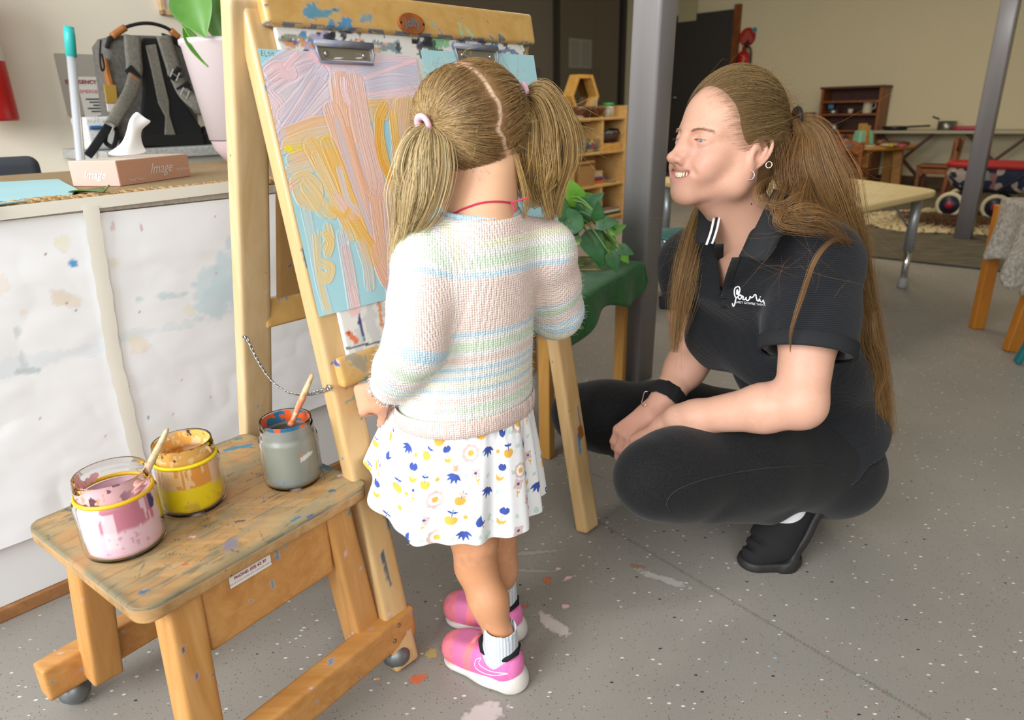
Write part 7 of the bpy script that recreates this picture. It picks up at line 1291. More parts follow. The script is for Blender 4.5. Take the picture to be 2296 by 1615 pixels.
# ---- socks and shoes
m_sock = N('ribbed grey sock'); wv_ = m_sock.n('ShaderNodeTexWave'); wv_.inputs['Scale'].default_value = 60; m_sock.l(m_sock.coord((1, 1, 0)), wv_.inputs['Vector']); m_sock.col(m_sock.mix(wv_.outputs['Fac'], '#c3cad1', '#d6dce2')).set(rough=.95).bump(wv_.outputs['Fac'], .3, .002); m_sock = m_sock.m
m_pk = N('pink shoe textile'); m_pk.col(m_pk.mix(m_pk.ramp(m_pk.noise(25, 3), [(.4, 0.), (.6, 1.)]), '#ea6fb0', '#f07fb8')).set(rough=.5).bump(m_pk.vor(600).outputs['Distance'], .3, .001); m_pk = m_pk.m; m_pk2 = mk('worn coral pink', '#e8848c', .6, var=(30, '#e07a98')); m_mesh = mk('pink mesh', '#d9609a', .8, bump=(900, .6, .002)); m_sole = mk('off-white rubber', '#dedad6', .5, var=(20, '#cfc8c0')); m_lin = mk('black padding', '#141216', .9)
def shoe(an, ft, far):
    side = np.cross(ZZ, ft); kx = .84; c0 = vec(an[0], an[1], 0)-ft*.026; R = np.stack([ft, side, ZZ], 1); pt = lambda x, y, z: c0+(ft*x+side*y+ZZ*z)*kx; K = lambda *a: [q*kx for q in a]
    t = ch; up = SDF(); up.chain([pt(.022, 0, .05), pt(.07, 0, .046), pt(.11, 0, .040), pt(.140, .002, .032)], K(.030, .031, .030, .024), .02); up.cone(pt(.02, 0, .03), pt(.138, .002, .024), .031*kx, .032*kx, .02); up.ell(pt(.014, 0, .055), K(.024, .026, .030), .015, R)
    up.half(pt(0, 0, .014), -ZZ, .002); up.half(pt(.03, 0, .084), nrm(ZZ+ft*.2), .004); up.chain([pt(-.01, 0, .100), pt(.045, 0, .094), pt(.07, 0, .094)], K(.026, .0245, .020), .006, True)
    V, Q = up.mesh(.0022); V = smooth_mesh(V, Q, 1, .4); l = (V-c0) @ R/kx; col = np.tile(lin('#ea6fb0'), (len(V), 1)); x = l[:, 0]; toe = sstep(.132, .136, x+.25*np.abs(l[:, 1])-.15*(l[:, 2]-.03)); mesh_ = (x > .098)*(l[:, 2] > .028); band = (x > .078)*(x <= .098)
    col = blend(col, band*.9, '#ef8288'); col = blend(col, mesh_*1.*(1-toe), '#d874a4'); col = blend(col, toe, '#e8808e'); col = blend(col, .5*toe*(fbm(V, 90, 3) > .5), '#d9687a'); col = blend(col, .9*(x < -.004)*(l[:, 2] > .03), '#ee7fbd')
    s = N('pink trainer upper') if 'pink trainer upper' not in MATS else None
    if s: s.col(s.attr().outputs['Color']).set(rough=.55).bump(s.vor(650).outputs['Distance'], .35, .001); MATS['pink trainer upper'] = s.m
    o = fast('shoe', V, Q, MATS['pink trainer upper'], t, True, col); plab(o, 'pink trainer on the far right foot' if far else 'pink trainer on the near left foot')
    so = SDF(); 
    for x0, w0, h0 in ((.006, .030, .030), (.05, .029, .026), (.095, .033, .022), (.125, .032, .021)): pass
    so.cone(pt(.010, 0, .012), pt(.055, .002, .012), .037*kx, .035*kx, .02); so.cone(pt(.055, .002, .012), pt(.128, .003, .012), .035*kx, .039*kx, .02); so.half(pt(0, 0, .0015), -ZZ, .004); so.half(pt(.0, 0, .036), nrm(ZZ+ft*.16), .005); V, Q = so.mesh(.0024); V = smooth_mesh(V, Q, 1, .4); fast('sole', V, Q, m_sole, o)
    MB().tube([pt(-.006+0, 0, .083), pt(.004, .021, .079), pt(.03, .027, .069), pt(.058, .024, .076), pt(.070, .012, .082), pt(.073, 0, .083), pt(.070, -.012, .082), pt(.058, -.024, .076), pt(.03, -.027, .069), pt(.004, -.021, .079)], .0052, 10, True).build('collar', m_lin, o, True)
    for x0, w_s in ((.074, .010), (.089, .009)):
        b = MB(); rows = [[pt(x0+dx, .030*math.cos(a), .040+.031*math.sin(a)+.004) for dx in (-w_s/2, w_s/2)] for a in np.linspace(.25, math.pi-.25, 14)]; b.grid(np.array(rows)); b.build('strap', m_pk2, o, True, solid=.003, bevel=.001)
    bv = bvh_of(o); sw = [(1012+0, 0)]
    if not far:
        for pts in ([(1079, 1475), (1067, 1480), (1066, 1497), (1085, 1510), (1110, 1515), (1142, 1511)], [(1079, 1475), (1074, 1488), (1084, 1498), (1105, 1507), (1142, 1511)]):
            P_ = [hit(*q, bv, .0006) for q in bez([(*q, 0) for q in pts], 26)[:, :2]]; P_ = [q[0] for q in P_ if q is not None]
            if len(P_) > 4: MB().tube(P_, .0008, 6).build('curved_tick_mark', mk('silver piping', '#e3dcd8', .4), o, True)
    # sock
    sc = SDF(); sc.chain([an+ZZ*.045-ft*.000, an+ZZ*.02, an-ZZ*.012], [.0275, .0255, .026], .012); sc.cone(an-ZZ*.01, an+ft*.045-ZZ*.025, .024, .019, .02); sc.half(an+ZZ*.049+ft*.0, ZZ*1.+ft*-.12, .002); sc.cone(an+ZZ*.035, an+ZZ*.09, .0242, .028, .002, True); V, Q = sc.mesh(.0024); fast('sock', smooth_mesh(V, Q, 1), Q, m_sock, t)
shoe(anL, ftL, False); shoe(anR, ftR, True)
# ---- hair: a combed cap parted down the middle, two pigtails
ec, er = vec(-.014, 0, .034), vec(.099, .081, .086)
def hair_ok(u): p = ec+u*er; return (p[:, 0] < .055+.25*(p[:, 2]-.05)*0+.02*(p[:, 2] > .06)) & (p[:, 2] > -.028-.0*p[:, 0]) & ~((p[:, 2] < .0) & (p[:, 0] > -.02)) | ((p[:, 2] > .055) & (p[:, 0] < .09))
capS = SDF(); capS.ell(CH.w(*ec), (er-.0045)*CH.sc, .004, CH.M); capS.half(CH.w(.062, 0, .05), CH.M @ nrm([1, 0, -.55]), .006); capS.half(CH.w(-.03, 0, -.036), CH.M @ nrm([.25, 0, -1]), .006); V, Q = capS.mesh(.0026); lc = CH.loc(V)
zz_ = np.abs(lc[:, 1]-.006*(np.sin(lc[:, 2]*95+1.)+.25*np.sin(lc[:, 2]*260))*sstep(.06, .02, lc[:, 2])); col = np.tile(lin('#8f6b42'), (len(V), 1)); col = blend(col, sstep(.0045, .0015, zz_+.001*(fbm(V, 300, 3)-.5)), '#e8c5a8'); hs = fast('hair', V, Q, mk('scalp hair', '#ffffff', .7, attr='only'), ch, True, col); plab(hs, 'blond hair parted into two pigtails')
tuL, tuR = nrm(CH.loc(tieL)-ec), nrm(CH.loc(tieR)-ec); tuL = nrm((CH.loc(tieL)-ec)/er); tuR = nrm((CH.loc(tieR)-ec)/er)
g = np.random.default_rng(4); u = g.normal(0, 1, (26000, 3)); u /= np.linalg.norm(u, axis=1)[:, None]; p = ec+u*er; zig = .006*(np.sin(p[:, 2]*95+1.)+.25*np.sin(p[:, 2]*260))*sstep(.06, .02, p[:, 2])
ok = ((p[:, 0]-.055)*.87-(p[:, 2]-.05)*.48 < 0) & (p[:, 2] > -.034-.25*(p[:, 0]+.03)*-1*.3) & ~((np.hypot(p[:, 0]+.012, p[:, 2]+.006) < .032) & (np.abs(p[:, 1]) > .05)); u, p, zig = u[ok], p[ok], zig[ok]
PL = u[p[:, 1]-zig > .0012][:3600]; PR = u[p[:, 1]-zig < -.0012][:3000]
for nm, st, tu, sd in (('combed_hair', PL, tuL, 1), ('combed_hair', PR, tuR, 2)):
    Ps = scalp_paths(CH, ec, er, st, tu, 16, .003, .0012, .85, sd); cs = hair_cols(len(Ps), '#7a5a36', '#b8935c', sd+20, .40); tq = (np.linspace(0, 1, 16)**1.6)[None, :, None]; cs = cs[:, None]*(1-.75*tq)+.75*tq*hair_cols(len(Ps), '#c09a5e' if sd == 1 else '#8f6c3e', '#ead7a2' if sd == 1 else '#c7a468', sd+50, .5)[:, None]; strands(nm, Ps, np.full(len(Ps), .00042), cs, m_hair, hs)
hm = lambda px, py, y: YP(px, py, y)
def tail(nm, guides, seed, base, alt):
    tl = None; Ps = []; cs = []
    for k, (gd, n_, w0, w1, tip, wave) in enumerate(guides): P_, kk = lock([hm(*q) for q in gd], n_, w0, w1, seed+k, 26, tip, wave, 7., 6, 1., .02); Ps.append(P_); cs.append(hair_cols(n_, base, alt, seed+k, .5))
    o = strands(nm, np.concatenate(Ps), np.full(sum(len(q) for q in Ps), .00045), np.concatenate(cs), m_hair, hs); return o
yL = tieL[1]; yR = tieR[1]
tail('pigtail', (([(957, 280, yL), (932, 320, yL-.012), (912, 400, yL-.02), (902, 480, yL-.022), (878, 590, yL-.02)], 700, .004, .027, .35, .3), ([(957, 282, yL), (920, 320, yL-.01), (900, 390, yL-.015), (905, 460, yL-.02), (893, 560, yL-.02)], 420, .004, .018, .4, .3),
    ([(960, 282, yL), (955, 340, yL-.02), (950, 420, yL-.025), (925, 490, yL-.022), (885, 570, yL-.02)], 420, .004, .022, .3, .3), ([(962, 284, yL), (975, 350, yL-.02), (978, 400, yL-.025), (985, 430, yL-.025), (950, 480, yL-.02)], 160, .003, .012, .4, .4)), 40, '#b08b55', '#ead6a4')
tail('pigtail', (([(1174, 212, yR), (1215, 225, yR-.01), (1240, 310, yR-.02), (1235, 400, yR-.02), (1240, 490, yR-.02)], 560, .004, .026, .5, .35), ([(1172, 214, yR), (1205, 270, yR-.015), (1205, 350, yR-.02), (1200, 420, yR-.02), (1215, 460, yR-.02)], 480, .004, .026, .5, .4), ([(1174, 210, yR), (1225, 230, yR), (1260, 290, yR), (1268, 350, yR), (1250, 400, yR-.01)], 260, .003, .018, .6, .4),
    ([(1178, 212, yR), (1240, 270, yR-.01), (1262, 330, yR-.01), (1290, 370, yR-.01)], 40, .003, .012, 1., .5), ([(1150, 330, yR-.06), (1165, 390, yR-.06), (1180, 450, yR-.05), (1176, 490, yR-.05)], 40, .002, .008, .5, .5)), 60, '#94713f', '#cfac70')
fw = []; 
for k in range(260):
    u0 = PL[k] if k % 2 else PR[k]; q = ec+u0*er; a = CH.w(*q); o = CH.M @ u0; fw.append(np.array([a, a+o*.006+rng.normal(0, .004, 3), a+o*.010+rng.normal(0, .009, 3), a+o*.012+rng.normal(0, .014, 3)]))
for k in range(60):
    a = hm(rng.uniform(1200, 1265), rng.uniform(240, 400), yR); fw.append(np.array([a, a+vec(.012, 0, .004)+rng.normal(0, .004, 3), a+vec(.03, 0, .004)+rng.normal(0, .01, 3), a+vec(.045, 0, -.002)+rng.normal(0, .016, 3)]))
strands('flyaway_hair', np.array(fw), np.full(len(fw), .00016), hair_cols(len(fw), '#a8854f', '#dcc492', 3), m_hair, hs)
m_tie = mk('pale pink elastic', '#e3b6c4', .8, bump=(300, .4))
for tq, oc in ((tieL, CH.M @ tuL), (tieR, CH.M @ tuR)):
    q = tq+oc*.004; torus('hair_tie', q, oc*1.+ZZ*-.25, .0105, .0038, m_tie, ch, 1.35)
# ================================================================ the crouching woman
wm = thing('person', 'crouching woman in black polo shirt and black jeans with long ginger ponytail', 'person', vec(.50, 1.25, 0))
fa = math.radians(-111); WHf = nrm(vec(math.sin(fa), math.cos(fa), .20)); WHl = nrm(np.cross(ZZ, WHf)+ZZ*.02); WHl = nrm(WHl-WHf*np.dot(WHl, WHf)); WHu = np.cross(WHf, WHl); WM = np.stack([WHf, WHl, WHu], 1)
eW = YP(1700, 352, 1.165); WHs = .965; WH = Head(eW-WM @ (vec(-.010, .078, -.008)*WHs), WM, WHs)
YA = lambda px, py, y: YP(px, py, y)
# skeleton (points through the pixels of the joints, at their distances)
wSL, wEL, wWL = YA(1832, 592, 1.155), YA(1795, 905, 1.045), YA(1522, 940, 1.155)
wSR, wER, wWR = YA(1552, 590, 1.40), YA(1553, 800, 1.36), YA(1488, 899, 1.285)
wNB = YA(1672, 510, 1.265); wHL, wHR = YA(1835, 1030, 1.27), YA(1720, 975, 1.50); wPC = (wHL+wHR)/2+vec(.03, 0, .0)
wKL, wKR = YA(1462, 1068, 1.06), YA(1300, 925, 1.47); wAL, wAR = YA(1760, 1128, 1.215), YA(1600, 1060, 1.56)
wBall = G(1750, 1256)+vec(0, 0, .004); wTip = G(1664, 1268)+vec(0, 0, .004); wHeel = YA(1826, 1128, 1.225); wCH = (wSL+wSR)/2
ss = nrm((wSL-wSR)*vec(1, 1, 0)); sf = vec(ss[1], -ss[0], 0); sf = sf if sf[0] < 0 else -sf; WT = np.stack([sf, np.cross(ZZ, sf), ZZ], 1); wl_ = WT[:, 1]
hips = nrm((wHL-wHR)*vec(1, 1, 0))
handL_d = nrm(YA(1424, 984, 1.245)-wWL); handR_d = nrm(YA(1376, 1012, 1.225)-wWR)
sb = SDF(); WH.build(sb)
nk0, nk1 = WH.w(-.030, 0, -.055), wNB+vec(.012, .0, -.02)
sb.cone(nk0, nk1, .048, .054, .03); sb.cone(WH.w(.008, 0, -.078), nk1+sf*.018+ZZ*.02, .030, .040, .03); sb.cone(nk1, nk1-ZZ*.05+vec(.02, .01, 0), .056, .065, .04)
for a in (wSL, wSR): sb.cone(nk1-ZZ*.02, a, .048, .048, .03)
mid = (wCH*.55+wPC*.45)+vec(.03, 0, 0); sb.cone(wCH-ZZ*.06+vec(.03, .0, 0), mid+vec(.02, 0, 0), .085, .08, .05); sb.cone(mid+vec(.02, 0, 0), wPC+vec(.02, 0, 0), .08, .09, .05)
for a, b, c in ((wSL, wEL, wWL), (wSR, wER, wWR)):
    sb.chain([a, a*.5+b*.5, b, b+(c-b)*.28, c*.85+b*.15, c], [.050, .047, .0405, .0405, .029, .0265], .018)
for h_, k_, a_ in ((wHL, wKL, wAL), (wHR, wKR, wAR)): sb.chain([h_, k_], [.072, .052], .04); sb.chain([k_-ZZ*.015, (k_+a_)/2, a_], [.05, .047, .034], .02); 
tW1 = sdf_hand(sb, wWR+handR_d*.022, handR_d, vec(-.55, -.55, .6), 1, .98, (.55, .42, .22), (.75, .40, -.5), .005); tW2 = sdf_hand(sb, wWL+handL_d*.022, handL_d, vec(.1, -.3, .95), -1, .98, (.5, .8, .5), (.80, .42, -.15), .005)
V, Q = sb.mesh(.0021); V = smooth_mesh(V, Q, 1, .35); l = WH.loc(V); base = '#d3a28a'; col = np.tile(lin(base), (len(V), 1)); inh = np.linalg.norm(l, axis=1) < .17
g3 = lambda x, y, z, r: np.exp(-((l[:, 0]-x)**2+(np.abs(l[:, 1])-y)**2+(l[:, 2]-z)**2)/r**2)
col = blend(col, .35*g3(.07, .042, -.03, .03), '#e2a493'); col = blend(col, .4*g3(.108, 0, -.03, .016), '#e0a08c'); col = blend(col, .5*g3(-.012, .080, -.006, .03), '#e0a18c'); col = blend(col, .3*g3(.078, .031, -.012, .012), '#c99a95'); col = blend(col, .25*g3(.078, .031, .010, .012), '#d3a293')
yy = np.abs(l[:, 1])/.030; lipz = -.0575+.0105*yy*yy; front = (l[:, 0] > .06) & inh & (yy < 1.02)
up_ = front*np.exp(-((l[:, 2]-lipz-.0080+.004*yy**2)/.0034)**2); lo_ = front*np.exp(-((l[:, 2]-lipz+.0092-.005*yy**2)/.0050)**2); col = blend(col, .75*np.maximum(up_, lo_), '#cf8c86')
cav = front*(np.abs(l[:, 2]-lipz) < .0052*(1-.7*yy**2)+.0004)*(l[:, 0] < .0885-.50*.030*yy*yy-.001); col = blend(col, cav, '#a5625c')
frk = inh*(.25+.75*sstep(.35, .6, fbm(l, 28, 4)))*(l[:, 0] > -.02)*sstep(-.125, -.08, l[:, 2])+.25*(~inh)
col = blend(col, inh*.14*(fbm(l, 60, 14, 2) > .58)*(l[:, 0] > 0), '#d49c80')
col = blend(col, .25*(fbm(V, 30, 4) > .56)*(~inh), '#e3b09b'); hd_ = np.minimum(np.linalg.norm(V-(wWL+handL_d*.07), axis=1), np.linalg.norm(V-(wWR+handR_d*.07), axis=1)); col = blend(col, .45*sstep(.09, .03, hd_), '#dc9f8c'); col = blend(col, .8*(np.linalg.norm(l-vec(.083, .026, -.094), axis=1) < .0018), '#b9615a')
wb = fast('body', V, Q, skin_mat('freckled skin'), wm, True, np.c_[col, np.clip(frk, 0, 1)]); plab(wb, 'freckled fair skin of the woman'); eyes(WH, wm, '#7d8f98', (.15, -.42)); bvB = bvh_of(wb)
# teeth, brows, lashes
tb_ = MB(); 
for k in range(-5, 6):
    t = k/5.2; y = .0265*t; x = .0885-.50*.030*t*t-.0022; w_ = (.0046, .0042, .0044, .0036, .0032, .003)[abs(k)]*.98 if False else (.0058 if abs(k) < 1 else .0054)*(1-.03*abs(k)); h_ = .0090*(1-.5*abs(t)**2.2)*(1.05 if abs(k) in (0, 1) else .95)
    R = WM @ np.array(Matrix.Rotation(-math.atan(1.0*y/.030*-1)*-.8, 3, 'Z')); tb_.lathe([(.0002, -h_*.62), (w_*.46, -h_*.6), (w_*.54, -h_*.45), (w_*.57, 0), (w_*.52, h_*.5), (.0002, h_*.55)], WH.w(x, y, -.0575+.0105*t*t+.0030*(1-abs(t)**2)), 10, np.stack([R[:, 0]*.6*WHs, R[:, 1]*WHs, R[:, 2]*WHs], 1), cap=(False, False))
tb_.build('teeth', mk('teeth', '#ece2c4', .2, spec=.6), wm, True)
for sy in (1, -1):
    P_ = []; P2_ = []
    for k in range(130):
        t = rng.uniform(0, 1); y = .014+.034*t; z = .0178+.0045*math.sin(t*2.4)+rng.normal(0, .0010); x = .0900-.022*t**2; q = hitl = WH.w(x, y*sy, z); n = WM @ nrm([1, .5*t*sy, 0]); r = bvB.find_nearest(Vector(q)); q = np.array(r[0]); d = WM @ nrm([-.1, sy*1., .25-.5*t]); P_.append([q+n*.0003, q+n*.001+d*.003, q+n*.0008+d*.0065])
    for k in range(34):
        t = rng.uniform(-1, 1); q = WH.w(.0690+math.sqrt(.0150**2-(.0118*t)**2), (.0325+.0118*t)*sy, .0062-.0008*t*t); d = WM @ nrm([.9, .5*t*sy, -.35]); P2_.append([q, q+d*.003, q+d*.0055+WHu*.0012])
    strands('eyebrow', np.array(P_), np.full(len(P_), .00022), hair_cols(len(P_), '#b3896a', '#c9a582', 4), m_hair, wm)
    strands('eyelash', np.array(P2_), np.full(len(P2_), .00022), hair_cols(len(P2_), '#5a4030', '#7a5a40', 4), m_hair, wm)
m_sil = mk('silver', '#d9d9da', .15, 1.)
for q, R_ in ((WH.w(-.002, .078, -.040), .0075), (WH.w(-.028, .088, -.018), .005)): torus('earring', q, WM @ vec(1, .5, 0), R_, .0010, m_sil, wm)
# ---- polo shirt
po = SDF(); bk = vec(.035, .015, 0)
z0 = wPC[2]-.02; tC = [vec(*(wPC+vec(.005, -.0, 0))[:2], z0), wPC*.72+wCH*.28+vec(.035, 0, .0), wPC*.42+wCH*.58+vec(.035, .0, 0), wCH+vec(.02, .01, -.055), wCH+vec(.015, .005, .0), wNB+vec(.01, 0, -.012)]
po_t = SDF(); sdf_loft(po_t, tC, WT, [.150, .148, .150, .165, .150, .075], [.125, .118, .120, .120, .105, .068], .03)
po.ops = list(po_t.ops); po.ell(wPC*.35+wCH*.65+sf*.075+wl_*.06-ZZ*.0, (.075, .085, .075), .05, WT); po.ell(wPC*.35+wCH*.65+sf*.075-wl_*.06, (.075, .085, .075), .05, WT)
cuffL = wSL+(wEL-wSL)*.64; cuffR = wSR+(wER-wSR)*.45
po_l, po_r = SDF(), SDF(); po_l.chain([wNB-ZZ*.035+wl_*.06, wSL, wSL+(wEL-wSL)*.4, cuffL], [.062, .070, .072, .075], .03); po_r.chain([wNB-ZZ*.035-wl_*.06, wSR, cuffR], [.060, .064, .064], .03)
for q_, c_, e_, R_ in ((po_l, cuffL, wEL-wSL, .062), (po_r, cuffR, wER-wSR, .052)): q_.half(c_, e_, .004); q_.cone(c_, c_+e_*.4, R_, R_, .003, True); po.comp(q_, .028)
hp_ = SDF(); hp_.chain([wPC+vec(.015, .0, .06), wHL*.6+wPC*.4+vec(.018, -.015, .03), wHL+vec(.030, -.02, -.02)], [.125, .118, .098], .03)
hA, hB = YA(1745, 925, 1.16), YA(1890, 1070, 1.19); hn = np.cross(hB-hA, vec(.1, 1, .05)); hn = nrm(hn if hn[2] < 0 else -hn); hp_.half(hA, hn, .004); hp_.half(YA(1890, 1070, 1.19), nrm(vec(.6, -.1, -1)), .004); po.comp(hp_, .04)
po.cone(wNB-ZZ*.035+vec(.006, 0, 0), wNB+ZZ*.06+vec(-.004, 0, 0), .056, .064, .004, True)
vtop = WH.w(.02, 0, -.16); vbot = YA(1622, 645, 1.19)
vpx = [(1596, 478), (1617, 670), (1656, 578), (1700, 478)]; vpl = [np.cross(ray(*vpx[i]), ray(*vpx[(i+1) % 4])) for i in range(4)]; vpl = np.array([nrm(n_) for n_ in vpl]); vc = YA(1640, 570, 1.2)-O; vpl = np.where((vpl @ vc)[:, None] > 0, -vpl, vpl)
po.ops.append((True, lambda P: np.maximum(((P-O.astype(np.float32)) @ vpl.T.astype(np.float32)).max(1), P[:, 1]-1.27), .003, YA(1640, 570, 1.15).astype(np.float32), .25))

def polo_fold(P):
    P = P.astype(float); d1, _ = segdist(P, YA(1722, 640, 1.08), YA(1730, 790, 1.08)); f = .006*np.exp(-(d1/.012)**2)
    a = P @ nrm(vec(.5, -.3, .8)); return (f+.0035*(fbm(P*vec(1, 1, 1.6), 9, 3, 2)-.5)+.003*np.sin(a*70+6*fbm(P, 6, 8, 2))*sstep(.62, .45, P[:, 2])).astype(np.float32)
V, Q = po.mesh(.0036, warp=polo_fold); V = smooth_mesh(V, Q, 2, .4)
m_polo = N('black ribbed pique'); wv_ = m_polo.n('ShaderNodeTexWave'); wv_.bands_direction = 'Z'; wv_.inputs['Scale'].default_value = 95; wv_.inputs['Distortion'].default_value = .5; m_polo.l(m_polo.coord((1, 1, 1), (.1, .05, 0)), wv_.inputs['Vector'])
m_polo.col(m_polo.mix(wv_.outputs['Fac'], '#18191c', '#26272b')).set(rough=.9, sheen=.12, spec=.2).bump(wv_.outputs['Fac'], .45, .002); m_polo = m_polo.m
pl_ = fast('polo_shirt', V, Q, m_polo, wm, True); plab(pl_, 'black polo shirt'); bvP = bvh_of(pl_)
m_rib = mk('black rib knit', '#1c1d20', .9, bump=(500, .3))
def cuff(c, d, R, name):
    d = nrm(d); x = nrm(np.cross(d, vec(.2, .3, 1))); y = np.cross(d, x); rows = []
    for a in np.linspace(0, 2*math.pi, 181): rr = R+.0012*(int(round(a/(2*math.pi)*180)) % 2); rows.append([c+d*z+(x*math.cos(a)+y*math.sin(a))*(rr+e) for z, e in ((-.022, .0005), (-.020, .003), (.0, .003), (.004, .001), (.003, -.004))])
    shade(MB().grid(np.array(rows)).build(name, m_rib, pl_))
cuff(cuffL, wEL-wSL, .0755, 'sleeve_cuff'); cuff(cuffR, wER-wSR, .0645, 'sleeve_cuff')
# collar: two turned-down wings, white-striped tape inside, placket and buttons
def px3(px, py, lift=.004, y=None): h_ = hit(px, py, bvP, lift); return h_[0] if h_ is not None and (y is None or abs(h_[0][1]-y) < .12) else YA(px, py, y or 1.2)
def wing(T, Bm, name, bowl=.012):
    """a collar leaf between its fold line (top) and its free edge"""
    T = bez(T, 22); Bm = bez(Bm, 22); rows = []
    for a, b in zip(T, Bm): rows.append([a+(b-a)*t+(sf*.55+vec(.1, -.5, .3))*bowl*math.sin(math.pi*t) for t in np.linspace(0, 1, 9)])
    o = MB().grid(np.array(rows)).build(name, m_rib, pl_, True, solid=.003); return o
wing([YA(1735, 425, 1.16), YA(1722, 452, 1.135), YA(1700, 500, 1.12), YA(1672, 552, 1.115), YA(1658, 575, 1.115)], [YA(1790, 452, 1.15), YA(1775, 480, 1.115), YA(1752, 530, 1.085), YA(1722, 580, 1.075), YA(1706, 586, 1.08)], 'collar', .010)
wing([YA(1590, 452, 1.30), YA(1606, 485, 1.24), YA(1600, 520, 1.20), YA(1592, 548, 1.185)], [YA(1568, 458, 1.34), YA(1566, 490, 1.27), YA(1563, 525, 1.215), YA(1562, 546, 1.195)], 'collar', .006)
for k, (o_, c_) in enumerate(((0, '#e4e4e6'), (.0055, '#17181b'), (.008, '#e4e4e6'))): pass
tape = [YA(1607, 488, 1.205), YA(1602, 512, 1.19), YA(1596, 532, 1.18), YA(1590, 548, 1.175)]; T_ = bez(tape, 12)
for off, w_, c_ in ((-.005, .0022, '#e6e6e8'), (.0, .0018, '#17181b'), (.005, .0022, '#e6e6e8')): MB().tube(T_+vec(1, .15, .12)*off, w_, 8, flat=.5).build('tape_stripe', mk('tape '+c_, c_, .8), pl_, True)
vL = [YA(1612, 548, 1.165), px3(1612, 590, .004, 1.17), px3(1619, 635, .004, 1.17), px3(1624, 668, .004, 1.17)]; vR = [px3(1652, 578, .005, 1.12), px3(1640, 610, .005, 1.14), px3(1630, 645, .005, 1.15), px3(1625, 690, .004, 1.15)]
for nm, pth, of in (('placket', vL, -.008), ('placket', vR, .008)):
    T_ = bez(pth, 16); rows = np.stack([T_+vec(of, 0, 0)*k+vec(0, -.001, 0) for k in (-1., -.3, .4, 1.)], 1); MB().grid(rows).build(nm, m_rib, pl_, True, solid=.0022)
for q in ((1637, 597), (1628, 626), (1618, 660)):
    h_ = hit(*q, bvP, .004)
    if h_ is not None: n_ = nrm(h_[1]); x = nrm(np.cross(n_, ZZ)); MB().lathe([(.001, .001), (.0045, .0), (.0052, .0015), (.004, .0025), (.001, .002)], h_[0]-n_*.001, 14, np.stack([x, np.cross(n_, x), n_], 1), cap=(False, False)).build('button', mk('black button', '#151518', .3), pl_, True)
# embroidered lettering on the chest
m_wht = mk('white embroidery', '#e9e9ea', .8)
LG = [[(1654, 661), (1655, 655), (1653, 650), (1652, 659), (1656, 660), (1659, 652), (1658, 645), (1654, 643), (1648, 647), (1646.5, 657), (1649, 666), (1653, 667), (1656, 664)], [(1651, 667), (1649, 675), (1647, 684), (1644, 687), (1642, 680)], [(1657, 662), (1655, 667), (1659, 671), (1663, 667), (1661, 662), (1657, 662), (1664, 664), (1667, 665)], [(1667, 665), (1666, 671), (1670, 672), (1673, 667), (1673, 672), (1677, 674), (1681, 670), (1682, 665), (1685, 668), (1690, 665)],
      [(1690, 665), (1692, 661), (1695, 662), (1696, 668), (1698, 674), (1701, 675), (1703, 670)], [(1703, 670), (1705, 676), (1709, 677), (1711, 674)], [(1704.5, 665.5), (1705.2, 666.5)], [(1711.5, 673), (1713, 678), (1714, 681)]]
lb_ = MB()
for s_ in LG:
    q = bez([(*p, 0) for p in s_], max(4, 6*len(s_)))[:, :2]; P_ = [px3(*p, .0022, 1.1) for p in q]; lb_.tube(np.array(P_), .0013, 6)
lb_.build('script_lettering', m_wht, pl_, True)
Vt, Ft = text2d('LADY GOWRIE TASMA', 1.); sc_x = 66/(Vt[:, 0].max()-Vt[:, 0].min()); Vp = []
for v in Vt: u = v[0]*sc_x; x_ = 1683+u; y_ = 681+.115*u+abs(0)-v[1]*7.2; Vp.append(px3(x_, y_, .0018, 1.1))
MB().add(np.array(Vp), Ft).build('small_lettering', m_wht, pl_)
# ---- jeans
je = SDF(); je.ell(wPC+vec(.02, -.01, -.03), (.115, .15, .10), .05); je.ell(wHL+vec(.035, .0, -.035), (.10, .095, .085), .05); je.ell(wHR+vec(.04, .0, -.035), (.10, .095, .085), .05)
for h_, k_, a_, sd in ((wHL, wKL, wAL, 1), (wHR, wKR, wAR, 0)):
    hh = h_+vec(.02, 0, -.005); je.chain([hh, h_*.5+k_*.5+ZZ*.008, k_+(h_-k_)*.12, k_], [.102, .094, .076, .066], .04); je.chain([k_-ZZ*.012+(a_-k_)*.02, k_*.62+a_*.38-ZZ*.006, a_*.84+k_*.16], [.060, .057, .050], .025)

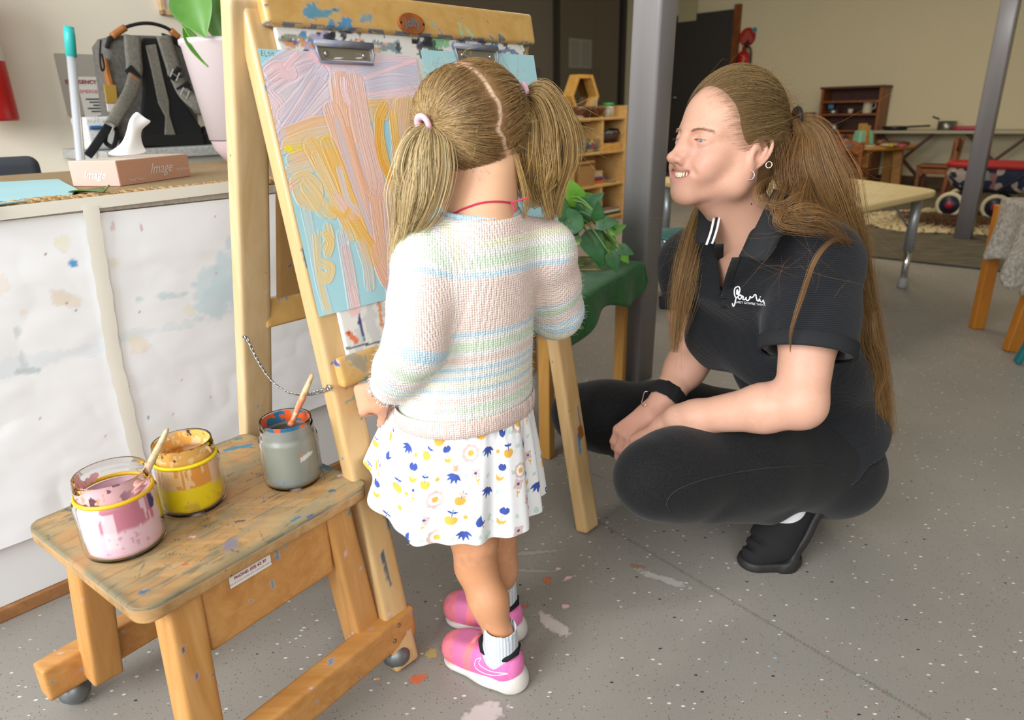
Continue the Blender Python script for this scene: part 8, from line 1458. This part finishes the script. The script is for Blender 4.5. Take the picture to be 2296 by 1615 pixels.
V, Q = je.mesh(.004, warp=lambda P: ((.004*(fbm(P.astype(float)*vec(1, 1, 1), 11, 5, 2)-.5)+.0026*np.sin(np.linalg.norm(P-(wKL+(wAL-wKL)*.2), axis=1)*170)*np.exp(-(np.linalg.norm(P-(wKL+(wAL-wKL)*.24), axis=1)/.055)**2))).astype(np.float32)); V = smooth_mesh(V, Q, 2, .4)
m_jean = N('black denim'); m_jean.col(m_jean.mix(m_jean.ramp(m_jean.noise(260, 3, m_jean.coord((1, 1, 2.5))), [(.4, 0.), (.7, 1.)]), '#131314', '#1f1f20')).set(rough=.85, sheen=.1, spec=.2).bump(m_jean.noise(700, 2), .35, .001); m_jean = m_jean.m
jn = fast('jeans', V, Q, m_jean, wm, True); plab(jn, 'black denim jeans'); bvJ = bvh_of(jn)
for sm in ([(1855, 1042), (1780, 1045), (1700, 1052), (1610, 1068), (1550, 1085), (1510, 1105), (1495, 1130), (1505, 1150)],):
    q = bez([(*p, 0) for p in sm], 50)[:, :2]; P_ = [hit(*p, bvJ, .0005) for p in q]; P_ = [p[0] for p in P_ if p is not None]
    MB().tube(np.array(P_), .0008, 6).build('side_seam', mk('faded seam', '#2f2e2c', .9), jn, True)
# ---- hem of the shirt hanging over the thigh
# ---- socks and slip-on shoes
m_ws = mk('white ribbed sock', '#e9e7ea', .95, bump=(260, .3)); m_cv = mk('black canvas', '#141416', .9, bump=(600, .25)); m_blkr = mk('black rubber sole', '#1f1e1d', .6)
def slipon(an, heel, ball, tip, lab):
    ax = nrm(heel-ball); td = nrm((tip-ball)*vec(1, 1, 0)); fl = nrm(td-ax*np.dot(td, ax)+ZZ*.0); fl = nrm(fl-ax*np.dot(fl, ax)); side = np.cross(ax, fl); R_ = np.stack([fl, side, ax], 1)
    s_ = SDF(); s_.chain([heel+fl*.034-ax*.012, heel*.6+ball*.4+fl*.036, heel*.2+ball*.8+fl*.036+ZZ*.010], [.034, .036, .041], .02); s_.cone(heel*.15+ball*.85+fl*.034+ZZ*.012, tip+ZZ*.022-td*.03, .041, .030, .03)
    s_.half(vec(0, 0, .012), -ZZ, .003); s_.half(heel+fl*.010, -fl, .003); s_.cone(an+fl*.004-ax*.006, an+fl*.09+ax*.03, .037, .040, .006, True); s_.cone(an-fl*.0, an+ax*.06-fl*.0, .030, .030, .005, True)
    for q in (.0, .022): s_.chain([heel*.2+ball*.8+fl*(.076+q*.2)-ax*(.008+q)+side*.035, heel*.2+ball*.8+fl*(.088-q*.1)-ax*(.010+q), heel*.2+ball*.8+fl*(.070)-ax*(.016+q)-side*.035], [.003, .004, .003], .006, True)
    V, Q = s_.mesh(.0028); V = smooth_mesh(V, Q, 1); o = fast('shoe', V, Q, m_cv, wm, True)
    if lab: plab(o, lab)
    so = SDF(); a_ = SDF(); a_.chain([heel+fl*.006-ax*.01, heel*.5+ball*.5+fl*.004, ball+fl*.006], [.037, .037, .043], .02); a_.half(heel+fl*.012, fl, .003); a_.half(heel-fl*.006, -fl, .003); b_ = SDF(); b_.chain([ball+fl*.004, tip-td*.028], [.0445, .036], .01); b_.half(vec(0, 0, .020), ZZ, .003); b_.half(vec(0, 0, .001), -ZZ, .003); so.comp(a_, .01); so.comp(b_, .014)
    V, Q = so.mesh(.0028); fast('sole', smooth_mesh(V, Q, 2), Q, m_blkr, o)
    b = MB(); g0 = heel*.55+ball*.45+fl*.05-side*.037; 
    k = SDF(); k.chain([an+(wKL-wAL)*.07, an, an*.45+(heel*.55+ball*.45+fl*.035)*.55], [.038, .039, .035], .02); V, Q = k.mesh(.0028); fast('sock', V, Q, m_ws, wm); return o
slipon(wAL, wHeel, wBall, wTip, 'black canvas slip-on shoe with raised heel'); dR = (wAR-wAL)*vec(1, 1, 0); slipon(wAR*vec(1, 1, 0)+wAL*vec(0, 0, 1), wHeel+dR, wBall+dR, wTip+dR, None)
# ---- wristband, nails
wb_d = nrm(wWR-wER); c = wWR-wb_d*.012; bw = MB(); x = nrm(np.cross(wb_d, ZZ)); y = np.cross(wb_d, x); rows = []
for a in np.linspace(0, 2*math.pi, 73): rows.append([c+wb_d*z+(x*math.cos(a)+y*math.sin(a))*(.0325+e+.0009*math.sin(a*9+z*90)+.0006*math.sin(a*17)) for z, e in ((-.016, .0005), (-.014, .002), (-.005, .0035), (.005, .0035), (.014, .002), (.016, .0005))])
wbd = MB().grid(np.array(rows)).build('wrist_scrunchie', mk('black scrunchie', '#111113', .9), wm, True, solid=.002); t0 = hit(1448, 895, bvh_of(wbd), .003)
q = YA(1446, 884, 1.258); MB().tube(bez([q+vec(.006, 0, .006), q+vec(-.001, 0, .004), q+vec(-.004, 0, -.010), q+vec(-.006, 0, -.021), q+vec(-.001, 0, -.026), q+vec(.004, 0, -.022)], 20), .0011, 6).build('watch_clasp', m_sil, wbd, True)
m_nail = mk('black marbled nail polish', '#16161a', .15, var=(500, '#d4d4d8'))
for p, d, up in tW1+tW2:
    c = p-d*.002+up*.0055; b = MB(); b.lathe([(.0001, .0016), (.0034, .0012), (.0040, 0), (.001, -.001)], c, 12, np.stack([d*1.55, np.cross(up, d), up], 1), cap=(False, False)); b.build('nail', m_nail, wm, True)
# ---- hair
wec, wer = vec(-.006, 0, .040), vec(.094, .078, .096)
cap = SDF(); cap.ell(WH.w(*wec), (wer-.003)*WHs, .004, WM); cap.half(WH.w(.054, 0, .070), WM @ nrm([1, 0, -.45]), .008); cap.half(WH.w(.010, 0, .0), WM @ nrm([.75, 0, -.66]), .01); cap.half(WH.w(-.04, 0, -.066), WM @ nrm([.35, 0, -1]), .008); cap.cone(WH.w(-.045, 0, -.02), WH.w(-.045, 0, -.085), .056, .045, .03)
V, Q = cap.mesh(.003); whs = fast('hair', V, Q, mk('scalp hair', '#ffffff', .7, attr='only'), wm, True, np.tile(lin('#6d4f2e'), (len(V), 1))); plab(whs, 'long ginger-brown hair tied back in a ponytail')
wt = YP(1782, 268, 1.235); tl_u = nrm((WH.loc(wt)-wec)/wer); g = np.random.default_rng(8); u = g.normal(0, 1, (40000, 3)); u /= np.linalg.norm(u, axis=1)[:, None]; p = wec+u*wer
p0_ = p; p = p+g.normal(0, .007, p.shape); ok = ((p-vec(.068, 0, .070)) @ nrm([1, 0, -.45]) < .0) & ((p-vec(.022, 0, .0)) @ nrm([.75, 0, -.66]) < .004) & ((p-vec(-.04, 0, -.066)) @ nrm([.35, 0, -1]) < 0) & ~((np.hypot((p[:, 0]+.010)/.026, (p[:, 2]+.008)/.036) < 1) & (np.abs(p[:, 1]) > .05))
p = p0_; u = u[ok][:9500]; Ps = scalp_paths(WH, wec, wer, u, tl_u, 20, .0045, .0022, .9, 3)
front = ((p[ok][:9500]-vec(.068, 0, .070)) @ nrm([1, 0, -.45]) > -.02); cs = hair_cols(len(Ps), '#664e30', '#9e8152', 33, .45); strands('combed_hair', Ps, np.full(len(Ps), .00030), cs, m_hair, whs, (.3, 1, .5))
torus('hair_tie', wt+vec(.003, 0, 0), nrm(WM @ (tl_u*wer))*1.+ZZ*-.1, .0150, .0050, mk('black elastic', '#121214', .8), whs, 1.5)
def wlock(name, items, seed, base, alt, rad=.00022, mid=1.):
    Ps = []; cs = []
    for k, (gd, n_, w0, w1, tip, wave, wf) in enumerate(items): P_, kk = lock([YP(*q) for q in gd], n_, w0, w1, seed+k, 34, tip, wave, wf, 16, 1., .05, mid); Ps.append(P_); cs.append(hair_cols(n_, base, alt, seed+k, .5))
    return strands(name, np.concatenate(Ps), np.full(sum(len(q) for q in Ps), rad), np.concatenate(cs), m_hair, whs)
b_ = 1.235
wlock('ponytail', (([(1784, 266, b_), (1812, 300, b_), (1838, 380, b_-.02), (1872, 470, b_-.03), (1915, 580, b_-.01), (1948, 720, b_+.02), (1972, 850, b_+.03), (1985, 975, b_+.03)], 2600, .007, .036, .45, .2, 9), ([(1784, 268, b_-.01), (1800, 310, b_-.02), (1806, 370, b_-.04), (1836, 450, b_-.05), (1890, 550, b_-.04), (1938, 690, b_-.0), (1958, 800, b_+.01), (1982, 930, b_+.02)], 1300, .006, .026, .5, .3, 9),
    ([(1950, 700, b_-.0), (1950, 760, b_-.01), (1975, 830, b_+.0), (1960, 900, b_+.01), (1978, 985, b_+.01)], 200, .01, .018, .5, .5, 10)), 70, '#7a5833', '#b98f5b', mid=.55)
wlock('loose_curl', (([(1740, 395, 1.19), (1700, 420, 1.13), (1706, 450, 1.10), (1745, 458, 1.08), (1780, 440, 1.07), (1800, 430, 1.08)], 40, .003, .006, .6, .5, 5), ([(1770, 400, 1.19), (1745, 450, 1.10), (1755, 480, 1.07), (1800, 472, 1.06), (1850, 480, 1.07), (1890, 530, 1.09)], 70, .004, .013, .7, .6, 6), ([(1790, 420, 1.15), (1755, 470, 1.07), (1745, 500, 1.055), (1800, 512, 1.045), (1860, 518, 1.06), (1905, 548, 1.09)], 60, .004, .010, .7, .7, 6),
    ([(1810, 400, 1.17), (1795, 470, 1.08), (1830, 480, 1.06), (1880, 510, 1.08), (1915, 545, 1.10)], 90, .006, .016, .7, .7, 6), ([(1910, 545, 1.10), (1870, 540, 1.05), (1830, 580, 1.03), (1800, 660, 1.03), (1775, 740, 1.025), (1772, 790, 1.03)], 45, .003, .0035, .3, .3, 5)), 90, '#69492a', '#a67c4a')
wlock('nape_hair', (([(1742, 300, 1.20), (1748, 340, 1.20), (1752, 390, 1.20), (1765, 430, 1.19), (1790, 470, 1.16)], 220, .012, .022, .9, .4, 6), ([(1750, 320, 1.22), (1760, 360, 1.22), (1770, 420, 1.21), (1790, 480, 1.19)], 300, .014, .03, .9, .4, 6), ([(1790, 300, 1.21), (1775, 360, 1.19), (1780, 430, 1.17), (1810, 490, 1.14)], 160, .012, .022, .9, .4, 6)), 130, '#6a4a28', '#94693a')
wlock('front_lock', (([(1600, 452, 1.36), (1575, 480, 1.33), (1552, 560, 1.29), (1535, 640, 1.27), (1522, 720, 1.26), (1512, 790, 1.25)], 420, .014, .018, .4, .2, 7), ([(1590, 460, 1.37), (1555, 510, 1.36), (1530, 580, 1.33), (1520, 660, 1.31)], 90, .01, .02, .8, .3, 7)), 110, '#7d5c34', '#b48c57')
fw = []
for k in range(420):
    i = rng.integers(0, len(Ps)); j = rng.integers(2, 15); a = Ps[i, j]; o = nrm(a-WH.w(*wec)); d = Ps[i, j+1]-Ps[i, j]; d = nrm(d); fw.append([a, a+o*.005+d*.01+rng.normal(0, .003, 3), a+o*.009+d*.022+rng.normal(0, .007, 3), a+o*.010+d*.036+rng.normal(0, .013, 3)])
def flyc(n, px, py, sx, sy, y, dr, L):
    for k in range(n):
        a = YP(px+rng.normal(0, sx), py+rng.normal(0, sy), y+rng.normal(0, .01)); d = nrm(vec(*dr)+rng.normal(0, .45, 3)); c = rng.normal(0, .7, 3); fw.append([a+d*L*t+c*L*t*t for t in (0, .33, .66, 1)])
flyc(110, 1860, 430, 25, 60, 1.19, (.6, -.2, -.5), .05); flyc(150, 1940, 720, 18, 120, 1.22, (.3, -.1, -.8), .06); flyc(30, 1800, 560, 60, 40, 1.035, (-.1, -.1, -.8), .05); flyc(70, 1535, 600, 12, 60, 1.27, (-.4, -.1, -.8), .05); flyc(40, 1980, 950, 14, 20, 1.26, (.1, 0, -.9), .05)
strands('flyaway_hair', np.array(fw), np.full(len(fw), .00013), hair_cols(len(fw), '#7a5530', '#a87e4a', 6), m_hair, whs)
